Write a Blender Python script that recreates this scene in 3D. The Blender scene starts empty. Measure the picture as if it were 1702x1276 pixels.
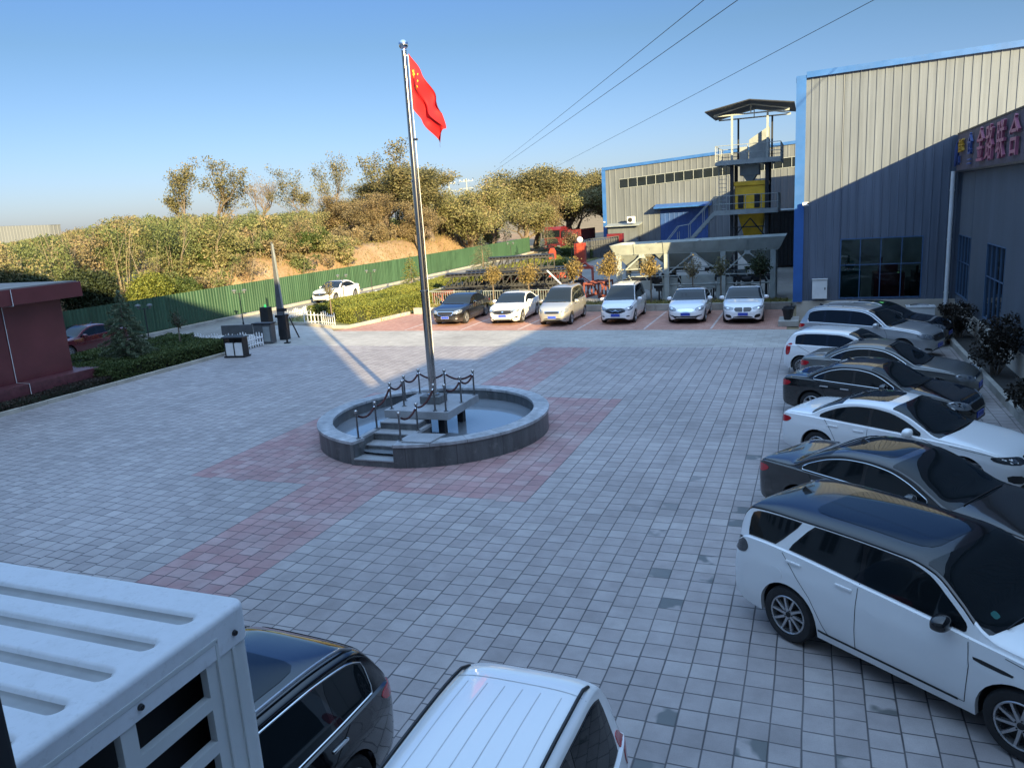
import bpy, bmesh, math, random
import numpy as np
from mathutils import Vector, Matrix
from mathutils.bvhtree import BVHTree
from mathutils.geometry import delaunay_2d_cdt
random.seed(7); RNG = np.random.default_rng(7)
SC = bpy.context.scene
COL = SC.collection
rad = math.radians

# ------------------------------------------------------------------ camera, sky, sun, exposure
cam_d = bpy.data.cameras.new('camera'); cam = bpy.data.objects.new('camera', cam_d); COL.objects.link(cam)
PITCH, ROLL, YAW = rad(12.5), rad(-3.6), rad(21.7)
_f = Vector((-math.sin(YAW)*math.cos(PITCH), math.cos(YAW)*math.cos(PITCH), -math.sin(PITCH)))
_r = Vector((math.cos(YAW), math.sin(YAW), 0)); _u = _r.cross(_f)
_r2 = math.cos(ROLL)*_r + math.sin(ROLL)*_u; _u2 = -math.sin(ROLL)*_r + math.cos(ROLL)*_u
M = Matrix((( _r2.x, _u2.x, -_f.x, 0), (_r2.y, _u2.y, -_f.y, 0), (_r2.z, _u2.z, -_f.z, 5.6), (0, 0, 0, 1)))
cam.matrix_world = M
cam_d.sensor_width = 36; cam_d.lens = 36*1280/1702; cam_d.clip_start = .05; cam_d.clip_end = 3000
SC.camera = cam
SUN_EL, SUN_ROT = rad(15.8), math.atan2(.66, -.75)
world = bpy.data.worlds.new('World'); SC.world = world; world.use_nodes = True
wn = world.node_tree.nodes; wl = world.node_tree.links
sky = wn.new('ShaderNodeTexSky'); sky.sky_type = 'NISHITA'; sky.sun_disc = False
sky.sun_elevation = SUN_EL; sky.sun_rotation = SUN_ROT; sky.air_density = 1.0; sky.dust_density = .8; sky.ozone_density = 2.0; sky.altitude = 0
bg = wn['Background']; bg.inputs['Strength'].default_value = .12
# sky tuned by height: dimmed low down, boosted overhead to light the shade
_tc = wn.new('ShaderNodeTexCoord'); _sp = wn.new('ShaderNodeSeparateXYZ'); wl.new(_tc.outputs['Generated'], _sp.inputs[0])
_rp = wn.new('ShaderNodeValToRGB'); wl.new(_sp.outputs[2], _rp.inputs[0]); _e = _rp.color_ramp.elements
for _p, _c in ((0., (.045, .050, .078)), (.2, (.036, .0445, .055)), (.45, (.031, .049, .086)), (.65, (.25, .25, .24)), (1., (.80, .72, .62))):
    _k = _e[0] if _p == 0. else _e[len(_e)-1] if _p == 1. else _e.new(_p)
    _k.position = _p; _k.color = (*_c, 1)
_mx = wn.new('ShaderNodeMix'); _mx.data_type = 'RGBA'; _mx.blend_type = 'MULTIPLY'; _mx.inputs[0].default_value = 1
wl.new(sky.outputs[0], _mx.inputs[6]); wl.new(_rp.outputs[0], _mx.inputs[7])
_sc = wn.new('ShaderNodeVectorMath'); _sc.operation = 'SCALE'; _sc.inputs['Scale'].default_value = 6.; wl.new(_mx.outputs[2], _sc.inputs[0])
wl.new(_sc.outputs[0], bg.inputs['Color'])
sun_d = bpy.data.lights.new('sun', 'SUN'); sun = bpy.data.objects.new('sun', sun_d); COL.objects.link(sun)
sun_d.energy = 4.8; sun_d.angle = rad(.53); sun_d.color = (1, .79, .42)
_d = Vector((-.66*math.cos(SUN_EL), .75*math.cos(SUN_EL), -math.sin(SUN_EL)))
sun.rotation_euler = _d.to_track_quat('-Z', 'Y').to_euler(); sun.location = (20, -20, 40)
SC.view_settings.view_transform = 'Standard'; SC.view_settings.look = 'None'
SC.view_settings.exposure = 1.7; SC.view_settings.gamma = 1
try:
    SC.cycles.max_bounces = 6; SC.cycles.transparent_max_bounces = 6; SC.cycles.diffuse_bounces = 3
except Exception: pass

# ------------------------------------------------------------------ object helpers
def tag(o, label=None, cat=None, group=None, kind=None):
    if label: o['label'] = label
    if cat: o['category'] = cat
    if group: o['group'] = group
    if kind: o['kind'] = kind
    return o
def link(o, parent=None):
    COL.objects.link(o)
    if parent: o.parent = parent
    return o
def empty(name, loc, rz=0, label=None, cat=None, group=None):
    o = bpy.data.objects.new(name, None); COL.objects.link(o)
    o.location = loc; o.rotation_euler = (0, 0, rz); o.empty_display_size = .2
    return tag(o, label, cat, group)
def children(o): return [c for c in bpy.data.objects if c.parent == o]
def copy_tree(o, parent=None):
    c = o.copy(); COL.objects.link(c)
    if parent: c.parent = parent
    for ch in KIDS.get(o.name, []):
        copy_tree2(ch, c)
    return c
KIDS = {}
def copy_tree2(o, parent):
    c = o.copy(); COL.objects.link(c); c.parent = parent
    for ch in KIDS.get(o.name, []): copy_tree2(ch, c)
def adopt(parent, child): KIDS.setdefault(parent.name, []).append(child)

class MB:
    """collects shapes, builds ONE mesh object"""
    def __init__(s): s.v = []; s.f = []; s.m = []
    def add(s, vs, fs, mi=0):
        n = len(s.v); s.v += [tuple(v) for v in vs]; s.f += [tuple(i+n for i in f) for f in fs]; s.m += [mi]*len(fs); return s
    def box(s, x0, x1, y0, y1, z0, z1, mi=0):
        vs = [(x, y, z) for z in (z0, z1) for y in (y0, y1) for x in (x0, x1)]
        return s.add(vs, [(0,2,3,1),(4,5,7,6),(0,1,5,4),(2,6,7,3),(0,4,6,2),(1,3,7,5)], mi)
    def bbox(s, x0, x1, y0, y1, z0, z1, b=.01, mi=0):   # box with bevelled edges
        bm = bmesh.new(); bmesh.ops.create_cube(bm, size=1)
        for v in bm.verts: v.co = Vector(((x0+x1)/2+v.co.x*(x1-x0), (y0+y1)/2+v.co.y*(y1-y0), (z0+z1)/2+v.co.z*(z1-z0)))
        bmesh.ops.bevel(bm, geom=bm.edges[:], offset=b, segments=2, affect='EDGES', profile=.7)
        bm.verts.index_update(); s.add([v.co[:] for v in bm.verts], [[v.index for v in f.verts] for f in bm.faces], mi); bm.free(); return s
    def prism(s, poly, z0, z1, mi=0):      # xy polygon extruded in z
        n = len(poly)
        a = sum(poly[i][0]*poly[(i+1)%n][1]-poly[(i+1)%n][0]*poly[i][1] for i in range(n))
        if a < 0: poly = poly[::-1]
        vs = [(p[0], p[1], z0) for p in poly]+[(p[0], p[1], z1) for p in poly]
        fs = [tuple(range(n-1, -1, -1)), tuple(range(n, 2*n))]+[(i, (i+1)%n, n+(i+1)%n, n+i) for i in range(n)]
        return s.add(vs, fs, mi)
    def extr(s, poly3, d, mi=0):           # 3d polygon extruded by a vector
        n = len(poly3); d = Vector(d); P = [Vector(p) for p in poly3]
        vs = P+[p+d for p in P]
        fs = [tuple(range(n-1, -1, -1)), tuple(range(n, 2*n))]+[(i, (i+1)%n, n+(i+1)%n, n+i) for i in range(n)]
        return s.add([v[:] for v in vs], fs, mi)
    def tube(s, pts, r, n=8, mi=0, caps=True):
        pts = [Vector(p) for p in pts]; rs = r if isinstance(r, (list, tuple)) else [r]*len(pts)
        base = len(s.v); rings = []; up = None
        for i, p in enumerate(pts):
            t = (pts[min(i+1, len(pts)-1)]-pts[max(i-1, 0)]).normalized()
            if up is None:
                up = Vector((0, 0, 1)) if abs(t.z) < .9 else Vector((1, 0, 0))
            a = t.cross(up)
            if a.length < 1e-6: a = t.orthogonal()
            a.normalize(); b = a.cross(t).normalized(); up = b
            rings.append([(p+(a*math.cos(k*2*math.pi/n)+b*math.sin(k*2*math.pi/n))*rs[i])[:] for k in range(n)])
        vs = [v for ring in rings for v in ring]; fs = []
        for i in range(len(pts)-1):
            for k in range(n): fs.append((i*n+k, i*n+(k+1)%n, (i+1)*n+(k+1)%n, (i+1)*n+k))
        if caps: fs += [tuple(range(n-1, -1, -1)), tuple((len(pts)-1)*n+k for k in range(n))]
        return s.add(vs, fs, mi)
    def bar(s, a, b, w, h, mi=0):          # rectangular bar between two points
        a, b = Vector(a), Vector(b); t = (b-a).normalized()
        u = t.cross(Vector((0, 0, 1)))
        if u.length < 1e-4: u = Vector((1, 0, 0))
        u.normalize(); v = u.cross(t)
        P = [a+u*w/2*i+v*h/2*j for i, j in ((-1,-1),(1,-1),(1,1),(-1,1))]
        return s.extr([p[:] for p in P], b-a, mi)
    def lathe(s, prof, c=(0,0,0), n=24, mi=0, axis='z'):
        vs = []; fs = []; m = len(prof)
        for k in range(n):
            a = 2*math.pi*k/n; ca, sa = math.cos(a), math.sin(a)
            for r, z in prof:
                p = (r*ca, r*sa, z)
                if axis == 'y': p = (r*ca, z, r*sa)
                if axis == 'x': p = (z, r*ca, r*sa)
                vs.append((p[0]+c[0], p[1]+c[1], p[2]+c[2]))
        for k in range(n):
            for i in range(m-1):
                fs.append((k*m+i, ((k+1)%n)*m+i, ((k+1)%n)*m+i+1, k*m+i+1))
        return s.add(vs, fs, mi)
    def build(s, name, mats, parent=None, smooth=False, recalc=True):
        me = bpy.data.meshes.new(name); me.from_pydata(s.v, [], s.f)
        for m in (mats if isinstance(mats, (list, tuple)) else [mats]): me.materials.append(m)
        me.polygons.foreach_set('material_index', s.m)
        if recalc:
            bm = bmesh.new(); bm.from_mesh(me); bmesh.ops.recalc_face_normals(bm, faces=bm.faces); bm.to_mesh(me); bm.free()
        if smooth:
            me.polygons.foreach_set('use_smooth', [True]*len(me.polygons))
            try: me.set_sharp_from_angle(angle=rad(smooth if smooth is not True else 38))
            except Exception: pass
        me.update()
        o = bpy.data.objects.new(name, me); link(o, parent)
        if parent: adopt(parent, o)
        return o

# ------------------------------------------------------------------ material helpers
class NT:
    def __init__(s, name):
        s.mat = bpy.data.materials.new(name); s.mat.use_nodes = True
        s.t = s.mat.node_tree; s.n = s.t.nodes; s.b = s.n['Principled BSDF']
    def new(s, t, **k):
        n = s.n.new(t)
        for a, v in k.items(): setattr(n, a, v)
        return n
    def put(s, sock, v):
        if hasattr(v, 'is_output') or isinstance(v, bpy.types.NodeSocket): s.t.links.new(v, sock)
        else: sock.default_value = v
    def math(s, op, a, b=0., c=0.):
        n = s.new('ShaderNodeMath', operation=op)
        s.put(n.inputs[0], a); s.put(n.inputs[1], b)
        if op in ('MULTIPLY_ADD', 'COMPARE'): s.put(n.inputs[2], c)
        return n.outputs[0]
    def mix(s, f, a, b, mode='MIX'):
        n = s.new('ShaderNodeMix', data_type='RGBA', blend_type=mode)
        s.put(n.inputs[0], f); s.put(n.inputs[6], a); s.put(n.inputs[7], b); return n.outputs[2]
    def noise(s, vec, scale, detail=4., rough=.55):
        n = s.new('ShaderNodeTexNoise'); s.put(n.inputs['Vector'], vec)
        n.inputs['Scale'].default_value = scale; n.inputs['Detail'].default_value = detail; n.inputs['Roughness'].default_value = rough
        return n.outputs['Fac']
    def ramp(s, f, stops):
        n = s.new('ShaderNodeValToRGB'); s.put(n.inputs[0], f); e = n.color_ramp.elements
        while len(e) < len(stops): e.new(.5)
        for i, (p, c) in enumerate(stops): e[i].position = p; e[i].color = (*c, 1) if len(c) == 3 else c
        return n.outputs['Color']
    def mapr(s, v, a, b, c=0., d=1.):
        n = s.new('ShaderNodeMapRange'); s.put(n.inputs[0], v)
        for i, k in enumerate((a, b, c, d)): n.inputs[i+1].default_value = k
        return n.outputs[0]
    def pos(s): return s.new('ShaderNodeNewGeometry').outputs['Position']
    def obj(s): return s.new('ShaderNodeTexCoord').outputs['Object']
    def sep(s, v):
        n = s.new('ShaderNodeSeparateXYZ'); s.put(n.inputs[0], v); return n.outputs
    def comb(s, x, y, z=0.):
        n = s.new('ShaderNodeCombineXYZ')
        for i, k in enumerate((x, y, z)): s.put(n.inputs[i], k)
        return n.outputs[0]
    def bump(s, h, strength=.3, dist=.01):
        n = s.new('ShaderNodeBump'); n.inputs['Strength'].default_value = strength; n.inputs['Distance'].default_value = dist
        s.put(n.inputs['Height'], h); s.put(s.b.inputs['Normal'], n.outputs[0])
    def set(s, color=None, rough=None, metal=None, coat=None, spec=None):
        if color is not None: s.put(s.b.inputs['Base Color'], (*color, 1) if isinstance(color, tuple) and len(color) == 3 else color)
        if rough is not None: s.put(s.b.inputs['Roughness'], rough)
        if metal is not None: s.put(s.b.inputs['Metallic'], metal)
        if coat is not None: s.b.inputs['Coat Weight'].default_value = coat; s.b.inputs['Coat Roughness'].default_value = .03
        if spec is not None: s.b.inputs['Specular IOR Level'].default_value = spec
        return s

def simple(name, c, rough=.5, metal=0., var=.12, scale=3., coat=0., bump=0., bscale=40.):
    """painted / plain surface with a bit of dirt variation"""
    m = NT(name); p = m.obj()
    if var:
        n = m.noise(p, scale, 5.)
        lo = tuple(x*(1-var) for x in c); hi = tuple(min(1, x*(1+var)) for x in c)
        m.set(m.ramp(n, [(.3, lo), (.7, hi)]), None)
        r = m.mapr(m.noise(p, scale*2.3, 3.), .3, .7, max(.02, rough-.06), min(1, rough+.08)); m.set(None, r)
    else: m.set(c, rough)
    m.set(None, None, metal, coat)
    if bump: m.bump(m.noise(p, bscale, 4.), bump, .01)
    return m.mat
def car_paint(name, c, metal=0., rough=.2):
    m = NT(name); p = m.obj()
    d = m.noise(p, 1.7, 5.)
    dz = m.mapr(m.sep(p)[2], .25, .70, .22, 0.)      # road dust that settled low on the body
    f = m.math('MULTIPLY', dz, m.mapr(d, .3, .7, .3, 1.))
    m.set(m.mix(f, (*c, 1), (.20, .18, .155, 1)), m.math('ADD', rough, m.math('MULTIPLY', f, .35)), metal, 1.)
    return m.mat

MT = {}
def build_materials():
    MT['white_paint'] = car_paint('white_car_paint', (.86, .86, .85))
    MT['black_paint'] = car_paint('black_car_paint', (.004, .004, .005), 0., .1)
    MT['grey_paint'] = car_paint('dark_grey_car_paint', (.036, .034, .033), .4, .16)
    MT['mid_grey_paint'] = car_paint('mid_grey_car_paint', (.16, .165, .16), .5, .32)
    MT['silver_paint'] = car_paint('silver_car_paint', (.46, .47, .48), .6, .33)
    MT['beige_silver_paint'] = car_paint('beige_silver_car_paint', (.44, .42, .38), .5, .33)
    MT['red_paint'] = car_paint('dark_red_car_paint', (.11, .012, .018), .3)
    g = NT('dark_car_glass').set((.008, .011, .013), .03, 0., 0., .42); MT['glass'] = g.mat
    MT['black_trim'] = simple('black_plastic_trim', (.014, .014, .015), .45, 0, .2)
    MT['under'] = simple('black_underbody', (.01, .01, .01), .8, 0, .2)
    MT['gloss_black'] = NT('gloss_black').set((.006, .006, .007), .12, 0, .6).mat
    MT['chrome'] = NT('chrome').set((.78, .79, .8), .12, 1.).mat
    MT['alloy'] = simple('alloy_rim_metal', (.5, .5, .51), .3, .85, .08)
    MT['rubber'] = simple('tyre_rubber', (.018, .018, .019), .75, 0, .25, 6.)
    MT['rim_dark'] = simple('dark_wheel_recess', (.02, .02, .02), .6, .3, .2)
    MT['red_lens'] = NT('red_lamp_lens').set((.42, .012, .02), .12, 0, .8).mat
    MT['head_lens'] = NT('clear_headlamp_lens').set((.26, .28, .30), .12, .4, .9).mat
    MT['dark_lens'] = NT('dark_headlamp_lens').set((.05, .055, .06), .08, .2, .9).mat
    MT['plate_blue'] = simple('blue_number_plate', (.02, .06, .42), .4, 0, .1)
    MT['plate_white'] = simple('white_plate_border', (.75, .75, .75), .5, 0, .05)
    MT['seam'] = NT('panel_gap_dark').set((.012, .012, .013), .9).mat
    MT['stainless'] = NT('polished_stainless_steel').set((.46, .44, .42), .16, 1.).mat
    MT['steel_grey'] = simple('grey_painted_steel', (.27, .30, .30), .5, .1, .18, 2., 0, .05)
    MT['pale_steel'] = simple('pale_grey_green_steel', (.34, .37, .35), .5, .0, .15, 2., 0, .05)
    MT['dark_steel'] = simple('dark_painted_steel', (.03, .032, .036), .5, .3, .25, 3.)
    MT['blue_trim'] = simple('blue_metal_trim', (.028, .11, .33), .42, 0, .14, 1.2)
    MT['blue_door'] = simple('blue_sheet_door', (.022, .065, .22), .5, 0, .15, .8)
    MT['white_steel'] = simple('white_painted_metal', (.72, .72, .70), .42, 0, .08, 3.)
    MT['white_plastic'] = simple('white_plastic', (.78, .78, .77), .45, 0, .06, 6.)
    MT['black_plastic'] = simple('black_plastic', (.012, .012, .013), .5, 0, .2)
    MT['concrete'] = simple('pale_concrete', (.36, .34, .30), .85, 0, .22, 1.5, 0, .2, 30.)
    MT['kerb'] = simple('kerb_stone', (.42, .38, .31), .85, 0, .22, 1.2, 0, .2, 30.)
    MT['tyellow'] = simple('yellow_machine_paint', (.85, .50, .03), .45, 0, .18, 1.5)
    MT['orange_red'] = simple('orange_red_paint', (.40, .055, .028), .5, 0, .2, 2.)
    MT['truck_red'] = simple('truck_red_paint', (.13, .014, .018), .35, 0, .15, 2., .6)
    MT['sign_magenta'] = simple('magenta_sign_letter_face', (.38, .11, .17), .5, 0, .15, 2.)
    MT['sign_yellow'] = simple('yellow_sign_letter_face', (.60, .34, .03), .5, 0, .15, 2.)
    MT['sign_blue'] = simple('blue_sign_letter_face', (.05, .09, .26), .5, 0, .15, 2.)
    MT['twig'] = simple('pale_dry_twigs', (.19, .155, .11), .9, 0, .25, 5.)
    MT['groove_grey'] = simple('pale_roof_groove', (.50, .50, .50), .6)
    MT['post_steel'] = simple('dull_post_steel', (.20, .20, .20), .3, 1., .1, 8.)
    MT['rust'] = simple('rusty_red_steel', (.20, .055, .038), .7, 0, .3, 3.)
    MT['bark'] = simple('tree_bark', (.15, .115, .085), .9, 0, .3, 4., 0, .5, 30.)
    MT['rope'] = simple('dark_red_velvet_rope', (.055, .016, .016), .9, 0, .3, 14., 0, .4, 60.)
    w = NT('window_glass').set((.012, .016, .019), .04, 0, 0., .6); MT['win_glass'] = w.mat

    # ---- courtyard pavers (world metres)
    m = NT('courtyard_pavers'); P = m.pos(); X, Y, Z = m.sep(P)
    U = m.math('DIVIDE', X, .325); iu = m.math('FLOOR', U)
    wn1 = m.new('ShaderNodeTexWhiteNoise', noise_dimensions='1D'); m.put(wn1.inputs['W'], iu)
    wob = m.math('MULTIPLY', m.math('SUBTRACT', m.noise(P, .33, 2.), .5), .3)
    sh = m.math('MULTIPLY', m.math('POWER', wn1.outputs['Value'], 3.), .5)
    V = m.math('ADD', m.math('ADD', m.math('DIVIDE', Y, .312), sh), wob); iv = m.math('FLOOR', V)
    U2 = m.math('ADD', U, m.math('MULTIPLY', m.math('SUBTRACT', m.noise(P, .5, 2.), .5), .12)); 
    fu = m.math('FRACT', U2); iu2 = m.math('FLOOR', U2); fv = m.math('FRACT', V)
    du = m.math('MULTIPLY', m.math('MINIMUM', fu, m.math('SUBTRACT', 1., fu)), .325)
    dv = m.math('MULTIPLY', m.math('MINIMUM', fv, m.math('SUBTRACT', 1., fv)), .312)
    dj = m.math('MINIMUM', du, dv)
    wj = m.mapr(m.noise(P, 1.3, 3.), .3, .7, .0085, .0165)
    joint = m.math('SUBTRACT', 1., m.new_smooth(dj, wj) if hasattr(m, 'new_smooth') else m.math('MINIMUM', 1., m.math('POWER', m.math('DIVIDE', dj, wj), 2.)))
    cell = m.comb(iu2, iv, 0.)
    wn = m.new('ShaderNodeTexWhiteNoise', noise_dimensions='3D'); m.put(wn.inputs['Vector'], cell)
    rnd = wn.outputs['Value']; rc = m.sep(wn.outputs['Color'])
    # red pattern: square ring with four arms, decided per tile centre
    cxm = m.math('MULTIPLY', m.math('ADD', iu2, .5), .325); cym = m.math('MULTIPLY', m.math('ADD', iv, .2), .312)
    ax = m.math('ABSOLUTE', m.math('ADD', cxm, 9.4)); ay = m.math('ABSOLUTE', m.math('SUBTRACT', cym, 17.6))
    sq = m.math('MULTIPLY', m.math('LESS_THAN', ax, 4.2), m.math('LESS_THAN', ay, 4.3))
    arm1 = m.math('MULTIPLY', m.math('LESS_THAN', m.math('ABSOLUTE', m.math('ADD', cxm, 9.35)), .98), m.math('LESS_THAN', m.math('ABSOLUTE', m.math('SUBTRACT', cym, 17.2)), 13.))
    red = m.math('MAXIMUM', sq, arm1)
    red = m.math('MULTIPLY', red, m.mapr(m.noise(P, .8, 3.), .25, .55, .55, 1.))
    grey = m.ramp(rnd, [(0., (.308, .275, .265)), (.3, (.35, .313, .301)), (.8, (.37, .333, .32)), (1., (.408, .37, .352))])
    redc = m.ramp(rnd, [(0., (.34, .19, .185)), (.5, (.38, .225, .215)), (1., (.42, .29, .275))])
    col = m.mix(red, grey, redc)
    big = m.mapr(m.noise(P, .16, 5.), .3, .7, .80, 1.14); med = m.mapr(m.noise(P, 2.6, 5., .65), .28, .72, .84, 1.1)
    mul = m.math('MULTIPLY', big, med)
    fine = m.mapr(m.noise(P, 70., 3., .7), .2, .8, .86, 1.12); mul = m.math('MULTIPLY', mul, fine)
    col = m.mix(1., col, m.comb(mul, mul, mul), 'MULTIPLY')
    # sunken tiles that hold water, wet part with an uneven edge
    wet = m.math('MULTIPLY', m.math('GREATER_THAN', rc[1], .935), m.math('MULTIPLY', m.mapr(m.noise(P, 2.2, 2.), .46, .53, 0., .85), m.mapr(m.math('SUBTRACT', X, m.math('MULTIPLY', Y, .14)), -5.4, -3.4, .015, 1.)))
    stain = m.mapr(m.noise(P, .55, 6., .7), .62, .75, 0., .35)
    col = m.mix(stain, col, (.13, .125, .12, 1)); col = m.mix(wet, col, (.085, .095, .09, 1))
    col = m.mix(m.math('MULTIPLY', joint, m.mapr(m.noise(P, .7, 3.), .3, .7, .7, 1.)), col, (.026, .026, .029, 1))
    m.set(col, m.math('SUBTRACT', m.mapr(med, .8, 1.1, .78, .6), m.math('MULTIPLY', wet, .3)))
    tilt = m.math('MULTIPLY', m.math('MULTIPLY', m.math('SUBTRACT', fu, .5), m.math('SUBTRACT', rc[0], .5)), .5)
    h = m.math('ADD', m.math('MULTIPLY', joint, -.55), m.math('ADD', m.math('MULTIPLY', fine, .18), m.math('ADD', tilt, m.math('MULTIPLY', rnd, .35))))
    m.bump(h, .55, .012); MT['pavers'] = m.mat

    def strip(name, c1, c2, tx, ty, jc):
        m = NT(name); P = m.pos(); X, Y, Z = m.sep(P)
        U = m.math('DIVIDE', X, tx); V = m.math('DIVIDE', Y, ty); U = m.math('ADD', U, m.math('MULTIPLY', m.math('MODULO', m.math('FLOOR', V), 2.), .5))
        wn = m.new('ShaderNodeTexWhiteNoise', noise_dimensions='3D'); m.put(wn.inputs['Vector'], m.comb(m.math('FLOOR', U), m.math('FLOOR', V)))
        fu, fv = m.math('FRACT', U), m.math('FRACT', V)
        dj = m.math('MINIMUM', m.math('MULTIPLY', m.math('MINIMUM', fu, m.math('SUBTRACT', 1., fu)), tx), m.math('MULTIPLY', m.math('MINIMUM', fv, m.math('SUBTRACT', 1., fv)), ty))
        j = m.mapr(dj, .002, .012, 1., 0.)
        col = m.mix(wn.outputs['Value'], (*c1, 1), (*c2, 1))
        mul = m.math('MULTIPLY', m.mapr(m.noise(P, .3, 5.), .3, .7, .82, 1.14), m.mapr(m.noise(P, 3., 5.), .3, .7, .9, 1.08))
        col = m.mix(1., col, m.comb(mul, mul, mul), 'MULTIPLY'); col = m.mix(m.math('MULTIPLY', j, .6), col, (*jc, 1))
        st = m.mapr(m.noise(P, .5, 6., .7), .58, .72, 0., .4); col = m.mix(st, col, (.14, .12, .105, 1))
        m.set(col, .8); m.bump(m.math('SUBTRACT', m.noise(P, 40., 3.), j), .3, .008); return m.mat
    MT['road_pavers'] = strip('pale_road_pavers', (.36, .335, .30), (.42, .395, .355), .6, .3, (.16, .15, .13))
    MT['red_bricks'] = strip('red_parking_bricks', (.40, .185, .13), (.50, .28, .21), .2, .1, (.16, .09, .07))
    def ground(name, c1, c2, sc, bump=.4):
        m = NT(name); P = m.pos()
        col = m.ramp(m.noise(P, sc, 8., .6), [(.32, c1), (.68, c2)])
        f = m.mapr(m.noise(P, sc*14, 5.), .2, .8, .75, 1.2); col = m.mix(1., col, m.comb(f, f, f), 'MULTIPLY')
        m.set(col, .92); m.bump(m.noise(P, sc*20, 5.), bump, .03); return m.mat
    MT['asphalt'] = ground('old_concrete_road', (.19, .175, .155), (.27, .25, .22), .25, .2)
    MT['earth'] = ground('dry_earth_and_grass', (.20, .15, .08), (.30, .22, .12), .12)
    MT['soil'] = ground('planting_soil', (.055, .05, .03), (.13, .12, .055), .8)
    MT['turf'] = ground('dry_short_turf', (.10, .12, .035), (.19, .18, .07), .8)
    MT['bank'] = ground('orange_clay_bank', (.24, .145, .075), (.35, .245, .15), .35, .7)

    # ---- profiled wall sheet
    def sheet(name, c, streak=.18):
        m = NT(name); P = m.pos(); X, Y, Z = m.sep(P)
        st = m.noise(m.comb(m.math('MULTIPLY', X, 5.), m.math('MULTIPLY', Y, 5.), m.math('MULTIPLY', Z, .22)), 1., 5.)
        mul = m.math('MULTIPLY', m.mapr(st, .3, .7, 1-streak, 1+streak*.6), m.mapr(m.noise(P, .35, 4.), .3, .7, .92, 1.06))
        # one sheet differs a little from the next
        wn = m.new('ShaderNodeTexWhiteNoise', noise_dimensions='1D'); m.put(wn.inputs['W'], m.math('FLOOR', m.math('DIVIDE', m.math('ADD', X, m.math('MULTIPLY', Y, 1.7)), .93)))
        mul = m.math('MULTIPLY', mul, m.mapr(wn.outputs['Value'], 0., 1., .95, 1.05))
        m.set(m.mix(1., (*c, 1), m.comb(mul, mul, mul), 'MULTIPLY'), m.mapr(st, .3, .7, .38, .55)); return m.mat
    MT['beige_sheet'] = sheet('beige_profiled_sheet', (.113, .138, .180))
    MT['grey_sheet'] = sheet('grey_beige_profiled_sheet', (.115, .131, .148))
    MT['wing_sheet'] = sheet('fine_ribbed_grey_sheet', (.12, .14, .165), .12)
    MT['roof_sheet'] = sheet('roof_sheet', (.30, .33, .36))
    MT['green_sheet'] = sheet('green_fence_sheet', (.034, .085, .046), .3)
    MT['maroon'] = simple('maroon_cladding', (.13, .032, .035), .35, 0, .16, 1.1)
    MT['maroon_dark'] = simple('maroon_stone_ledge', (.12, .04, .045), .4, 0, .3, 6.)
    # ---- granite of the pool
    m = NT('dark_granite_facing'); P = m.obj(); X, Y, Z = m.sep(P)
    st = m.noise(m.comb(m.math('MULTIPLY', X, 6.), m.math('MULTIPLY', Y, 6.), m.math('MULTIPLY', Z, .8)), 1., 6.)
    col = m.ramp(st, [(.25, (.045, .05, .055)), (.5, (.09, .097, .10)), (.75, (.17, .175, .175))])
    col = m.mix(m.mapr(m.noise(P, 60., 3.), .4, .7, 0., .5), col, (.20, .21, .21, 1))
    m.set(col, .38); MT['granite_dark'] = m.mat
    m = NT('pale_granite_coping'); P = m.obj(); n1 = m.noise(P, 90., 3.)
    col = m.ramp(n1, [(.3, (.22, .23, .24)), (.7, (.40, .41, .42))]); f = m.mapr(m.noise(P, 1.6, 6.), .3, .7, .75, 1.12)
    m.set(m.mix(1., col, m.comb(f, f, f), 'MULTIPLY'), .42); MT['granite_pale'] = m.mat
    for nm, base, nj, ph in (('coping_ring', (.33, .34, .35), 22, .0), ('basin_ring', (.085, .092, .096), 16, .4)):
        m = NT(nm+'_granite'); P = m.obj(); X, Y, Z = m.sep(P)
        an = m.math('ADD', m.math('MULTIPLY', m.math('ARCTAN2', Y, X), nj/(2*math.pi)), ph+50.); fr = m.math('FRACT', an); ed = m.math('MINIMUM', fr, m.math('SUBTRACT', 1., fr))
        wn = m.new('ShaderNodeTexWhiteNoise', noise_dimensions='1D'); m.put(wn.inputs['W'], m.math('FLOOR', an))
        st = m.noise(m.comb(m.math('MULTIPLY', X, 5.), m.math('MULTIPLY', Y, 5.), m.math('MULTIPLY', Z, .7)), 1., 6.)
        mul = m.math('MULTIPLY', m.mapr(st, .3, .7, .62, 1.35), m.mapr(wn.outputs['Value'], 0., 1., .82, 1.18)); mul = m.math('MULTIPLY', mul, m.mapr(m.noise(P, 70., 3.), .3, .7, .85, 1.15))
        col = m.mix(1., (*base, 1), m.comb(mul, mul, mul), 'MULTIPLY'); col = m.mix(m.mapr(ed, .003, .009, .85, 0.), col, (.03, .03, .03, 1))
        pale = m.mapr(m.noise(P, 3.1, 6., .7), .58, .70, 0., .45); col = m.mix(pale, col, (.26, .26, .25, 1)); m.set(col, .4); MT[nm] = m.mat
    m = NT('still_pool_water'); P = m.obj(); m.set((.30, .34, .38), .03, .45, 0, .5); m.b.inputs['IOR'].default_value = 1.5; m.bump(m.noise(P, 9., 3.), .06, .01); MT['water'] = m.mat
    m = NT('red_flag_cloth'); m.set((.40, .004, .010), .8); MT['flag_red'] = m.mat
    MT['flag_yellow'] = simple('yellow_flag_cloth', (.85, .62, .03), .75, 0, .05)

    MT['gutter_grime'] = simple('grimy_pressed_groove', (.36, .36, .355), .7, 0, .2, 12.)
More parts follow.
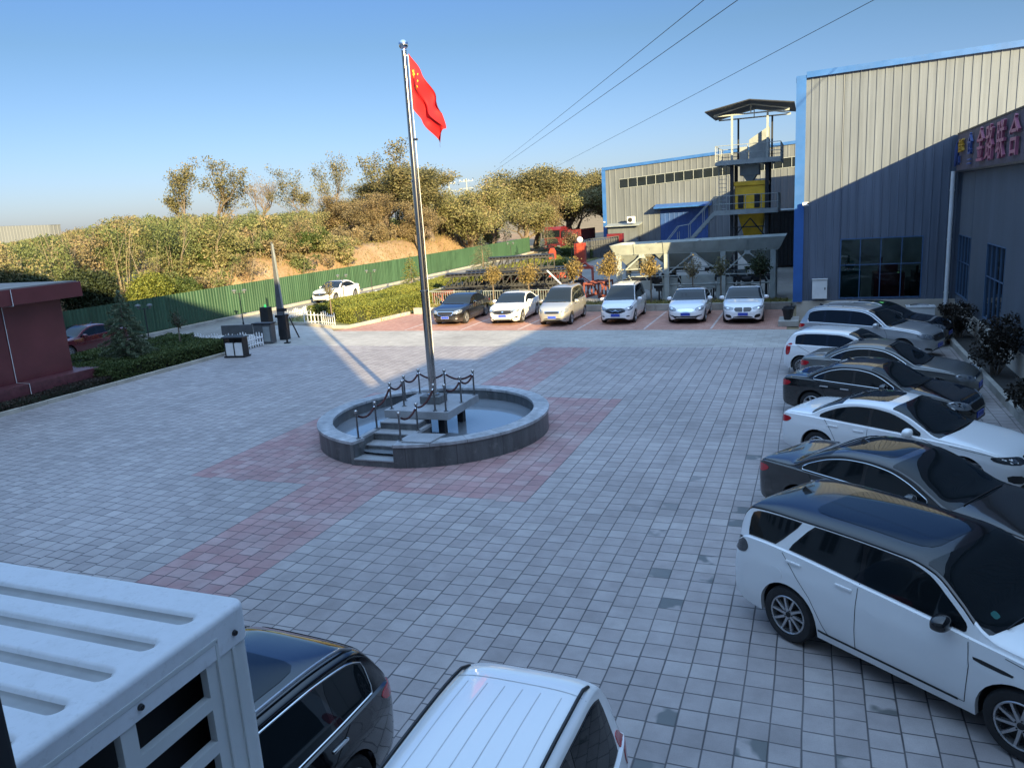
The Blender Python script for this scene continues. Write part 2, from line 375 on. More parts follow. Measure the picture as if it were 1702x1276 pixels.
    # ---- leaves: colour picked per leaf
    def leaf(name, stops, trans=.35):
        m = NT(name); g = m.new('ShaderNodeNewGeometry'); P = g.outputs['Position']
        f = m.math('ADD', m.math('MULTIPLY', g.outputs['Random Per Island'], .55), m.math('MULTIPLY', m.mapr(m.noise(P, .32, 3.), .28, .72, 0., 1.), .45))
        col = m.ramp(f, stops); m.set(col, .62, 0, 0, .3)
        tr = m.new('ShaderNodeBsdfTranslucent'); m.put(tr.inputs[0], col)
        mx = m.new('ShaderNodeMixShader'); mx.inputs[0].default_value = trans
        m.t.links.new(m.b.outputs[0], mx.inputs[1]); m.t.links.new(tr.outputs[0], mx.inputs[2])
        m.t.links.new(mx.outputs[0], m.n['Material Output'].inputs['Surface']); return m.mat
    MT['leaf_thicket'] = leaf('thicket_leaves', [(.05, (0.088, 0.100, 0.040)), (.3, (0.177, 0.183, 0.073)), (.55, (0.254, 0.242, 0.106)), (.75, (0.313, 0.266, 0.136)), (.95, (0.354, 0.242, 0.147))])
    MT['leaf_thicket_green'] = leaf('greener_thicket_leaves', [(.05, (.06, .085, .03)), (.4, (.13, .16, .06)), (.75, (.20, .225, .09)), (.95, (.27, .26, .12))])
    MT['leaf_olive'] = leaf('olive_tree_leaves', [(.05, (0.065, 0.072, 0.034)), (.4, (0.143, 0.140, 0.065)), (.7, (0.227, 0.202, 0.098)), (.95, (0.312, 0.247, 0.130))])
    MT['leaf_dry'] = leaf('dry_brown_leaves', [(.05, (0.125, 0.106, 0.060)), (.5, (0.231, 0.188, 0.100)), (.95, (0.350, 0.250, 0.144))])
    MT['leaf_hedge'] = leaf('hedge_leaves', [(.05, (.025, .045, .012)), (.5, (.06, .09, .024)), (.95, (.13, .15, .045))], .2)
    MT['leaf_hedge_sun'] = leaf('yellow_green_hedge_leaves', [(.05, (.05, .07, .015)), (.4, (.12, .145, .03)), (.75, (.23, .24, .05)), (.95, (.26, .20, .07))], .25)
    MT['leaf_dark'] = leaf('dark_shrub_leaves', [(.05, (.016, .026, .012)), (.6, (.04, .055, .022)), (.95, (.09, .10, .04))], .15)
    MT['leaf_red_dark'] = leaf('dark_reddish_leaves', [(.05, (.02, .018, .012)), (.6, (.045, .035, .025)), (.95, (.09, .05, .035))], .15)
    MT['leaf_spruce'] = leaf('spruce_needles', [(.05, (.04, .065, .035)), (.5, (.095, .13, .07)), (.95, (.19, .22, .13))], .15)
    MT['leaf_yellow'] = leaf('orange_yellow_leaves', [(.05, (.15, .11, .04)), (.5, (.26, .19, .07)), (.95, (.37, .29, .125))], .35)
    MT['leaf_grass'] = leaf('dry_grass_blades', [(.05, (.12, .12, .03)), (.5, (.22, .19, .06)), (.95, (.34, .26, .11))], .25)
build_materials()

# ================================================================== CARS
def pchip(pts):
    xs = np.array([p[0] for p in pts], float); ys = np.array([p[1] for p in pts], float)
    h = np.diff(xs); d = np.diff(ys)/h; m = np.zeros(len(xs))
    for i in range(1, len(xs)-1):
        if d[i-1]*d[i] > 0:
            w1, w2 = 2*h[i]+h[i-1], h[i]+2*h[i-1]; m[i] = (w1+w2)/(w1/d[i-1]+w2/d[i])
    m[0], m[-1] = d[0], d[-1]
    def f(x):
        x = min(max(x, xs[0]), xs[-1]); i = min(int(np.searchsorted(xs, x, 'right'))-1, len(h)-1)
        t = (x-xs[i])/h[i]; t2, t3 = t*t, t*t*t
        return float((2*t3-3*t2+1)*ys[i]+(t3-2*t2+t)*h[i]*m[i]+(-2*t3+3*t2)*ys[i+1]+(t3-t2)*h[i]*m[i+1])
    return f

def dense(poly, t=.10):
    out = []
    for i in range(len(poly)):
        a, b = Vector(poly[i]), Vector(poly[(i+1) % len(poly)]); out += [tuple(a.lerp(b, t)), tuple(a.lerp(b, .5)), tuple(a.lerp(b, 1-t))]
    return out
def chaikin(pts, n=2, keep=()):
    P = [Vector(p) for p in pts]
    for _ in range(n):
        Q = []
        for i in range(len(P)):
            a, b = P[i], P[(i+1) % len(P)]; Q += [a*.78+b*.22, a*.22+b*.78]
        P = Q
    return [tuple(p) for p in P]

# side-view curves: x in metres from the rear bumper
KIND = {
 'sedan': dict(L=4.88, W=1.86, H=1.46, R=.335, rx=.98, fx=3.93,
   top=[(0,.74),(.03,.86),(.09,.98),(.2,1.045),(.5,1.075),(.72,1.085),(1.05,1.255),(1.4,1.39),(1.75,1.45),(2.1,1.46),(2.5,1.425),(2.8,1.335),(3.15,1.16),(3.42,1.03),(3.75,.985),(4.3,.905),(4.66,.80),(4.8,.70),(4.88,.56)],
   belt=[(0,.72),(.06,.90),(.2,.97),(.7,.985),(1.6,.965),(3.3,.915),(4.1,.865),(4.5,.79),(4.75,.67),(4.88,.52)],
   bot=[(0,.42),(.15,.27),(.5,.2),(4.4,.18),(4.75,.2),(4.88,.30)],
   win=(1.0,3.2,2.08), ws=(2.48,3.48), rw=(.80,1.45), quarter=1.30),
 'hatch': dict(L=4.0, W=1.70, H=1.46, R=.31, rx=.66, fx=3.14,
   top=[(0,.70),(.03,.86),(.07,1.0),(.16,1.16),(.35,1.36),(.7,1.44),(1.2,1.46),(1.8,1.45),(2.1,1.40),(2.5,1.22),(2.82,1.05),(3.1,1.0),(3.6,.90),(3.85,.76),(3.96,.64),(4.0,.54)],
   belt=[(0,.68),(.06,.86),(.2,.95),(.7,.97),(2.7,.93),(3.2,.88),(3.7,.78),(3.9,.66),(4.0,.50)],
   bot=[(0,.42),(.12,.27),(.4,.2),(3.6,.19),(3.88,.22),(4.0,.32)],
   win=(.42,2.62,1.42), ws=(2.02,2.88), rw=None, quarter=None),
 'suv': dict(L=4.6, W=1.90, H=1.72, R=.37, rx=.95, fx=3.70,
   top=[(0,.82),(.03,.98),(.08,1.12),(.2,1.34),(.36,1.56),(.6,1.66),(1.2,1.715),(1.8,1.72),(2.3,1.69),(2.6,1.61),(2.95,1.38),(3.25,1.17),(3.5,1.13),(4.1,1.05),(4.4,.93),(4.54,.80),(4.6,.66)],
   belt=[(0,.80),(.05,.97),(.16,1.06),(.6,1.10),(2.0,1.085),(3.1,1.05),(3.7,1.0),(4.2,.90),(4.48,.76),(4.6,.62)],
   bot=[(0,.5),(.12,.34),(.45,.26),(4.1,.25),(4.48,.28),(4.6,.40)],
   win=(.42,3.06,1.92), ws=(2.48,3.30), rw=None, quarter=1.02),
 'mpv': dict(L=4.5, W=1.72, H=1.76, R=.32, rx=.82, fx=3.60,
   top=[(0,.84),(.03,1.02),(.08,1.2),(.2,1.50),(.32,1.65),(.6,1.73),(1.4,1.76),(2.2,1.745),(2.55,1.67),(3.0,1.40),(3.42,1.13),(3.75,1.05),(4.2,.93),(4.4,.80),(4.47,.68),(4.5,.56)],
   belt=[(0,.80),(.05,.98),(.16,1.03),(.6,1.04),(2.6,1.0),(3.3,.96),(3.8,.90),(4.25,.80),(4.42,.68),(4.5,.52)],
   bot=[(0,.45),(.12,.3),(.45,.22),(4.0,.21),(4.38,.24),(4.5,.34)],
   win=(.38,3.18,2.12), ws=(2.42,3.50), rw=None, quarter=1.22),
}
def scaled(kind, **kw):
    k = dict(KIND[kind]); L, W, H = kw.get('L', k['L']), kw.get('W', k['W']), kw.get('H', k['H'])
    sx, sz = L/k['L'], H/k['H']
    for c in ('top', 'belt', 'bot'): k[c] = [(x*sx, z*(sz if c != 'bot' else 1)) for x, z in k[c]]
    for c in ('win', 'ws', 'rw'):
        if k[c]: k[c] = tuple(x*sx for x in k[c])
    if k['quarter']: k['quarter'] *= sx
    k['rx'] *= sx; k['fx'] *= sx
    k.update(kw); k['L'], k['W'], k['H'] = L, W, H; k['kind'] = kind; k['sz'] = sz
    return k

_wheel_cache = {}
def wheel_meshes(R, style):
    key = (R, style)
    if key in _wheel_cache: return _wheel_cache[key]
    rr = R*.69; w = .105
    t = MB(); t.lathe([(rr, -w), (rr+.02, -w-.008), (R-.03, -w-.004), (R-.008, -w+.03), (R, -w+.07), (R, w-.07), (R-.008, w-.03), (R-.03, w+.004), (rr+.02, w+.008), (rr, w)], n=40, axis='y')
    tm = t.build('tyre_proto', MT['rubber'], None, True)
    r = MB()
    r.lathe([(rr, -w), (rr, w-.005), (rr-.012, w+.004), (rr-.026, w-.004), (rr-.03, w-.05), (rr-.03, -w)], n=40, axis='y', mi=0)
    r.lathe([(0.001, w-.075), (rr-.03, w-.085)], n=32, axis='y', mi=1)
    n, wd, tw = {'ten': (10, .030, .10), 'five': (5, .060, .0), 'multi': (14, .018, .0), 'seven': (7, .05, .05), 'double': (10, .026, .0)}[style]
    for i in range(n):
        a = 2*math.pi*i/n + (.16*(1 if i % 2 else -1) if style == 'double' else 0)
        ca, sa = math.cos(a), math.sin(a)
        def P(rad_, off, y):
            ang = a+tw*rad_/rr; c2, s2 = math.cos(ang), math.sin(ang)
            return (rad_*c2-off*s2, y, rad_*s2+off*c2)
        for k in range(4):
            r0, r1 = .03+(rr-.05)*k/4, .03+(rr-.05)*(k+1)/4
            a0, a1 = wd*(1.15-.3*k/4), wd*(1.15-.3*(k+1)/4)
            y0, y1 = w-.022+.012*(k/4), w-.022+.012*((k+1)/4)
            vs = [P(r0,-a0/2,y0),P(r0,a0/2,y0),P(r1,a1/2,y1),P(r1,-a1/2,y1),P(r0,-a0*.7,y0-.035),P(r0,a0*.7,y0-.035),P(r1,a1*.7,y1-.035),P(r1,-a1*.7,y1-.035)]
            r.add(vs, [(0,1,2,3),(0,4,5,1),(1,5,6,2),(2,6,7,3),(3,7,4,0)], 0)
    r.lathe([(0.001, w-.008), (.03, w-.008), (.036, w-.014), (.04, w-.05)], n=16, axis='y', mi=1)
    for i in range(5):
        a = 2*math.pi*(i+.5)/5; r.lathe([(0.001, w-.014), (.009, w-.014), (.009, w-.04)], c=(.056*math.cos(a), 0, .056*math.sin(a)), n=8, axis='y', mi=1)
    rm = r.build('rim_proto', [MT['alloy'], MT['rim_dark']], None, 30)
    out = (tm.data, rm.data)
    for o in (tm, rm): bpy.data.objects.remove(o)
    out[0].name = 'tyre'; out[1].name = 'rim'
    _wheel_cache[key] = out
    return out

def make_car(label, cat, spec, paint, loc, heading, name='parked_car', group=None, rim='five', chrome=False, rails=None, roofmat=None, sunroof=False,
             clad=False, fascia='plain', tail='wrap', plate=True, fin=True, dark_head=False, glassroof=False, tail_up=0.):
    """loc = ground centre of the car, heading = angle of its nose; local x runs from the rear (0) to the nose (L)"""
    S = spec; L, W, H, R = S['L'], S['W'], S['H'], S['R']; hw = W/2
    top, belt, bot = pchip(S['top']), pchip(S['belt']), pchip(S['bot'])
    bw = S.get('boxy', 0)
    wpl = pchip([(0, hw*.66), (.02, hw*.76), (.06, hw*.84), (.14, hw*.905), (.3, hw*.95), (.6, hw*.985), (1.1, hw), (L-1.3, hw), (L-.75, hw*.97), (L-.42, hw*.92), (L-.2, hw*.83), (L-.09, hw*.72), (L-.03, hw*.58), (L, hw*.44)])
    if S.get('boxy'): wpl = pchip([(0, hw*.82), (.02, hw*.875), (.06, hw*.92), (.14, hw*.955), (.3, hw*.975), (.6, hw*.99), (1.1, hw), (L-1.3, hw), (L-.7, hw*.985), (L-.4, hw*.95), (L-.2, hw*.88), (L-.09, hw*.79), (L-.03, hw*.68), (L, hw*.55)])
    arches = [(S['rx'], R+.055), (S['fx'], R+.055)]
    sk = S['sz']
    NS, NR = 12, 12
    def zbot(x):
        z = bot(x)
        for xc, ra in arches:
            if abs(x-xc) < ra: z = max(z, R+math.sqrt(max(0, ra*ra-(x-xc)**2))*1.0)
        return z
    def side_y(x, z):                      # half width of the lower body at height z
        be = belt(x); q = (z-.22)/max(.05, be-.22)
        f = 1-.075*max(0, (.5-q)/.5)**2-.028*max(0, (q-.62)/.38)**1.4
        f += .006*math.exp(-((q-.74)/.06)**2) - .010*math.exp(-((q-.42)/.16)**2)
        return wpl(x)*f
    def upper(x):
        be = belt(x); zt = max(top(x), be+.012); h = zt-be; ws = side_y(x, be)
        r = min(S.get('rr', .11), .8*h); hs = h-r
        tl = S.get('tumble', .30)
        yb = ws-.012-.03*min(1, h/.3)-tl*max(0, hs)
        return be, zt, ws, r, yb, be+hs
    def section(x):
        zb = zbot(x); be, zt, ws, r, yb, zB = upper(x)
        if zb > be-.04: zb = be-.04
        pts = [(0., zb), (side_y(x, zb)*.5, zb), (side_y(x, zb)*.93, zb)]
        for i in range(NS): 
            z = zb+(be-zb)*(i/(NS-1))**.9; pts.append((side_y(x, z), z))
        pts.append((ws-.012-.02*min(1, (zt-be)/.3), be+min(.014, .2*(zt-be))))
        ya, za = pts[-1]
        for k in (.33, .66, 1.): pts.append((ya*(1-k)+yb*k, za*(1-k)+zB*k))
        ex = .62
        for i in range(1, NR+1):
            a = math.pi/2*i/NR; y = yb*max(0, math.cos(a))**ex; z = zB+r*(math.sin(a)**.72 if i < NR else 1.)
            pts.append((y, z))
        return pts
    xs = set(np.concatenate([np.linspace(0, .35, 12)**1, np.linspace(.35, L-.5, 58), np.linspace(L-.5, L, 16)]).round(4))
    xs |= {.008, .02, L-.008, L-.02}
    for xc, ra in arches:
        for k in range(15): xs.add(round(xc-ra*.9995*math.cos(math.pi*k/14), 4))
        xs |= {round(xc-ra-.003, 4), round(xc+ra+.003, 4)}
    xs = sorted(x for x in xs if 0 <= x <= L)
    xs = [x for i, x in enumerate(xs) if i == 0 or x-xs[i-1] > .0019]
    v = []; f = []; mi = []; npt = len(section(1.)); ring = 2*npt-2
    for x in xs:
        p = section(x)
        for y, z in p: v.append((x, y, z))
        for y, z in p[-2:0:-1]: v.append((x, -y, z))
    roof_from = 3+NS+3
    for i in range(len(xs)-1):
        xm = (xs[i]+xs[i+1])/2
        for k in range(ring):
            k2 = (k+1) % ring
            f.append((i*ring+k, (i+1)*ring+k, (i+1)*ring+k2, i*ring+k2))
            kk = min(k, ring-1-k); m = 0
            if kk < 2: m = 1
            elif clad and kk < 2+3 : m = 1
            elif roofmat and kk >= roof_from and S['ws'][0]-.9*0 > -1 and xm < S['ws'][1]+.05 and top(xm) > belt(xm)+.22: m = 2
            mi.append(m)
    f.append(tuple(range(ring))); mi.append(0); f.append(tuple((len(xs)-1)*ring+k for k in range(ring-1, -1, -1))); mi.append(0)
    root = empty(name, loc, heading, label, cat, group)
    off = Vector((-L/2, 0, 0))
    mb = MB(); mb.v = [(a-L/2, b, c) for a, b, c in v]; mb.f = f; mb.m = mi
    body = mb.build('body', [MT[paint], MT['under'], MT[roofmat or paint]], root, 32)
    bvh = BVHTree.FromPolygons([Vector(p) for p in mb.v], [tuple(q) for q in f])
    # ---- projecting flat outlines onto the body
    def caster(mode, ang=0.):
        if mode == 'side':  return lambda u, w, s: (Vector((u-L/2, s*4, w)), Vector((0, -s, 0)))
        if mode == 'top':   return lambda u, w, s: (Vector((u-L/2, w, 5)), Vector((0, 0, -1)))
        ca, sa = math.cos(ang), math.sin(ang)
        # mode 'end': ang measured from +x towards the +y side; u = distance along the horizontal axis
        def fn(u, w, s):
            d = Vector((ca, s*sa, 0)); hz = Vector((-sa, s*ca, 0)); return d*6+hz*u+Vector((0, 0, w)), -d
        return fn
    def cast(fn, u, w, s, offs):
        o, d = fn(u, w, s); h = bvh.ray_cast(o, d)
        if h[0] is None:
            h = bvh.find_nearest(o+d*(6-hw if abs(d.x) > .1 else 3.2))
        n = h[1]
        if n.dot(d) > 0: n = -n
        return h[0]+n*offs, n
    def patch(name_, mat, poly, fn, sides=(1, -1), offs=.004, sp=.05, rnd=2, merge=False, parent=None, thick=.007):
        obs = []; acc = MB()
        for s in sides:
            P = chaikin(poly, rnd) if rnd else list(poly); B = []
            for i in range(len(P)):
                a, b = Vector(P[i]), Vector(P[(i+1) % len(P)]); n = max(1, int((b-a).length/sp))
                B += [a.lerp(b, k/n) for k in range(n)]
            xs_, ys_ = [p[0] for p in B], [p[1] for p in B]
            pts = [Vector(p) for p in B]
            gx = np.arange(min(xs_)+sp*.5, max(xs_), sp); gy = np.arange(min(ys_)+sp*.5, max(ys_), sp)
            pts += [Vector((a, b)) for a in gx for b in gy]
            vo, _, fo, _, _, _ = delaunay_2d_cdt(pts, [], [list(range(len(B)))], 1, 1e-5)
            co = []; no = []
            for p in vo:
                c, n = cast(fn, p[0], p[1], s, offs); co.append(c); no.append(n)
            fs = [tuple(q) for q in fo]
            ec = {}
            for q in fs:
                for i in range(len(q)):
                    e = (q[i], q[(i+1) % len(q)]); ec[e] = 1
            bd = [e for e in ec if (e[1], e[0]) not in ec]
            n0 = len(co); mp = {}
            for e in bd:
                for k in e:
                    if k not in mp: mp[k] = len(co); co.append(co[k]-no[k]*thick)
            fs += [(a, mp[a], mp[b], b) for a, b in bd]
            mb_ = acc if merge else MB(); mb_.add([c[:] for c in co], fs)
            if not merge: obs.append(mb_.build(name_, MT[mat], parent or root, 50))
        if merge: obs.append(acc.build(name_, MT[mat], parent or root, 50))
        return obs
    def ribbon(acc, line, fn, s, w=.008, offs=.0025, sp=.05):
        pts = []
        for i in range(len(line)-1):
            a, b = Vector(line[i]), Vector(line[i+1]); n = max(1, int((b-a).length/sp))
            pts += [a.lerp(b, k/n) for k in range(n)]
        pts.append(Vector(line[-1])); vs = []; 
        for i, p in enumerate(pts):
            t = (pts[min(i+1, len(pts)-1)]-pts[max(i-1, 0)]).normalized(); q = Vector((-t[1], t[0]))*w/2
            for g in (p+q, p-q): vs.append(cast(fn, g[0], g[1], s, offs)[0][:])
        acc.add(vs, [(2*i, 2*i+1, 2*i+3, 2*i+2) for i in range(len(pts)-1)])
    side, topc = caster('side'), caster('top')
    # ---- side glass
    x0, x1, xb = S['win']; q = S['quarter']
    def wup(x): return min(upper(min(max(x+d, 0), L))[5] for d in (-.07, 0, .07))-.008
    def wlo(x): return belt(x)+.028
    N = 26; xx = [x0+(x1-x0)*i/N for i in range(N+1)]
    band = [(x, wlo(x)) for x in xx]+[(x, max(wlo(x)+.004, wup(x))) for x in reversed(xx)]
    # drop the slivers at both ends
    lo_ = [x for x in xx if wup(x)-wlo(x) > .03]; xa_, xz_ = lo_[0], lo_[-1]
    xx = [xa_+(xz_-xa_)*i/N for i in range(N+1)]
    tp = [(x, wup(x)) for x in reversed(xx)]
    band = [(x, wlo(x)) for x in xx]+tp
    ins = .018
    def bandpoly(al, au, bl, bu, ins):
        n = max(5, int((max(bl, bu)-min(al, au))/.1)); lo = [al+(bl-al)*i/n for i in range(n+1)]; up = [au+(bu-au)*i/n for i in range(n+1)]
        pr = [(a, b) for a, b in zip(lo, up) if wup(b)-wlo(a) > 2.2*ins+.01]
        return [(a, wlo(a)+ins) for a, b in pr]+[(b, wup(b)-ins) for a, b in reversed(pr)]
    def glass(al, au, bl, bu):
        poly = bandpoly(al, au, bl, bu, ins)
        if len(poly) > 3: patch('side_window', 'glass', poly, side, offs=.006, rnd=1)
    sp_ = S.get('split')
    if sp_:                                # body coloured pillar between door glass and quarter glass
        xl, xh, wd_ = sp_
        for p_ in (bandpoly(xa_, xa_+.0, xl, xh, 0.), bandpoly(xl+wd_, xh+wd_*.8, xz_, xz_, 0.)): patch('window_surround', 'gloss_black', p_, side, offs=.003, rnd=1)
        glass(xb+.03, xb+.03, xz_-.02, xz_-.02); glass(xl+wd_+.03, xh+wd_*.8+.03, xb-.03, xb-.03); glass(xa_+.02, xa_+.02, xl-.03, xh-.03)
    else:
        patch('window_surround', 'gloss_black', band, side, offs=.003, rnd=1)
        glass(xb+.03, xb+.03, xz_-.02, xz_-.02)
        if q: glass(q+.03, q+.03, xb-.03, xb-.03); glass(xa_+.02, xa_+.02, q-.03, q-.03)
        else: glass(xa_+.02, xa_+.02, xb-.03, xb-.03)
    if chrome:
        for s in (1, -1):
            cb = MB(); line = [cast(side, p[0], p[1], s, .006)[0] for p in chaikin(band, 1)]; line.append(line[0]); cb.tube([p[:] for p in line], .0085, 5, 0, False)
            cb.build('window_chrome_strip', MT['chrome'], root, True)
    # ---- windscreen and rear window
    def topglass(nm, xa, xz, shr=.055, bow=.10, fwd=1):
        n = 10; X = [xa+(xz-xa)*i/n for i in range(n+1)]
        L_, R_ = [], []
        for x in X:
            yb = upper(x)[4]; L_.append((x, yb-shr*.6))
        e = L_[-1] if fwd > 0 else L_[0]; o_ = L_[0] if fwd > 0 else L_[-1]
        cur = [(e[0]+fwd*bow*(1-(k/6)**2), e[1]*k/6) for k in range(5, -6, -1)]
        cur2 = [(o_[0]+fwd*.05*(1-(k/6)**2), o_[1]*k/6) for k in range(5, -6, -1)]
        if fwd > 0: poly = L_+cur+[(x, -y) for x, y in reversed(L_)]+[(x, y) for x, y in reversed(cur2)]
        else: poly = L_+[(x, y) for x, y in cur2]+[(x, -y) for x, y in reversed(L_)]+[(x, y) for x, y in reversed(cur)]
        if fwd < 0: poly = L_+cur2+[(x, -y) for x, y in reversed(L_)]+list(reversed(cur))
        return patch(nm, 'glass', poly, topc, sides=(1,), offs=.005, rnd=1, sp=.06)
    wsg = topglass('windscreen', S['ws'][0], S['ws'][1])
    wip = MB()
    for a, b in ((-.62, .02), (-.02, .58)):
        ya, yb_ = a*hw/.93, b*hw/.93
        p = [cast(topc, S['ws'][1]+.05-abs(t-.5)*.0-.28*t*0, ya+(yb_-ya)*t, 1, .014)[0] for t in (0, .25, .5, .75, 1.)]
        wip.tube([c[:] for c in p], .008, 5)
    wip.build('wiper', MT['black_plastic'], root)
    if S['rw']: topglass('rear_window', S['rw'][0], S['rw'][1], fwd=-1, bow=.05)
    else:
        z0, z1 = belt(.2)+.05, H-.15; yw = upper(.3)[4]
        back = caster('end', math.pi)
        patch('rear_window', 'glass', [(-yw*1.02, z0), (0, z0-.03), (yw*1.02, z0), (yw*.86, z1), (0, z1+.02), (-yw*.86, z1)], back, sides=(1,), offs=.006, rnd=2)
    # ---- sunroof
    if sunroof or glassroof:
        a, b = (S['ws'][0]-1.02, S['ws'][0]-.18) if sunroof else (max(1.0, S['rw'][1]+.05 if S['rw'] else .9), S['ws'][0]-.08)
        y = upper((a+b)/2)[4]*.72
        patch('sunroof', 'glass', dense([(a, -y), (b, -y*.95), (b, y*.95), (a, y)]), topc, sides=(1,), offs=.004, rnd=1, sp=.08)
    # ---- panel gaps
    g = MB()
    for s in (1, -1):
        zlo = bot(xb)+.11
        ribbon(g, [(xb, belt(xb)+.02), (xb-.02, zlo+.25), (xb-.01, zlo)], side, s)
        fe = S['fx']-R-.16; ribbon(g, [(min(xz_+.04, L-1.), belt(xz_)+.0), (fe+.03, .8), (fe, zlo)], side, s)
        re = S['rx']+.12; ribbon(g, [(xa_+.10 if q is None else (q-.16), belt(xa_)-.005), (S['rx']+R*.72+.06, .76), (S['rx']+R+.14, zlo+.1), (S['rx']+R+.22, zlo), (fe, zlo)], side, s)
        bx = S['ws'][1]+.18
        ribbon(g, [(bx, belt(bx)-.025), (L-.5, belt(L-.5)-.02), (L-.24, belt(L-.24)-.015)], side, s, .007)
    front = caster('end', 0.)
    g.build('panel_gaps', MT['seam'], root, recalc=False)
    # ---- handles, mirrors
    for s in (1, -1):
        for hx in (xb+.16-.34, (q or xa_+.3)+.02) if S['kind'] != 'hatch' else (xb+.02,):
            z = belt(hx)-.10; c, n = cast(side, hx, z, s, .0)
            h = MB(); h.bbox(c.x-.11, c.x+.11, c.y-.02, c.y+.02, c.z-.016, c.z+.016, .012); o = h.build('door_handle', MT['chrome' if chrome else paint], root, True)
    for s in (1, -1):
        mx = xz_-.20; z = belt(mx)+.09; c, n = cast(side, mx, belt(mx)+.03, s, 0)
        m_ = bmesh.new(); bmesh.ops.create_icosphere(m_, subdivisions=3, radius=1)
        for v_ in m_.verts:
            a = v_.co; a = Vector([math.copysign(abs(k)**.72, k) for k in a])
            v_.co = Vector((c.x-.0+a.x*.085*(1.25 if a.x > 0 else .8), c.y+s*(.145+a.y*s*.12), z+a.z*.085*(1-.15*a.y*s)))
        mb2 = MB(); m_.verts.index_update(); mb2.add([v_.co[:] for v_ in m_.verts], [[v_.index for v_ in f_.verts] for f_ in m_.faces])
        mb2.bar((c.x, c.y-s*.03, c.z+.0), (c.x, c.y+s*.1, z-.02), .06, .03); m_.free()
        mb2.build('wing_mirror', MT[roofmat or paint], root, 40)
    # ---- lamps and noses
    nf = L-.10
    zl = belt(L-.35)-.07; k_ = hw/.93
    hm = 'dark_lens' if dark_head else 'head_lens'
    fr = caster('end', rad(28))
    def fu(y, x): return -math.sin(rad(28))*(x)+math.cos(rad(28))*y      # horizontal axis of that view
    ue = fu(hw*.93, L/2-.36); ui = fu(hw*.50, L/2-.07)
    hlp = {'bmw': [(ui-.05, zl-.075), (ue, zl-.03), (ue+.07, zl+.065), (ue-.1, zl+.09), (ui-.03, zl+.045)],
           'tall': [(ui+.06, zl-.14), (ue-.02, zl-.10), (ue+.03, zl+.05), (ue-.1, zl+.10), (ui+.02, zl+.0)]}.get(fascia, [(ui-.04, zl-.10), (ue-.04, zl-.07), (ue+.06, zl+.07), (ue-.1, zl+.115), (ui+.02, zl+.03)])
    hl = patch('headlight', hm, hlp, fr, offs=.006, rnd=2)
    for o, s in zip(hl, (1, -1)):
        rf = patch('lamp_reflector', 'chrome', [(ui*.55+ue*.45+.055*math.cos(t), zl+.012+.034*math.sin(t)) for t in np.linspace(0, 2*math.pi, 10)[:-1]], fr, sides=(s,), offs=.0085, rnd=1, parent=o)
    zg = zl-.02
    if fascia == 'bmw':
        for s in (1, -1):
            patch('grille', 'gloss_black', dense([(s*.02, zg-.13), (s*.33, zg-.11), (s*.39, zg-.01), (s*.34, zg+.06), (s*.02, zg+.06)][::s]), front, sides=(1,), offs=.006, rnd=1)
        patch('lower_grille', 'black_trim', [(-.46, .27), (.46, .27), (.40, .38), (-.40, .38)], front, sides=(1,), offs=.005)
        patch('bumper_vent', 'black_trim', [(.48, .28), (.74, .32), (.77, .47), (.53, .44)], front, offs=.005, rnd=1)
    elif fascia == 'chrome_grille':
        patch('grille', 'chrome', dense([(-.40, zg-.15), (.40, zg-.15), (.48, zg+.05), (-.48, zg+.05)]), front, sides=(1,), offs=.006, rnd=1); patch('grille_mesh', 'black_trim', dense([(-.37, zg-.125), (.37, zg-.125), (.44, zg+.025), (-.44, zg+.025)]), front, sides=(1,), offs=.009, rnd=1)
        patch('lower_grille', 'black_trim', [(-.5, .28), (.5, .28), (.46, .38), (-.46, .38)], front, sides=(1,), offs=.005)
        patch('fog_lamp', 'chrome', [(.56, .34), (.68, .34), (.68, .41), (.56, .41)], front, offs=.005)
    elif fascia == 'wide':
        patch('grille', 'black_trim', [(-.56, zg-.05), (-.42, zg-.15), (.42, zg-.15), (.56, zg-.05), (.60, zg+.05), (-.60, zg+.05)], front, sides=(1,), offs=.006, rnd=2)
        patch('lower_grille', 'black_trim', [(-.62, .25), (.62, .25), (.55, .345), (-.55, .345)], front, sides=(1,), offs=.005)
        patch('bumper_vent', 'black_trim', [(.56, .33), (.77, .37), (.76, .46), (.60, .41)], front, offs=.005, rnd=1)
        patch('badge', 'chrome', [(.05*math.cos(t), zg-.03+.035*math.sin(t)) for t in np.linspace(0, 2*math.pi, 10)[:-1]], front, sides=(1,), offs=.01, rnd=1)
    elif fascia == 'smile':
        patch('grille', 'chrome', [(-.34, zg-.12), (0, zg-.16), (.34, zg-.12), (.42, zg+.02), (-.42, zg+.02)], front, sides=(1,), offs=.006, rnd=2)
        patch('lower_grille', 'black_trim', [(-.45, .25), (.45, .25), (.70, .45), (.42, .38), (-.42, .38), (-.70, .45)], front, sides=(1,), offs=.005, rnd=1)
        patch('fog_lamp', 'head_lens', [(.60, .34), (.74, .40), (.72, .46), (.60, .40)], front, offs=.005, rnd=1)
    elif fascia == 'tall':
        patch('grille', 'chrome', dense([(-.36, zg-.13), (.36, zg-.13), (.40, zg+.0), (-.40, zg+.0)]), front, sides=(1,), offs=.006, rnd=1); patch('grille_mesh', 'black_trim', dense([(-.32, zg-.105), (.32, zg-.105), (.35, zg-.025), (-.35, zg-.025)]), front, sides=(1,), offs=.009, rnd=1)
        patch('lower_grille', 'black_trim', [(-.42, .30), (.42, .30), (.44, .42), (-.44, .42)], front, sides=(1,), offs=.005)
        patch('fog_lamp', 'head_lens', [(.56, .33), (.66, .33), (.66, .42), (.56, .42)], front, offs=.005)
    elif fascia == 'mpv_grille':
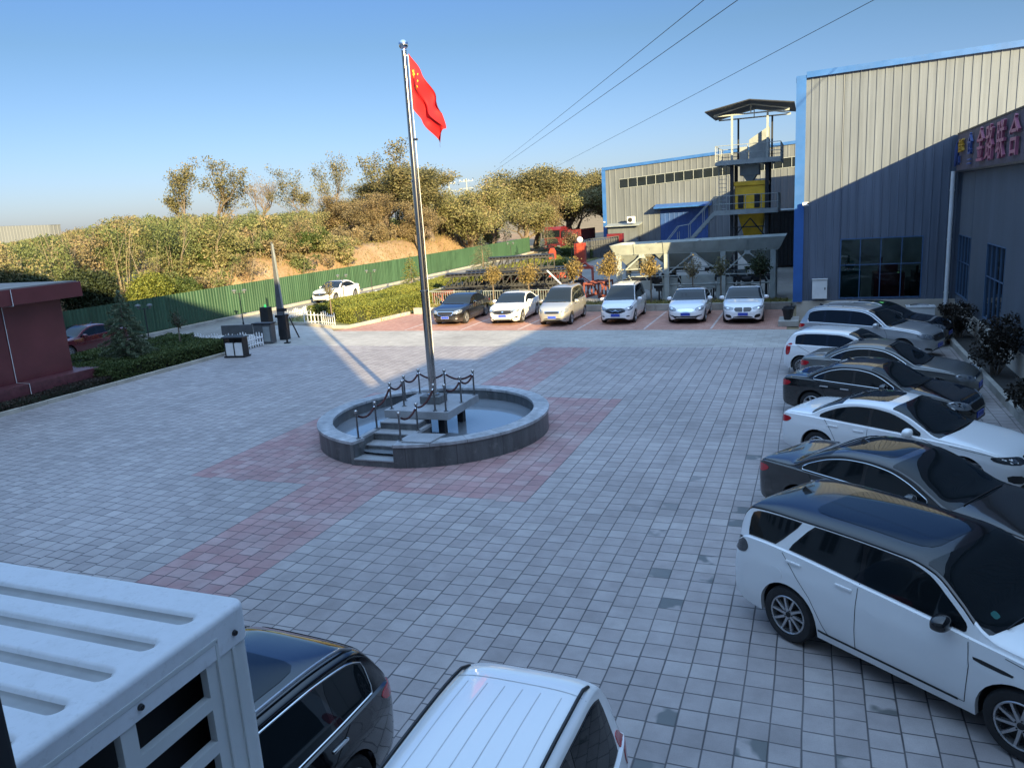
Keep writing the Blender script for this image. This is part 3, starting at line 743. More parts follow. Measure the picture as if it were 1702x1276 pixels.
        patch('grille', 'gloss_black', [(-.52, zg-.10), (-.24, zg-.20), (.24, zg-.20), (.52, zg-.10), (.46, zg+.05), (-.46, zg+.05)], front, sides=(1,), offs=.006, rnd=1)
        patch('grille_bar', 'chrome', [(-.28, zg-.04), (-.14, zg-.12), (0, zg-.06), (.14, zg-.12), (.28, zg-.04), (.14, zg-.09), (0, zg-.03), (-.14, zg-.09)], front, sides=(1,), offs=.010, rnd=0)
        patch('lower_grille', 'black_trim', [(-.5, .29), (.5, .29), (.46, .33), (-.46, .33)], front, sides=(1,), offs=.005)
        patch('bumper_vent', 'black_trim', [(.52, .38), (.68, .40), (.66, .45), (.54, .44)], front, offs=.005, rnd=1)
    else:
        patch('grille', 'black_trim', [(-.42, zg-.10), (.42, zg-.10), (.46, zg+.02), (-.46, zg+.02)], front, sides=(1,), offs=.006)
        patch('lower_grille', 'black_trim', [(-.5, .29), (.5, .29), (.46, .40), (-.46, .40)], front, sides=(1,), offs=.005)
    if plate:
        zp = .47 if fascia != 'chrome_grille' else .44
        for xx_, nx in ((L/2, 1), (-L/2, -1)):
            if nx < 0: zp = .80*sk if S['rw'] else .82*sk
            c, n = cast(caster('end', 0. if nx > 0 else math.pi), 0., zp, 1, 0.)
            p = MB(); p.bbox(c.x-.0 if nx > 0 else c.x-.022, c.x+.022 if nx > 0 else c.x, -.22, .22, zp-.07, zp+.07, .006); po = p.build('number_plate', MT['plate_blue'], root, True)
            e = MB()
            for a, b, c_, d_ in ((-.215, .215, .057, .062), (-.215, .215, -.062, -.057), (-.215, -.210, -.062, .062), (.210, .215, -.062, .062)):
                e.box(c.x+nx*.022-.002, c.x+nx*.022+.002, a, b, zp+c_, zp+d_)
            e.build('plate_border', MT['plate_white'], po)
    bk = caster('end', rad(180-32))
    def bu(y, x): return -math.sin(rad(148))*x+math.cos(rad(148))*y
    zt_ = (.84 if S['rw'] or S['kind'] == 'hatch' else .98)*sk+tail_up
    # horizontal axis there runs backwards along the side
    uo = bu(hw*.95, -L/2+.34); ui2 = bu(hw*.55, -L/2+.03)
    a, b = min(uo, ui2), max(uo, ui2); wide = b-a
    out_hi = uo > ui2
    eo, ei = (b, a) if out_hi else (a, b)
    if tail == 'wrap':
        tp_ = [(ei, zt_-.06), (ei, zt_+.05), (eo*.85+ei*.15, zt_+.085), (eo, zt_+.03), (eo*.8+ei*.2, zt_-.075)]
    else:
        em = ei*.35+eo*.65
        tp_ = [(em, zt_-.22), (em, zt_+.16), (eo*.9+ei*.1, zt_+.20), (eo*.93+ei*.07, zt_-.16)]
    if tail == 'dark': tp_ = [(ei*.5+eo*.5, zt_-.09), (ei*.5+eo*.5, zt_+.09), (eo*.9+ei*.1, zt_+.11), (eo, zt_+.0), (eo*.93+ei*.07, zt_-.10)]
    tl = patch('taillight', 'dark_lens' if tail == 'dark' else 'red_lens', tp_, bk, offs=.007, rnd=2)
    # ---- wheels
    tm, rm = wheel_meshes(R, rim)
    for xw in (S['rx'], S['fx']):
        for s in (1, -1):
            wo = bpy.data.objects.new('wheel', tm); link(wo, root); wo.location = (xw-L/2, s*(hw-.135), R); wo.rotation_euler = (0, random.uniform(0, 6), 0 if s > 0 else math.pi)
            ro = bpy.data.objects.new('rim', rm); link(ro, wo)
    # ---- roof furniture
    if rails:
        for s in (1, -1):
            a, b = (S['rw'][1] if S['rw'] else .45), S['ws'][0]-.05; pts = []
            for t in np.linspace(0, 1, 14):
                x = a+(b-a)*t; _, zt2, _, r2, yb2, zB2 = upper(x); lift = .045*min(1, min(t, 1-t)/.09)
                pts.append((x-L/2, s*(yb2*.90), cast(topc, x, s*yb2*.90, 1, 0)[0].z+lift))
            rb = MB(); rb.tube(pts, .017, 6); rb.build('roof_rail', MT[rails], root, True)
    if fin:
        fx_ = (S['rw'][1]+.18) if S['rw'] else .55; c, n = cast(topc, fx_, 0, 1, -.004)
        fb = MB(); fb.add([(c.x-.09, 0, c.z), (c.x+.10, .03, c.z), (c.x+.10, -.03, c.z), (c.x-.09, .025, c.z), (c.x-.09, -.025, c.z), (c.x-.06, .004, c.z+.065), (c.x-.06, -.004, c.z+.065)], [(3,4,6,5),(1,2,6,5),(1,5,3),(2,4,6)])
        fb.build('antenna_fin', MT[roofmat or ('gloss_black')], root)
    ex = dict(root=root, patch=patch, side=side, top=topc, cast=cast, S=S, upper=upper, belt=belt, ribbon=ribbon, caster=caster, L=L, hw=hw)
    return ex

def at_corner(pt, th, L, W, lx, ly):
    """ground centre of a car whose local point (lx, ly) (from the centre) lies at pt"""
    c, s = math.cos(th), math.sin(th); return (pt[0]-(c*lx-s*ly), pt[1]-(s*lx+c*ly), 0)

# ================================================================== THE SETTING
def sheetmesh(name, poly, z, mat, kind='structure'):
    me = bpy.data.meshes.new(name); me.from_pydata([(x, y, z) for x, y in poly], [], [tuple(range(len(poly)))])
    me.materials.append(MT[mat]); me.update()
    if me.polygons[0].normal.z < 0: me.flip_normals()
    o = bpy.data.objects.new(name, me); link(o); o['kind'] = kind; return o
def gridmesh(name, x0, x1, y0, y1, nx, ny, zf, mat):
    X = np.linspace(x0, x1, nx); Y = np.linspace(y0, y1, ny)
    vs = [(x, y, zf(x, y)) for y in Y for x in X]
    fs = [(j*nx+i, j*nx+i+1, (j+1)*nx+i+1, (j+1)*nx+i) for j in range(ny-1) for i in range(nx-1)]
    me = bpy.data.meshes.new(name); me.from_pydata(vs, [], fs); me.materials.append(MT[mat]); me.polygons.foreach_set('use_smooth', [True]*len(fs)); me.update()
    o = bpy.data.objects.new(name, me); link(o); o['kind'] = 'structure'; return o
sheetmesh('ground', [(-900, -400), (900, -400), (900, 1500), (-900, 1500)], -.03, 'earth')
sheetmesh('courtyard_paving', [(-25.15, -.3), (5.75, -.3), (5.75, 30.42), (-25.15, 30.42)], 0, 'pavers')
sheetmesh('pale_road', [(-26.2, 30.42), (5.75, 30.42), (5.75, 34.72), (-23.9, 34.72), (-24.6, 35.55), (-27.4, 36.9), (-30.5, 36.9), (-30.5, 30.6), (-26.2, 30.6)], 0, 'road_pavers')
sheetmesh('parking_bay', [(-23.9, 34.72), (-1.0, 34.72), (-1.0, 41.1), (-22.6, 41.1), (-23.1, 37.4)], 0, 'red_bricks')
MT['line_paint'] = simple('worn_pale_line_paint', (.50, .40, .36), .8, 0, .25, 3.)
for lx in (-19.7, -16.5, -13.4, -10.4, -7.2, -4.2): sheetmesh('parking_marking', [(lx-.05, 34.9), (lx+.05, 34.9), (lx+.05, 40.9), (lx-.05, 40.9)], .004, 'line_paint')
sheetmesh('outer_road', [(-35.3, -20), (-30.5, -20), (-30.5, 112), (-35.3, 112)], -.004, 'asphalt')
sheetmesh('equipment_yard', [(-30.5, 42.5), (45, 42.5), (45, 118), (-30.5, 118)], -.008, 'asphalt')
sheetmesh('guardhouse_bed', [(-30.5, -20), (-25.25, -20), (-25.25, 30.6), (-30.5, 30.6)], .02, 'soil')
def noise2(x, y, s=1.):
    return (math.sin(x*.37*s+1.3)*math.cos(y*.31*s+.4)+.5*math.sin(x*.91*s+y*.53*s)+.25*math.sin(x*1.9*s-y*2.3*s))/1.75
def bankz(x, y):
    d = -37.2-x
    st = 7.0 if y < 46 else 3.2
    k = min(1, max(0, (d-.8)/st)); k = k*k*(3-2*k)
    H = 2.3 if y < 40 else 2.3+1.1*min(1, (y-40)/14)
    H *= min(1, max(0, (y-2)/14))
    if y > 88: H *= max(0, 1-(y-88)/10)
    return -.02+H*k+.28*noise2(x, y)*min(1, max(0, d/3))+.012*max(0, d-10)
gridmesh('earth_bank', -170, -36.9, -5, 190, 150, 150, bankz, 'bank')

MT['dark_soil'] = simple('dark_shaded_soil', (.035, .033, .03), .9, 0, .3, 4.)  # dark ground tone, with the shading under the bushes put into it
# kerbs ------------------------------------------------------------
def kerb(name, line, w, h, label, group, mat='kerb', seg=1.0, z=0.):
    root = empty(name, (line[0][0], line[0][1], z), 0, label, 'kerb', group)
    mb = MB(); o0 = Vector((line[0][0], line[0][1], 0))
    for a, b in zip(line[:-1], line[1:]):
        a, b = Vector((*a, 0))-o0, Vector((*b, 0))-o0; n = max(1, round((b-a).length/seg)); t = (b-a).normalized()
        nrm = Vector((-t.y, t.x, 0))
        for i in range(n):
            p, q = a.lerp(b, i/n)+t*.006, a.lerp(b, (i+1)/n)-t*.006; dz = random.uniform(-.004, .004)
            mb.prism([(p+nrm*w/2)[:2], (p-nrm*w/2)[:2], (q-nrm*w/2)[:2], (q+nrm*w/2)[:2]], 0-.02, h+dz)
    mb.build('kerb_stones', MT[mat], root); return root
kerb('kerb', [(-25.22, -3), (-25.22, 28.6)], .14, .14, 'pale kerb stones along the clipped hedge and guardhouse bed', 'kerbs')
kerb('kerb', [(-30.1, 37.3), (-27.6, 37.0), (-24.6, 35.75), (-23.6, 35.7), (-22.7, 41.0)], .16, .16, 'pale kerb round the front of the sunlit hedge island', 'kerbs')
kerb('kerb', [(-22.5, 41.3), (-1.0, 41.3)], .22, .34, 'low dark wall edging the strip behind the far parked cars', 'kerbs', 'concrete')
kerb('kerb', [(-35.15, 5), (-35.0, 60), (-35.6, 90), (-36.6, 103)], .3, .17, 'pale footing kerb along the green sheet fence', 'kerbs', 'concrete', 2.)
kerb('kerb', [(4.72, 11), (4.72, 36.4)], .14, .22, 'dark kerb of the planting strip before the ribbed wing wall', 'kerbs', 'concrete')
sheetmesh('planting_strip', [(4.79, 11), (5.62, 11), (5.62, 37.1), (4.79, 37.1)], .12, 'dark_soil')
sheetmesh('tree_strip', [(-22.4, 41.41), (-1.0, 41.41), (-1.0, 43.6), (-22.4, 43.6)], .22, 'turf')
sheetmesh('hedge_island', [(-30.1, 37.4), (-27.5, 37.1), (-24.6, 35.85), (-23.7, 35.8), (-22.8, 41.2), (-21.8, 46), (-21.5, 60), (-22.5, 88), (-30.4, 100)], .06, 'turf')

# ================================================================== BUILDINGS
def ribbed(mb, p0, p1, n, z0, z1, pitch, dep, mi=0, prof=None, gap=()):
    """profiled sheet between p0 and p1 (xy), outward normal n; z0, z1 callables of the run; gap = openings (a, b, za, zb)"""
    p0, p1, n = Vector((*p0, 0)), Vector((*p1, 0)), Vector((*n, 0)); Lw = (p1-p0).length; t = (p1-p0)/Lw
    prof = prof or [(0, 0), (.70, 0), (.77, 1), (.93, 1)]
    us = []
    k = 0
    while k*pitch < Lw:
        for a, d in prof:
            u = k*pitch+a*pitch
            if u < Lw: us.append((u, d*dep))
        k += 1
    us.append((Lw, 0))
    cut = sorted({c for g in gap for c in g[:2]})
    for c in cut:
        if all(abs(c-u) > 1e-4 for u, _ in us): us.append((c, 0))
    us.sort()
    for (u, d), (u2, d2) in zip(us[:-1], us[1:]):
        um = (u+u2)/2; spans = [(z0(u), z1(u), z0(u2), z1(u2))]
        for a, b, za, zb in gap:
            if a-1e-5 < um < b+1e-5: spans = [(z0(u), za, z0(u2), za), (zb, z1(u), zb, z1(u2))]
        A, B = p0+t*u+n*d, p0+t*u2+n*d2
        for a0, a1, b0, b1 in spans:
            mb.add([(A.x, A.y, a0), (B.x, B.y, b0), (B.x, B.y, b1), (A.x, A.y, a1)], [(0, 1, 2, 3)], mi)
def window(parent, name, frame_mat, o, t, n, w, h, cols, rows, fw=.06, glass='win_glass', depth=.07):
    """window in a wall: o = lower corner (3d), t = run direction, n = outward normal"""
    o, t, n = Vector(o), Vector(t), Vector(n); z = Vector((0, 0, 1)); mb = MB()
    def rect(u0, u1, v0, v1, d0, d1):
        P = [o+t*u+z*v+n*d0 for u, v in ((u0, v0), (u1, v0), (u1, v1), (u0, v1))]; mb.extr([p[:] for p in P], n*(d1-d0))
    rect(0, w, 0, fw, -depth, .03); rect(0, w, h-fw, h, -depth, .03); rect(0, fw, fw, h-fw, -depth, .028); rect(w-fw, w, fw, h-fw, -depth, .028)
    for c in range(1, cols): u = w*c/cols; rect(u-fw*.35, u+fw*.35, fw, h-fw, -depth, .012)
    for r in rows: v = h*r; rect(fw, w-fw, v-fw*.35, v+fw*.35, -depth+.004, .008)
    f = mb.build(name, MT[frame_mat], parent)
    g = MB(); P = [o+t*u+z*v-n*.03 for u, v in ((fw, fw), (w-fw, fw), (w-fw, h-fw), (fw, h-fw))]; g.extr([p[:] for p in P], -n*.012)
    g.build('window_pane', MT[glass], f); return f

MT['steel_blue'] = simple('steel_blue_frame', (.05, .11, .22), .45, 0, .1)
def main_hall():
    R_ = empty('factory_hall', (-.6, 37.2, 0), 0, 'beige ribbed factory hall with blue corner trim on the right', 'hall'); ox, oy = .6, -37.2
    def L(mb): mb.v = [(x+ox, y+oy, z) for x, y, z in mb.v]; return mb
    slope = lambda x: 10.42+.032*(x+.6)
    w = MB()
    ribbed(w, (-.45, 37.2), (24, 37.2), (0, -1), lambda u: .9, lambda u: slope(u-.45), .315, .028, gap=[(1.55, 4.8, .98, 3.6)])
    ribbed(w, (-.6, 98), (-.6, 37.2), (-1, 0), lambda u: .9, lambda u: 10.4, .315, .028)
    L(w).build('wall', MT['beige_sheet'], R_)
    p = MB(); p.box(-.66, 5.62, 37.12, 37.3, 0, .9); p.box(5.62, 24, 37.12, 37.3, 0, .9); p.box(-.66, -.5, 37.3, 98, 0, .9); L(p).build('plinth', MT['pale_plinth'], R_)
    c = MB(); c.box(-.82, -.42, 37.02, 37.18, .88, 10.52); c.box(-.82, -.66, 37.18, 37.5, .88, 10.52); L(c).build('corner_trim', MT['blue_trim'], R_)
    e = MB(); e.extr([(-.42, 37.0, slope(-.42)-.02), (24, 37.0, slope(24)-.02), (24, 37.0, slope(24)+.22), (-.42, 37.0, slope(-.42)+.22)], (0, .17, 0)); e.box(-.84, -.62, 37.5, 98, 10.3, 10.55); L(e).build('eaves_trim', MT['blue_trim'], R_)
    r = MB(); sl_ = lambda x: 10.5+.0316*(x+.7)
    for xa, xb_, ya, yb_ in ((-.7, 24, 37.15, 38.2), (-.7, 24, 42.5, 98), (6, 24, 38.2, 42.5)): r.add([(xa, ya, sl_(xa)), (xb_, ya, sl_(xb_)), (xb_, yb_, sl_(xb_)), (xa, yb_, sl_(xa))], [(0, 1, 2, 3)])
    r.add([(24, 37.15, 11.28), (48, 37.15, 10.5), (48, 98, 10.5), (24, 98, 11.28)], [(0, 1, 2, 3)])
    g_ = MB(); g_.add([(-.7, 38.2, sl_(-.7)), (6, 38.2, sl_(6)), (6, 42.5, sl_(6)), (-.7, 42.5, sl_(-.7))], [(0, 1, 2, 3)]); L(g_).build('added_roof_light', MT['hall_glass'], R_); L(r).build('roof', MT['roof_sheet'], R_)  # unseen glazed roof strip, added to let daylight into the workshop
    # window with the lit workshop behind
    wf = window(R_, 'window', 'steel_blue', (1.1+ox, 37.2+oy, .98), (1, 0, 0), (0, -1, 0), 3.25, 2.62, 4, (.56,), .045, 'hall_glass', .06)
    d = MB(); d.box(.2, 23, 37.4, 37.5, 0, .9); d.box(.2, 5.4, 43, 43.1, 0, 9); d.box(-.4, .2, 37.4, 43, 0, 9); d.box(-.4, 5.4, 37.4, 43, -.01, .02); d.box(5.4, 5.5, 37.4, 43, 0, 9); L(d).build('interior_wall', MT['interior'], R_)
    for (x0, x1, y0, y1, z0, z1, m) in ((2.6, 3.9, 39, 40.2, .02, 1.9, 'truck_red'), (1.25, 2.1, 39.5, 41, .02, 2.0, 'teal'), (4.2, 5.2, 40, 42, .02, 1.4, 'dark_steel')):
        b = MB(); b.bbox(x0, x1, y0, y1, z0, z1, .08); b.box(x0+.2, x1-.3, y0+.2, y1-.3, z1-.003, z1+.35); b.tube([(x0+.3, y0+.1, z1), (x0+.3, y0+.1, z1+.7)], .05); L(b).build('machine_inside', MT[m], R_)
    for x0, z0, w_, m in ((2.75, 3.05, .38, 'glow_white'), (3.55, 3.2, .5, 'glow_green')):  # emissive panels standing in for skylight reflections in the hall window
        sk = MB(); sk.add([(x0, 42.9, z0+.3), (x0+w_, 42.9, z0+.62), (x0+w_, 42.9, z0+.9), (x0+.1, 42.9, z0+.5)], [(0, 1, 2, 3)]); L(sk).build('skylight_glow', MT[m], R_)
    dp = MB(); dp.tube([(5.28, 36.98, 6.15), (5.28, 36.98, .1)], .085, 14)
    for z in (1.2, 3.4, 5.4): dp.lathe([(.088, -.03), (.10, -.03), (.10, .03), (.088, .03)], (5.28, 36.98, z), 14)
    L(dp).build('downpipe', MT['white_plastic'], R_, True)
    return R_
m = NT('hall_window_glass'); tr = m.new('ShaderNodeBsdfTransparent'); tr.inputs[0].default_value = (.72, .78, .78, 1); gl = m.new('ShaderNodeBsdfGlossy'); gl.inputs['Roughness'].default_value = .02
fr_ = m.new('ShaderNodeFresnel'); mx = m.new('ShaderNodeMixShader'); m.t.links.new(fr_.outputs[0], mx.inputs[0]); m.t.links.new(tr.outputs[0], mx.inputs[1]); m.t.links.new(gl.outputs[0], mx.inputs[2]); m.t.links.new(mx.outputs[0], m.n['Material Output'].inputs['Surface']); MT['hall_glass'] = m.mat
MT['interior'] = simple('dim_workshop_wall', (.34, .36, .33), .9, 0, .4, .8); MT['teal'] = simple('teal_machine', (.02, .12, .11), .5)
for k, c, e in (('glow_white', (1, .9, .7), 1.1), ('glow_green', (.25, 1, .35), .55)):
    m = NT(k); m.set((.5, .5, .5)); m.b.inputs['Emission Color'].default_value = (*c, 1); m.b.inputs['Emission Strength'].default_value = e; MT[k] = m.mat
MT['pale_plinth'] = simple('pale_rendered_plinth', (.52, .46, .38), .8, 0, .16, 1.)
main_hall()

MT['steel_blue'] = simple('steel_blue_frame', (.07, .13, .22), .45, 0, .1)
def wing():
    X = 5.65
    R_ = empty('workshop_wing', (X, 20, 0), 0, 'grey fine ribbed workshop wing carrying the long sign board', 'building'); ox, oy = -X, -20
    def L(mb): mb.v = [(x+ox, y+oy, z) for x, y, z in mb.v]; return mb
    y1 = 37.12; win = [(34.3, 2.75, 1.15, 3.6), (28.35, 2.85, .98, 3.58), (22.4, 2.85, .98, 3.58), (16.5, 2.85, .98, 3.58)]
    w = MB(); ribbed(w, (X, y1), (X, 5), (-1, 0), lambda u: .78, lambda u: 6.9, .105, .016, prof=[(0, 0), (.45, 0), (.6, 1), (.85, 1)], gap=[(y1-a-b, y1-a, z0, z1) for a, b, z0, z1 in win])
    L(w).build('wall', MT['wing_sheet'], R_)
    p = MB(); p.box(X-.06, X+.1, 5, y1, 0, .78); L(p).build('plinth', MT['pale_plinth'], R_)
    for a, b, z0, z1 in win: window(R_, 'window', 'steel_blue', (X+ox, a+b+oy, z0), (0, -1, 0), (-1, 0, 0), b, z1-z0, 4, (.56,), .035, depth=.03)
    b = MB(); b.box(X+.12, X+.3, 5, 37, .0, 7.4); b.box(X+.3, 14, 5, 5.2, 0, 7.4); b.box(X+.3, 14, 36.9, 37.0, 0, 7.4); b.box(14, 14.2, 5, 37, 0, 7.4); L(b).build('inner_wall', MT['interior'], R_)
    r = MB(); r.box(X+.3, 14, 5.2, 36.9, 7.2, 7.35); L(r).build('roof', MT['roof_sheet'], R_)
    u = MB(); u.box(X+.05, 13, -.26, 4.9, 0, 8.55); L(u).build('shadow_block', MT['wing_sheet'], R_)  # unseen block added on the wing to extend its shadow over the courtyard
    return R_
wing()
def sign_board():
    R_ = empty('sign_board', (5.4, 36.9, 6.15), 0, 'long dark ribbed sign board with magenta characters over the wing wall', 'sign'); ox, oy, oz = -5.4, -36.9, -6.15
    def L(mb): mb.v = [(x+ox, y+oy, z+oz) for x, y, z in mb.v]; return mb
    w = MB(); ribbed(w, (5.4, 37.05), (5.4, 5), (-1, 0), lambda u: 6.15, lambda u: 7.58, .12, .02, prof=[(0, 0), (.4, 0), (.55, 1), (.85, 1)])
    L(w).build('panel', MT['sign_panel'], R_)
    b = MB(); b.box(5.42, 5.62, 5, 37.05, 6.15, 7.58); b.box(5.36, 5.64, 5, 37.08, 7.58, 7.63); b.box(5.36, 5.64, 5, 37.08, 6.08, 6.15); L(b).build('frame', MT['dark_steel'], R_)
    def text(body, y, z, size, mat, nm, sx=1.):
        cu = bpy.data.curves.new('t', 'FONT'); cu.body = body; cu.size = size; cu.extrude = .04; cu.align_x = 'LEFT'; cu.offset = .004
        o = bpy.data.objects.new('t', cu); COL.objects.link(o); bpy.context.view_layer.update()
        me = bpy.data.meshes.new_from_object(o.evaluated_get(bpy.context.evaluated_depsgraph_get()))
        bpy.data.objects.remove(o)
        mb = MB(); mb.v = [(5.30-v.co.z, y-v.co.x*sx, z+v.co.y) for v in me.vertices]; mb.f = [tuple(p.vertices) for p in me.polygons]; mb.m = [0]*len(mb.f)
        if len(mb.v): L(mb).build(nm, MT[mat], R_, recalc=False)
        else: print('NO GLYPH', body)
    for ch, y in zip('金路联合', (32.25, 30.72, 29.05, 27.28)): text(ch, y, 6.42, 1.24, 'sign_magenta', 'sign_character', .95)
    text('佳乐', 36.1, 6.88, .52, 'sign_yellow', 'sign_small_lettering', 1.0)
    text('仓', 34.1, 6.72, .84, 'sign_blue', 'sign_character', 1.0)
    text('JL', 36.0, 6.45, .36, 'sign_blue', 'sign_small_lettering')
    # curved emblem at the far end
    e = MB(); e.tube([(5.3, 36.78, 6.35), (5.3, 36.62, 6.55), (5.3, 36.55, 6.85), (5.3, 36.52, 7.2), (5.3, 36.3, 7.3)], [.05, .07, .085, .06, .03], 8); L(e).build('sign_emblem', MT['sign_blue'], R_, True)
    e = MB(); e.tube([(5.3, 34.05, 6.34), (5.3, 33.35, 6.34)], .03, 6); e.tube([(5.3, 34.05, 6.48), (5.3, 33.35, 6.48)], .03, 6); L(e).build('sign_underline', MT['sign_blue'], R_, True)
MT['sign_panel'] = simple('dark_ribbed_sign_panel', (.13, .105, .125), .5, 0, .15)
sign_board()

def office():
    R_ = empty('office_building', (-15, -.3, 0), 0, 'tall plain office block the photograph is taken from', 'building'); ox, oy = 15, .3
    def L(mb): mb.v = [(x+ox, y+oy, z) for x, y, z in mb.v]; return mb
    w = MB(); w.box(-60, 5.8, -14, -.3, -.02, 15.5); L(w).build('wall', MT['office_wall'], R_)
    for fl in range(4):
        for i in range(18):
            x = -58+i*3.5
            if abs(x+.9) < 3.0 and fl == 1: continue
            window(R_, 'window', 'white_plastic', (x+ox, -.3+oy+.03, 1.1+fl*3.5), (1, 0, 0), (0, 1, 0), 1.8, 1.6, 2, (.7,), .06, depth=.025)
    return R_
MT['office_wall'] = simple('office_pale_render', (.72, .70, .66), .85, 0, .1, .6)
office()

def guardhouse():
    R_ = empty('guardhouse', (-27, 16, 0), 0, 'maroon flat roofed guardhouse with stone ledge at left', 'guardhouse'); ox, oy = 27, -16
    def L(mb): mb.v = [(x+ox, y+oy, z) for x, y, z in mb.v]; return mb
    w = MB()
    for a, b in ((9.0, 13.9), (13.92, 18.83), (18.85, 21.2)): w.bbox(-30.2, -26.72, a, b, .3, 3.5, .012)
    L(w).build('wall', MT['maroon'], R_)
    g = MB()
    for a, b in ((8.8, 18.86), (18.88, 21.85)): g.bbox(-30.5, -26.12, a, b, .05, .70, .02)
    L(g).build('stone_ledge', MT['maroon_dark'], R_)
    r = MB()
    for a, b in ((8.6, 18.86), (18.88, 21.75)): r.bbox(-30.8, -26.15, a, b, 3.5, 4.06, .015)
    L(r).build('roof_fascia', MT['maroon'], R_)
    t = MB(); t.box(-30.7, -26.25, 8.7, 21.65, 4.058, 4.10); L(t).build('roof_top', MT['asphalt'], R_)
    c = MB(); c.tube([(-26.10, 18.87, 4.05), (-26.10, 18.87, 3.48), (-26.68, 18.84, 3.44), (-26.68, 18.84, .72), (-26.08, 18.87, .70), (-26.08, 18.87, .1)], .012, 6); L(c).build('cable', MT['white_plastic'], R_)
guardhouse()

def far_factory():
    Y = 105.
    R_ = empty('factory_building', (-14, Y, 0), 0, 'long beige factory with a ribbon of windows and blue door in the back', 'factory'); ox, oy = 14, -Y
    def L(mb): mb.v = [(x+ox, y+oy, z) for x, y, z in mb.v]; return mb
    top = lambda x: 10.42+.056*(x+26.6); wb = lambda x: 7.86+.052*(x+24.5)
    w = MB()
    for a, b, z0, z1 in ((-26.5, -24.5, lambda u: 0, None), (-24.5, -9.8, None, None), (-9.8, -7, lambda u: 0, None), (-7, .5, None, None), (.5, 20, lambda u: 0, None)):
        if z0: ribbed(w, (a, Y), (b, Y), (0, -1), z0, lambda u, a=a: top(a+u), .8, .05)
        else:
            ribbed(w, (a, Y), (b, Y), (0, -1), lambda u: 0, lambda u, a=a: wb(a+u), .8, .05); ribbed(w, (a, Y), (b, Y), (0, -1), lambda u, a=a: wb(a+u)+1.2, lambda u, a=a: top(a+u), .8, .05)
    ribbed(w, (-26.6, Y+40), (-26.6, Y), (-1, 0), lambda u: 0, lambda u: 10.4, .8, .05)
    L(w).build('wall', MT['grey_sheet'], R_)
    for a, b, n in ((-24.5, -9.8, 12), (-7, .5, 7)):
        f = MB(); g = MB()
        for i in range(n+1):
            x = a+(b-a)*i/n; f.box(x-.03, x+.03, Y-.08, Y+.05, wb(x)-.0, wb(x)+1.2)
        for d in (-.03, 1.17): f.extr([(a-.05, Y-.07, wb(a)+d), (b+.05, Y-.07, wb(b)+d), (b+.05, Y-.07, wb(b)+d+.06), (a-.05, Y-.07, wb(a)+d+.06)], (0, .1, 0))
        g.extr([(a, Y+.02, wb(a)), (b, Y+.02, wb(b)), (b, Y+.02, wb(b)+1.2), (a, Y+.02, wb(a)+1.2)], (0, .02, 0))
        fo = L(f).build('window', MT['steel_grey'], R_); L(g).build('window_pane', MT['win_glass'], fo)
    e = MB(); e.extr([(-26.8, Y-.2, top(-26.8)-.05), (20, Y-.2, top(20)-.05), (20, Y-.2, top(20)+.32), (-26.8, Y-.2, top(-26.8)+.32)], (0, .22, 0)); L(e).build('eaves_trim', MT['blue_trim'], R_)
    c = MB(); c.box(-26.85, -26.35, Y-.15, Y+.4, 0, 10.4); L(c).build('corner_trim', MT['blue_trim'], R_)
    r = MB(); r.add([(-26.6, Y, top(-26.6)+.1), (20, Y, top(20)+.1), (20, Y+40, top(20)+.1), (-26.6, Y+40, top(-26.6)+.1), (66, Y, top(-26.6)), (66, Y+40, top(-26.6))], [(0, 1, 2, 3), (1, 4, 5, 2)]); L(r).build('roof', MT['roof_sheet'], R_)
    d = MB(); ribbed(d, (-19.0, Y-.12), (-12.9, Y-.12), (0, -1), lambda u: 0, lambda u: 4.7, .6, .03); d.box(-19.05, -12.85, Y-.10, Y-.06, 0, 4.75); L(d).build('sliding_door', MT['blue_door'], R_)
    k = MB(); k.extr([(-19.6, Y-.1, 5.5), (-19.6, Y-1.9, 5.15), (-19.6, Y-1.9, 4.95), (-19.6, Y-.1, 5.0)], (7.2, 0, 0)); L(k).build('door_canopy', MT['blue_trim'], R_)
    k = MB(); k.box(-25.9, -21.9, Y-1.5, Y-.1, 0, 3.0); L(k).build('side_porch', MT['grey_sheet'], R_)
    k = MB(); k.extr([(-26.1, Y-.08, 3.35), (-26.1, Y-2.3, 3.02), (-26.1, Y-2.3, 2.94), (-26.1, Y-.08, 3.1)], (4.6, 0, 0)); L(k).build('porch_roof', MT['steel_grey'], R_)
    k = MB(); k.bbox(-24.2, -23.2, 103.0, 103.48, 3.3-.0, 4.15, .04); 
    return R_
far_factory()
MT['far_sheet'] = simple('pale_far_wall_sheet', (.15, .165, .18), .6, 0, .08, .1)
far = empty('warehouse', (-200, 150, 0), 0, 'distant pale grey warehouse behind the thicket at far left', 'warehouse')
b_ = MB(); ribbed(b_, (-40, 0), (12.4, 0), (0, -1), lambda u: 0, lambda u: 11.6-.032*u, 1.2, .06); ribbed(b_, (12.4, 0), (12.4, 3), (1, 0), lambda u: 0, lambda u: 9.9, 1.2, .06); b_.build('wall', MT['far_sheet'], far)
b_ = MB(); b_.extr([(-40, .15, 11.55), (12.5, .15, 9.85), (12.5, .15, 9.95), (-40, .15, 11.65)], (0, 3, 0)); b_.build('roof', MT['far_sheet'], far)

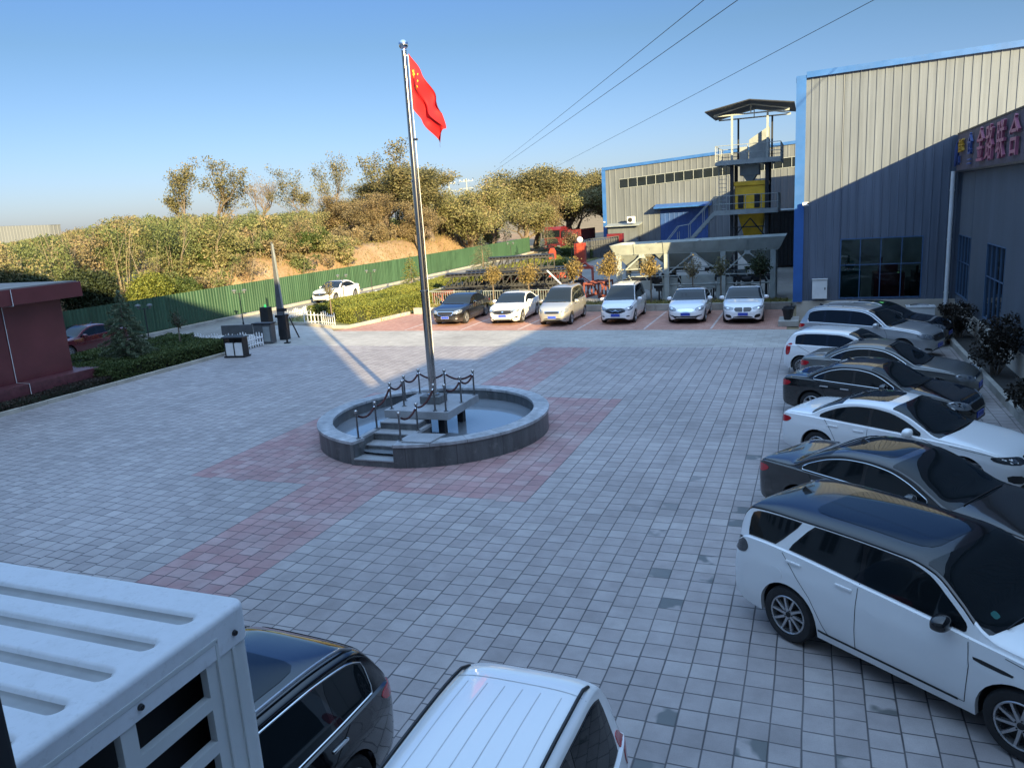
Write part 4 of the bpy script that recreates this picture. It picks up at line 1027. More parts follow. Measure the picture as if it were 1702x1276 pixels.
# ================================================================== GREEN FENCE
def green_fence():
    pts = [(-35.5, 8), (-35.35, 60), (-36.0, 90), (-37.0, 103)]
    R_ = empty('sheet_fence', (-35.5, 8, 0), 0, 'long green corrugated sheet fence along the outer road', 'fence')
    mb = MB(); po = MB()
    for a, b in zip(pts[:-1], pts[1:]):
        t = (Vector(b)-Vector(a)).normalized(); ribbed(mb, a, b, (t.y, -t.x), lambda u: .16, lambda u: 2.12, .24, .035, prof=[(0, 0), (.3, 0), (.5, 1), (.8, 1)])
        n = int((Vector(b)-Vector(a)).length/3)
        for i in range(n+1):
            p = Vector(a).lerp(Vector(b), i/n); po.box(p.x-.14, p.x-.08, p.y-.03, p.y+.03, 0, 2.1)
    for m_ in (mb, po): m_.v = [(x+35.5, y-8, z) for x, y, z in m_.v]
    mb.build('fence_sheet', MT['green_sheet'], R_, recalc=False); po.build('fence_posts', MT['dark_steel'], R_)
green_fence()

# ================================================================== POOL, FLAGPOLE, ROPE POSTS
PC = (-9.36, 17.79); PR = 3.04
def pool():
    R_ = empty('round_pool', (PC[0], PC[1], 0), 0, 'round granite pool of dark water round the flagpole platform', 'pool')
    a0, a1 = math.atan2(-2.85, -.63), math.atan2(-2.88, .40)      # gap for the steps
    n = 96; A = [a1+(2*math.pi-(a1-a0))*i/n for i in range(n+1)]
    ri, ro, h = PR-.34, PR, .50
    def ring(r0, r1, z0, z1, mat, name):
        mb = MB(); vs = []
        for a in A: c, s = math.cos(a), math.sin(a); vs += [(r0*c, r0*s, z0), (r1*c, r1*s, z0), (r1*c, r1*s, z1), (r0*c, r0*s, z1)]
        fs = []
        for i in range(n): 
            for k in range(4): fs.append((4*i+k, 4*i+4+k, 4*i+4+(k+1) % 4, 4*i+(k+1) % 4))
        fs += [(0, 1, 2, 3), (4*n+3, 4*n+2, 4*n+1, 4*n)]; mb.add(vs, fs); return mb.build(name, MT[mat], R_, 40)
    ring(ri, ro, -.01, h, 'basin_ring', 'basin_wall'); ring(ri-.035, ro+.03, h+.001, h+.07, 'coping_ring', 'coping')
    w = MB(); w.lathe([(0.001, .24), (ri+.01, .24)], n=64); w.build('water', MT['water'], R_)
    x0, x1 = -10.02-PC[0], -8.95-PC[0]; yf = 14.78-PC[1]
    sw = MB()
    for a, b in ((x0-.09, x0), (x1, x1+.09)): sw.box(a, b, yf+.03, 16.58-PC[1], -.01, .50)
    sw.build('stair_wall', MT['granite_dark'], R_)
    cp = MB()
    for a, b in ((x0-.11, x0+.01), (x1-.01, x1+.11)): cp.box(a, b, yf+.33, 16.6-PC[1], .5, .57)
    cp.build('stair_coping', MT['granite_pale'], R_)
    st = MB(); tr = MB(); ys = [14.78, 15.34, 15.74, 16.08, 16.42]; zs = [.17, .35, .53, .71]
    for i in range(4):
        y0, y1 = ys[i]-PC[1], 16.6-PC[1]; z0 = zs[i-1] if i else -.01
        st.box(x0+.002, x1-.002, y0+.02, y1, z0+(.003 if i else 0), zs[i]-.03); tr.box(x0+.004, x1-.004, y0, ys[i+1]-PC[1]+.03, zs[i]-.03, zs[i])
    st.build('stair_riser', MT['granite_dark'], R_); tr.build('stair_tread', MT['granite_pale'], R_)
    p = MB(); px0, px1, py0, py1 = -10.12-PC[0], -8.32-PC[0], 16.5-PC[1], 18.42-PC[1]
    p.bbox(px0, px1, py0, py1, .70, .90, .012); p.build('platform_slab', MT['granite_pale'], R_)
    for a, b, c, d in ((px0+.25, px0+.5, py0+.3, py0+.55), (px1-.5, px1-.25, py0+.3, py0+.55), (px0+.25, px0+.5, py1-.5, py1-.25), (px1-.5, px1-.25, py1-.5, py1-.25)): f = MB(); f.box(a+.04, b-.04, c+.04, d-.04, 0, .70); f.build('platform_leg', MT['dark_steel'], R_)
    return R_
pool()
sl = empty('stone_slab', (-8.42, 15.35, .575), 0, 'loose pale stone slab lying on the pool rim beside the steps', 'slab')
s_ = MB(); s_.extr([(-.38, -.38, 0), (.33, -.34, 0), (.40, .36, 0), (-.36, .30, 0)], (0, 0, .03)); s_.build('slab', MT['granite_pale'], sl)

def flagpole():
    bx, by = -9.17, 17.45
    R_ = empty('flagpole', (bx, by, .90), 0, 'tall stainless steel flagpole on the pool platform', 'flagpole')
    b = MB(); b.bbox(-.28, .28, -.24, .24, 0, .20, .01); b.build('base_block', MT['granite_dark'], R_)
    H = 8.62
    p = MB(); p.tube([(0, 0, .2), (0, 0, 2.9), (0, 0, 2.9), (0, 0, 5.6), (0, 0, 5.6), (0, 0, H)], [.104, .100, .089, .081, .073, .060], 20); p.build('pole', MT['stainless'], R_, True)
    c = MB()
    for z, r in ((.22, .16), (2.9, .118), (5.6, .10)): c.lathe([(r*.6, -.025), (r, -.02), (r, .02), (r*.6, .035)], (0, 0, z), 20)
    c.build('collar', MT['stainless'], R_, True)
    k = MB(); k.lathe([(.001, .115)]+[(.115*math.sin(t), .115*math.cos(t)) for t in np.linspace(.1, 2.7, 14)]+[(.06, -.11), (.07, -.14)], (0, 0, H+.12), 24); k.build('ball_finial', MT['chrome'], R_, True)
    r = MB(); r.tube([(.112, 0, 1.0), (.118, 0, 4), (.105, 0, H-.15)], .006, 5); r.tube([(.02, 0, H-.12), (.11, 0, H-.14)], .012, 6); r.build('halyard', MT['white_plastic'], R_)
    cl = MB(); cl.box(.08, .17, -.02, .02, 6.55, 6.60); cl.build('halyard_clip', MT['stainless'], R_)
    # flag hanging in folds from the halyard, in the pole's frame
    F = empty('flag', (bx+.115, by, 0), 0, 'red national flag with yellow stars hanging from the pole', 'flag')
    zt, zb, N, Mx = 9.43, 8.18, 46, 40
    Lf = 1.75
    pos = {}
    def fp(u, v):                    # u along the fly 0..1, v down the hoist 0..1
        z0 = zt-(zt-zb)*v
        # the cloth droops: direction turns from out to down
        x = .62*u*Lf*(.52+.06*(1-v))+.0; z = z0-Lf*u*(.66-.10*(1-v))*(1-.10*u)-.30*u*u*(1-v)*0
        # upper edge falls steeper so that the whole narrows
        z += -.30*u*(1-v); z += .16*u*v+.10*u*math.sin(v*9.0+1.0)*(v > .2)*min(1, max(0, u-.35)*3)
        fold = math.sin(u*10.5+v*6.2)*.12*min(1, u*3)+math.sin(u*4.0-v*8.0)*.08*min(1, u*3)
        x2 = x+.05*math.sin(v*6+u*5)*u
        return Vector((x2, fold+.30*u, z))
    me = MB(); vs = [fp(i/N, j/Mx)[:] for j in range(Mx+1) for i in range(N+1)]
    fs = [(j*(N+1)+i, j*(N+1)+i+1, (j+1)*(N+1)+i+1, (j+1)*(N+1)+i) for j in range(Mx) for i in range(N)]
    me.add(vs, fs); me.build('cloth', MT['flag_red'], F, True, False)
    st = MB()
    def star(cu, cv, r, rot=0):
        ring = []
        for k in range(10):
            a = math.pi/2+rot+k*math.pi/5; q = r if k % 2 == 0 else r*.4
            ring.append((cu+q*math.cos(a)*(1.25/1.75), cv-q*math.sin(a)))
        for off in (-.006, .006):
            n0 = len(st.v); c = fp(cu, cv)
            st.add([(c.x, c.y+off, c.z)]+[(fp(u, v).x, fp(u, v).y+off, fp(u, v).z) for u, v in ring], [(0, 1+k, 1+(k+1) % 10) for k in range(10)])
    star(.13, .24, .085)
    for cu, cv in ((.27, .12), (.33, .20), (.33, .31), (.27, .40)): star(cu, cv, .026, .4)
    st.build('flag_stars', MT['flag_yellow'], F, recalc=False)
flagpole()

# rope posts: proto then copies
posts = [(-10.05, 15.12, .57), (-10.05, 15.98, .57), (-8.9, 15.12, .57), (-8.9, 15.98, .57), (-9.98, 16.66, .9), (-10.04, 17.5, .9), (-10.04, 18.33, .9), (-9.25, 18.33, .9), (-8.4, 18.33, .9), (-8.4, 17.5, .9), (-8.42, 16.62, .9), (-8.72, 16.62, .9), (-9.78, 16.95, .9)]
plab = ['rope post at the near left foot of the pool steps', 'rope post halfway up the left side of the steps', 'rope post on the rim right of the steps by the slab', 'rope post halfway up the right side of the steps',
        'rope post on the near left corner of the platform', 'rope post midway on the left edge of the platform', 'rope post on the far left corner of the platform', 'rope post midway on the far edge of the platform behind the pole',
        'rope post on the far right corner of the platform', 'rope post midway on the right edge of the platform', 'rope post on the near right corner of the platform', 'rope post at the top right of the steps beside another post', 'rope post just inside the near left platform corner']
pr0 = None
for (x, y, z), lb in zip(posts, plab):
    if pr0 is None:
        pr0 = empty('rope_post', (0, 0, 0), 0, lb, 'post', 'stainless rope posts around the flagpole')
        b = MB(); b.lathe([(.001, .012), (.055, .012), (.06, .004), (.06, 0)], n=18); b.build('base_plate', MT['post_steel'], pr0, True)
        s = MB(); s.lathe([(.024, .008), (.022, .60), (.030, .60), (.030, .615), (.018, .62)], n=16); s.build('shaft', MT['post_steel'], pr0, True)
        s = MB(); s.lathe([(.001, .70)]+[(.045*math.sin(t), .655+.045*math.cos(t)) for t in np.linspace(.15, 2.9, 11)], n=18); s.build('ball', MT['stainless'], pr0, True)
        o = pr0
    else: o = copy_tree(pr0)
    o.location = (x, y, z); o['label'] = lb
def rope(a, b, lab):
    A, B = Vector(posts[a])+Vector((0, 0, .58)), Vector(posts[b])+Vector((0, 0, .58)); Lh = (B-A).length; o0 = A.copy()
    R_ = empty('barrier_rope', A, 0, lab, 'rope', 'red ropes between the stainless posts')
    pts = []
    for i in range(17):
        t = i/16; p = A.lerp(B, t)-o0; p.z -= .27*Lh**.5*4*t*(1-t)*.62; pts.append(p[:])
    m = MB(); m.tube(pts, .026, 8); m.build('rope', MT['rope'], R_, True)
    h = MB()
    for i, j in ((0, 1), (16, 15)): 
        p, q = Vector(pts[i]), Vector(pts[j]); h.tube([p[:], p.lerp(q, .9)[:]], .026, 8)
    h.build('rope_end', MT['chrome'], R_, True)
for a, b, l in ((0, 1, 'dark red rope along the lower left side of the steps'), (1, 4, 'dark red rope rising from the steps to the near left platform corner'), (2, 3, 'dark red rope along the lower right side of the steps'), (3, 11, 'dark red rope rising on the right of the steps'),
                (4, 5, 'dark red rope on the near left platform edge'), (5, 6, 'dark red rope on the far left platform edge'), (6, 7, 'dark red rope on the far edge left of the pole'), (7, 8, 'dark red rope on the far edge right of the pole'), (8, 9, 'dark red rope on the far right platform edge'), (9, 10, 'dark red rope on the near right platform edge')):
    rope(a, b, l)

# ================================================================== AIR CONDITIONER BY THE CAMERA
def ac_unit():
    x0, x1, y0, y1, z0, z1 = -1.62, -.748, .425, .80, 4.38, 5.085
    R_ = empty('air_conditioner', ((x0+x1)/2, (y0+y1)/2, z0), 0, 'white outdoor air conditioner with ribbed top close to the camera', 'air conditioner')
    ox, oy, oz = -(x0+x1)/2, -(y0+y1)/2, -z0
    def L(mb): mb.v = [(x+ox, y+oy, z+oz) for x, y, z in mb.v]; return mb
    # ribbed top as one height field with a rounded, folded rim
    nx, ny = 150, 110
    gy = [.727, .660, .592, .527, .462]
    def hz(x, y):
        d = min(x-x0, x1-x, y-y0, y1-y); e = .008
        z = z1-(0 if d > e else (e-math.sqrt(max(0, e*e-(e-d)**2))))
        if d < 0: d = 0
        dep = 0
        for g in gy:
            xe = x1-.028
            dx = max(0, x-xe+.018); dd = math.hypot(max(0, dx), (y-g)*1.0)
            k = min(1, max(0, (.0165-dd)/.011)); k = k*k*(3-2*k); dep = max(dep, k)
        return z-.0085*dep
    X = np.concatenate([np.linspace(x0, x0+.02, 6), np.linspace(x0+.02, x1-.09, 40)[1:], np.linspace(x1-.09, x1-.014, 40)[1:], x1-.012+.012*np.sin(np.linspace(0, math.pi/2, 8))])
    Y = np.concatenate([y0+.012-.012*np.cos(np.linspace(0, math.pi/2, 6)), np.linspace(y0+.012, y1-.012, 120)[1:], y1-.012+.012*np.sin(np.linspace(0, math.pi/2, 8))[1:]])
    # round the vertical corners a little
    def rc(x, y):
        r = .022; cx_, cy_ = min(max(x, x0+r), x1-r), min(max(y, y0+r), y1-r); v = Vector((x-cx_, y-cy_))
        if abs(v.x) > 0 and abs(v.y) > 0:
            k = max(abs(v.x), abs(v.y))/v.length; return cx_+v.x*k, cy_+v.y*k
        return x, y
    t = MB(); vs = []
    for y in Y:
        for x in X: a, b = rc(x, y); vs.append((a, b, hz(x, y)))
    n = len(X); fs = [(j*n+i, j*n+i+1, (j+1)*n+i+1, (j+1)*n+i) for j in range(len(Y)-1) for i in range(n-1)]
    for f_ in fs:
        zc = sum(vs[k][2] for k in f_)/4; xc, yc = sum(vs[k][0] for k in f_)/4, sum(vs[k][1] for k in f_)/4
        inner = x0+.02 < xc < x1-.02 and y0+.014 < yc < y1-.014
        t.f.append(f_); t.m.append(1 if inner and zc < z1-.0050 else 0)
    t.v = [tuple(v) for v in vs]
    # turned-down skirt
    def outline(r=.022, k=6, ins=0.):
        P = []
        for cx_, cy_, a0 in ((x1-r, y1-r, 0), (x0+r, y1-r, 90), (x0+r, y0+r, 180), (x1-r, y0+r, 270)):
            for i in range(k+1): a = rad(a0+90*i/k); P.append((cx_+(r-ins)*math.cos(a), cy_+(r-ins)*math.sin(a)))
        return P
    O = outline(); m = len(O); zt, zb = z1-.0075, z1-.055
    t.add([(x, y, zt) for x, y in O]+[(x, y, zb) for x, y in O], [(i, (i+1) % m, m+(i+1) % m, m+i) for i in range(m)])
    L(t).build('top_cover', [MT['ac_white'], MT['gutter_grime']], R_, 50)
    # casing with slotted end panel
    c = MB(); O2 = outline(.022, 6, .003); 
    zs = [z0, z1-.050]
    xe = x1-.003
    # end face is built from strips so that the slots are real openings
    rows = [(5.031, 4.982), (4.964, 4.915), (4.897, 4.848), (4.830, 4.781), (4.763, 4.714), (4.696, 4.647), (4.629, 4.580), (4.562, 4.513)]
    colsy = [(.590, .709), (.452, .567)]
    ya, yb = y0+.022, y1-.022
    ysn = sorted([ya, yb]+[v for c_ in colsy for v in c_]); zsn = sorted([z0, z1-.050]+[v for r_ in rows for v in r_])
    for i in range(len(ysn)-1):
        for j in range(len(zsn)-1):
            ym, zm = (ysn[i]+ysn[i+1])/2, (zsn[j]+zsn[j+1])/2
            hole = any(a < ym < b for a, b in colsy) and any(b < zm < a for a, b in rows)
            if not hole: c.add([(xe, ysn[i], zsn[j]), (xe, ysn[i+1], zsn[j]), (xe, ysn[i+1], zsn[j+1]), (xe, ysn[i], zsn[j+1])], [(0, 1, 2, 3)])
            else:
                d = .012
                q = [(ysn[i], zsn[j]), (ysn[i+1], zsn[j]), (ysn[i+1], zsn[j+1]), (ysn[i], zsn[j+1])]
                for k in range(4):
                    (a, b), (a2, b2) = q[k], q[(k+1) % 4]; c.add([(xe, a, b), (xe, a2, b2), (xe-d, a2, b2), (xe-d, a, b)], [(0, 1, 2, 3)])
    k = len(O2)
    pts2 = [p for p in O2]
    for i in range(k):
        a, b = pts2[i], pts2[(i+1) % k]
        if abs(a[0]-xe) < 1e-4 and abs(b[0]-xe) < 1e-4: continue
        c.add([(a[0], a[1], z0), (b[0], b[1], z0), (b[0], b[1], z1-.05), (a[0], a[1], z1-.05)], [(0, 1, 2, 3)])
    c.add([(x, y, z0) for x, y in O2], [tuple(range(k))])
    L(c).build('casing', MT['ac_white2'], R_, 40, False)
    e = MB()                                   # raised frame pressed round the slots
    for a, b in ((.437, .443), (.727, .733)): e.bbox(xe-.002, xe+.004, a, b, 4.46, 5.058, .0018)
    e.bbox(xe-.002, xe+.004, .437, .733, 5.052, 5.060, .0018)
    e.bbox(xe-.002, xe+.0035, .757, .763, 4.38, 5.03, .0015)
    L(e).build('pressed_frame', MT['ac_white2'], R_)
    b = MB(); b.box(x0+.02, xe-.05, y0+.02, y1-.02, z0+.01, z1-.06); L(b).build('coil', MT['black_plastic'], R_)
    s = MB()
    for y, z in ((.765, z1-.036), (.598, z1-.040), (.450, z1-.038)): s.lathe([(.001, .004), (.0035, .004), (.0045, 0)], (x1, y, z), 10, 0, 'x')
    L(s).build('screw', MT['dark_steel'], R_)
    sh = MB(); sh.bar((x0+.15, .0-.28, z0-.03), (x0+.15, y1+.03, z0-.03), .05, .05); sh.bar((x1-.15, -.28, z0-.03), (x1-.15, y1+.03, z0-.03), .05, .05); L(sh).build('bracket', MT['steel_grey'], R_)
m = NT('weathered_white_ac_top'); P = m.obj(); f = m.mapr(m.noise(P, 22., 6., .7),   .45, .70, 0., .28); g2 = m.mapr(m.noise(P, 90., 4., .7), .55, .75, 0., .35)
col = m.mix(f, (.74, .75, .77, 1), (.50, .50, .49, 1)); col = m.mix(g2, col, (.42, .41, .39, 1)); m.set(col, .5); MT['ac_white'] = m.mat
MT['ac_white2'] = simple('cream_white_ac_casing', (.60, .61, .60), .5, 0, .06, 9.)
ac_unit()
wf_ = empty('window_frame', (-.502, .30, 4.5), 0, 'dark window frame edge at the lower left corner', 'window frame')
w_ = MB(); w_.bbox(-.035, .0, -.55, .0, 0, .98, .003); w_.build('jamb', MT['dark_steel'], wf_)

# ================================================================== GATE, BIN, POSTS, LAMPS
def bin_():
    R_ = empty('litter_bin', (-24.25, 27.55, 0), rad(8), 'white and black twin litter bin by the hedge end', 'bin')
    a = MB()
    for x in (-.47, .43): a.bbox(x, x+.04, -.22, .22, .06, .92, .006)
    a.bbox(-.02, .02, -.225, .22, .06, .78, .006); a.bbox(-.52, .52, -.27, .27, 0, .07, .01); a.build('frame', MT['black_plastic'], R_)
    for x0, x1 in ((-.425, -.025), (.025, .425)):
        b = MB(); b.bbox(x0, x1, -.20, .20, .08, .66, .01); b.build('bin_panel', MT['white_steel'], R_)
    r = MB(); r.extr([(-.52, -.3, .90), (.52, -.3, .90), (.46, -.05, .98), (-.46, -.05, .98)], (0, .0, .03)); r.bbox(-.52, .52, -.30, .30, .88, .915, .01); r.box(-.3, .3, -.04, .04, .66, .9); r.build('roof', MT['black_plastic'], R_)
bin_()
def gate():
    R_ = empty('gate_machine', (-25.35, 31.0, 0), rad(5), 'grey steel barrier gate machine behind the litter bin', 'gate machine')
    b = MB(); b.bbox(-.55, .45, -.2, .2, .03, .98, .02); b.build('cabinet', MT['steel_dark_grey'], R_, 30)
    t = MB(); t.bbox(-.60, .50, -.24, .24, .98, 1.04, .015); t.build('lid', MT['dark_steel'], R_); d = MB(); d.bbox(.0, .36, -.205, -.19, .12, .86, .01); d.build('door', MT['steel_grey'], R_)
    R2 = empty('control_cabinet', (-25.1, 32.15, 0), rad(5), 'taller dark control cabinet at the foot of the spike', 'cabinet')
    b = MB(); b.bbox(-.2, .2, -.2, .2, 0, 1.15, .02); b.build('cabinet', MT['dark_steel'], R2, 30); t = MB(); t.bbox(-.3, .22, -.24, .24, 1.15, 1.28, .02); t.build('lid', MT['black_plastic'], R2); p = MB(); p.bar((.25, .2, 1.1), (.5, .5, 0), .06, .06); p.build('stay', MT['dark_steel'], R2)
    R3 = empty('boom_barrier', (-26.0, 33.2, 0), rad(5), 'tall tapering grey boom standing upright by the gate', 'barrier')
    s = MB(); s.extr([(-.27, -.05, 0), (.20, -.05, 0), (.0, -.05, 4.9), (-.06, -.05, 4.9)], (0, .10, 0)); s.build('arm', MT['steel_dark_grey'], R3)
    s = MB(); s.extr([(.20, -.055, .0), (.25, -.055, 0), (.03, -.055, 4.8), (.0, -.055, 4.8)], (0, .11, 0)); s.build('arm_edge', MT['steel_grey'], R3)
    R4 = empty('camera_post', (-24.15, 31.05, 0), rad(20), 'dark slim post with a licence plate camera at the gate', 'camera post')
    p = MB(); p.bbox(-.14, .14, -.12, .12, 0, .05, .01); p.tube([(0, 0, .05), (0, 0, .7)], .05, 12); p.bbox(-.08, .08, -.06, .06, .68, 1.42, .012); p.build('post', MT['black_plastic'], R4, 30)
    c = MB(); c.tube([(0, 0, 1.42), (-.02, 0, 1.58)], .025, 8); c.bbox(-.30, .16, -.07, .07, 1.58, 1.72, .02); c.box(-.34, .05, -.08, .08, 1.722, 1.74); c.build('camera', MT['black_plastic'], R4)
    R5 = empty('signal_cabinet', (-28.9, 35.6, 0), 0, 'dark box with a small green light beyond the gate machine', 'cabinet')
    b = MB(); b.bbox(-.28, .28, -.2, .2, 0, 1.25, .02); b.build('cabinet', MT['black_plastic'], R5); b = MB(); b.lathe([(.001, .16), (.05, .14), (.06, .06), (.06, 0)], (0, 0, 1.25), 12); b.build('green_light', MT['green_glow'], R5)
    R6 = empty('grey_board', (-27.0, 30.9, 0), rad(12), 'dark rounded board behind the white picket panels', 'board')
    b = MB(); b.bbox(-.85, .85, -.03, .03, .45, .95, .03); b.box(-.6, -.54, -.02, .02, 0, .46); b.box(.54, .6, -.02, .02, 0, .46); b.build('board', MT['steel_dark_grey'], R6)
MT['steel_dark_grey'] = simple('dark_grey_cabinet_paint', (.10, .105, .11), .5, .2, .2)
m = NT('green_signal'); m.set((.05, .3, .08)); m.b.inputs['Emission Color'].default_value = (.1, 1, .25, 1); m.b.inputs['Emission Strength'].default_value = .25; MT['green_glow'] = m.mat
gate()
def picket(line, label, h=.55, sp=.17):
    R_ = empty('picket_fence', (line[0][0], line[0][1], 0), 0, label, 'fence', 'white picket fences'); o = Vector((*line[0], 0)); mb = MB(); rl = MB()
    for a, b in zip(line[:-1], line[1:]):
        a, b = Vector((*a, 0))-o, Vector((*b, 0))-o; n = max(1, int((b-a).length/sp)); t = (b-a).normalized(); nr = Vector((-t.y, t.x, 0))
        for i in range(n+1):
            p = a.lerp(b, i/n); w = .035; hh = h*(1+.12*math.sin(i*1.1))
            mb.extr([(p-t*w)[:2]+(.05,), (p+t*w)[:2]+(.05,), (p+t*w)[:2]+(hh-.06,), p[:2]+(hh,), (p-t*w)[:2]+(hh-.06,)], nr*.018)
        for z in (.18, h-.18): q = nr*(-.012); rl.bar((a.x+q.x, a.y+q.y, z), (b.x+q.x, b.y+q.y, z), .02, .05)
    mb.build('pickets', MT['white_plastic'], R_); rl.build('rail', MT['white_plastic'], R_)
picket([(-25.0, 29.2), (-25.0, 30.3), (-26.9, 30.4)], 'white picket panels turning the corner behind the litter bin', .62)
picket([(-30.35, 22), (-30.35, 30.4), (-27.2, 30.45)], 'long white picket fence between the left hedge and the outer road')
picket([(-27.5, 37.15), (-26.2, 37.0), (-24.9, 36.35)], 'short white picket panels on the front of the hedge island', .75, .24)
picket([(-30.3, 38), (-30.3, 62)], 'white picket fence between the island hedge and the white car')
MT['lamp_grey'] = simple('grey_lamp_shade', (.10, .11, .11), .5)
lamp0 = None
for (x, y, h), lb in zip(((-30.9, 29.0, 2.35), (-30.85, 35.9, 2.3), (-30.75, 50.2, 2.15), (-31.3, 47.2, 2.1), (-31.0, 80., 2.5)),
        ('twin headed garden lamp against the shaded green fence', 'dark twin headed garden lamp left of the barrier arm', 'pale twin headed garden lamp right of the white road car', 'twin headed garden lamp behind the white road car', 'twin headed garden lamp at the far fence bend')):
    if lamp0 is None:
        lamp0 = empty('garden_lamp', (0, 0, 0), 0, lb, 'lamp', 'garden lamps along the outer road')
        p = MB(); p.tube([(0, 0, 0), (0, 0, .35), (0, 0, .36), (0, 0, 1.95)], [.05, .05, .03, .026], 10); p.lathe([(.07, 0), (.07, .03), (.03, .05)], n=12); p.build('lamp_post', MT['dark_steel'], lamp0, True)
        a = MB(); a.tube([(-.3, 0, 2.0), (-.15, 0, 1.93), (0, 0, 1.95), (.15, 0, 1.93), (.3, 0, 2.0)], .016, 6); a.build('arm', MT['dark_steel'], lamp0)
        for s in (-1, 1):
            l = MB(); l.lathe([(.001, .10), (.11, .07), (.15, .0), (.05, -.02), (.06, -.12), (.001, -.15)], (.3*s, 0, 2.08), 12); l.build('lamp_head', MT['lamp_grey'], lamp0, True)
        o = lamp0
    else: o = copy_tree(lamp0); o['label'] = lb
    o.location = (x, y, 0); o.scale = (1, 1, h/2.2); o.rotation_euler = (0, 0, .3)

# wall things on the main hall
R_ = empty('wall_cabinet', (.30, 37.10, 1.02), 0, 'white metal wall cabinet left of the hall window', 'cabinet')
b = MB(); b.bbox(-.31, .31, -.2, 0, 0, .86, .012); b.build('box', MT['white_steel'], R_); b = MB(); b.box(-.33, .33, -.25, 0, .862, .885); b.build('rain_hood', MT['white_steel'], R_); b = MB(); b.box(.2, .24, -.215, -.2, .4, .5); b.build('handle', MT['dark_steel'], R_)
for nm, (x, y, z), lb in (('security_camera', (-.35, 36.98, 5.2), 'white security camera on the blue hall corner'), ('security_camera', (-26.6, 104.8, 3.6), 'tiny security camera on the factory corner post')):
    R_ = empty(nm, (x, y, z), 0, lb, 'camera'); b = MB(); b.tube([(0, .05, 0), (0, -.12, 0)], .025, 8); b.bbox(-.13, .13, -.22, -.10, -.08, .06, .02); b.build('housing', MT['white_plastic'], R_); b = MB(); b.lathe([(.001, -.03), (.04, -.03), (.05, .02)], (.1, -.2, -.0), 12, 0, 'y'); b.build('lens', MT['black_plastic'], R_)
R_ = empty('chest_cabinet', (4.28, 36.45, 0), 0, 'white chest cabinet against the plinth by the downpipe', 'cabinet')
b = MB(); b.bbox(-.52, .52, -.3, .3, .05, .66, .02); b.build('body', MT['white_steel'], R_); b = MB(); b.bbox(-.55, .55, -.33, .33, .665, .72, .015); b.build('lid', MT['white_plastic'], R_); b = MB(); b.tube([(-.4, 0, .74), (-.1, .1, .76), (.3, -.05, .75)], .03, 8); b.build('pipe_on_lid', MT['stainless'], R_)
st_ = empty('stone_step', (-.95, 36.2, 0), 0, 'grey stone step at the foot of the blue hall corner', 'step')
b = MB(); b.bbox(-.42, .42, -.75, .75, 0, .24, .015); b.build('step', MT['concrete'], st_)
for i, (x, y, z, lb) in enumerate(((-1.0, 35.95, .24, 'black tapered plant pot on the stone step'), (-.95, 36.6, .24, 'black plant pot behind the front pot on the step'))):
    R_ = empty('plant_pot', (x, y, z), 0, lb, 'pot', 'black plant pots on the step'); b = MB(); b.lathe([(.001, 0), (.14, 0), (.22, .42), (.25, .42), (.25, .5), (.2, .5), (.18, .4), (.001, .4)], n=20); b.build('pot', MT['black_plastic'], R_, 40)

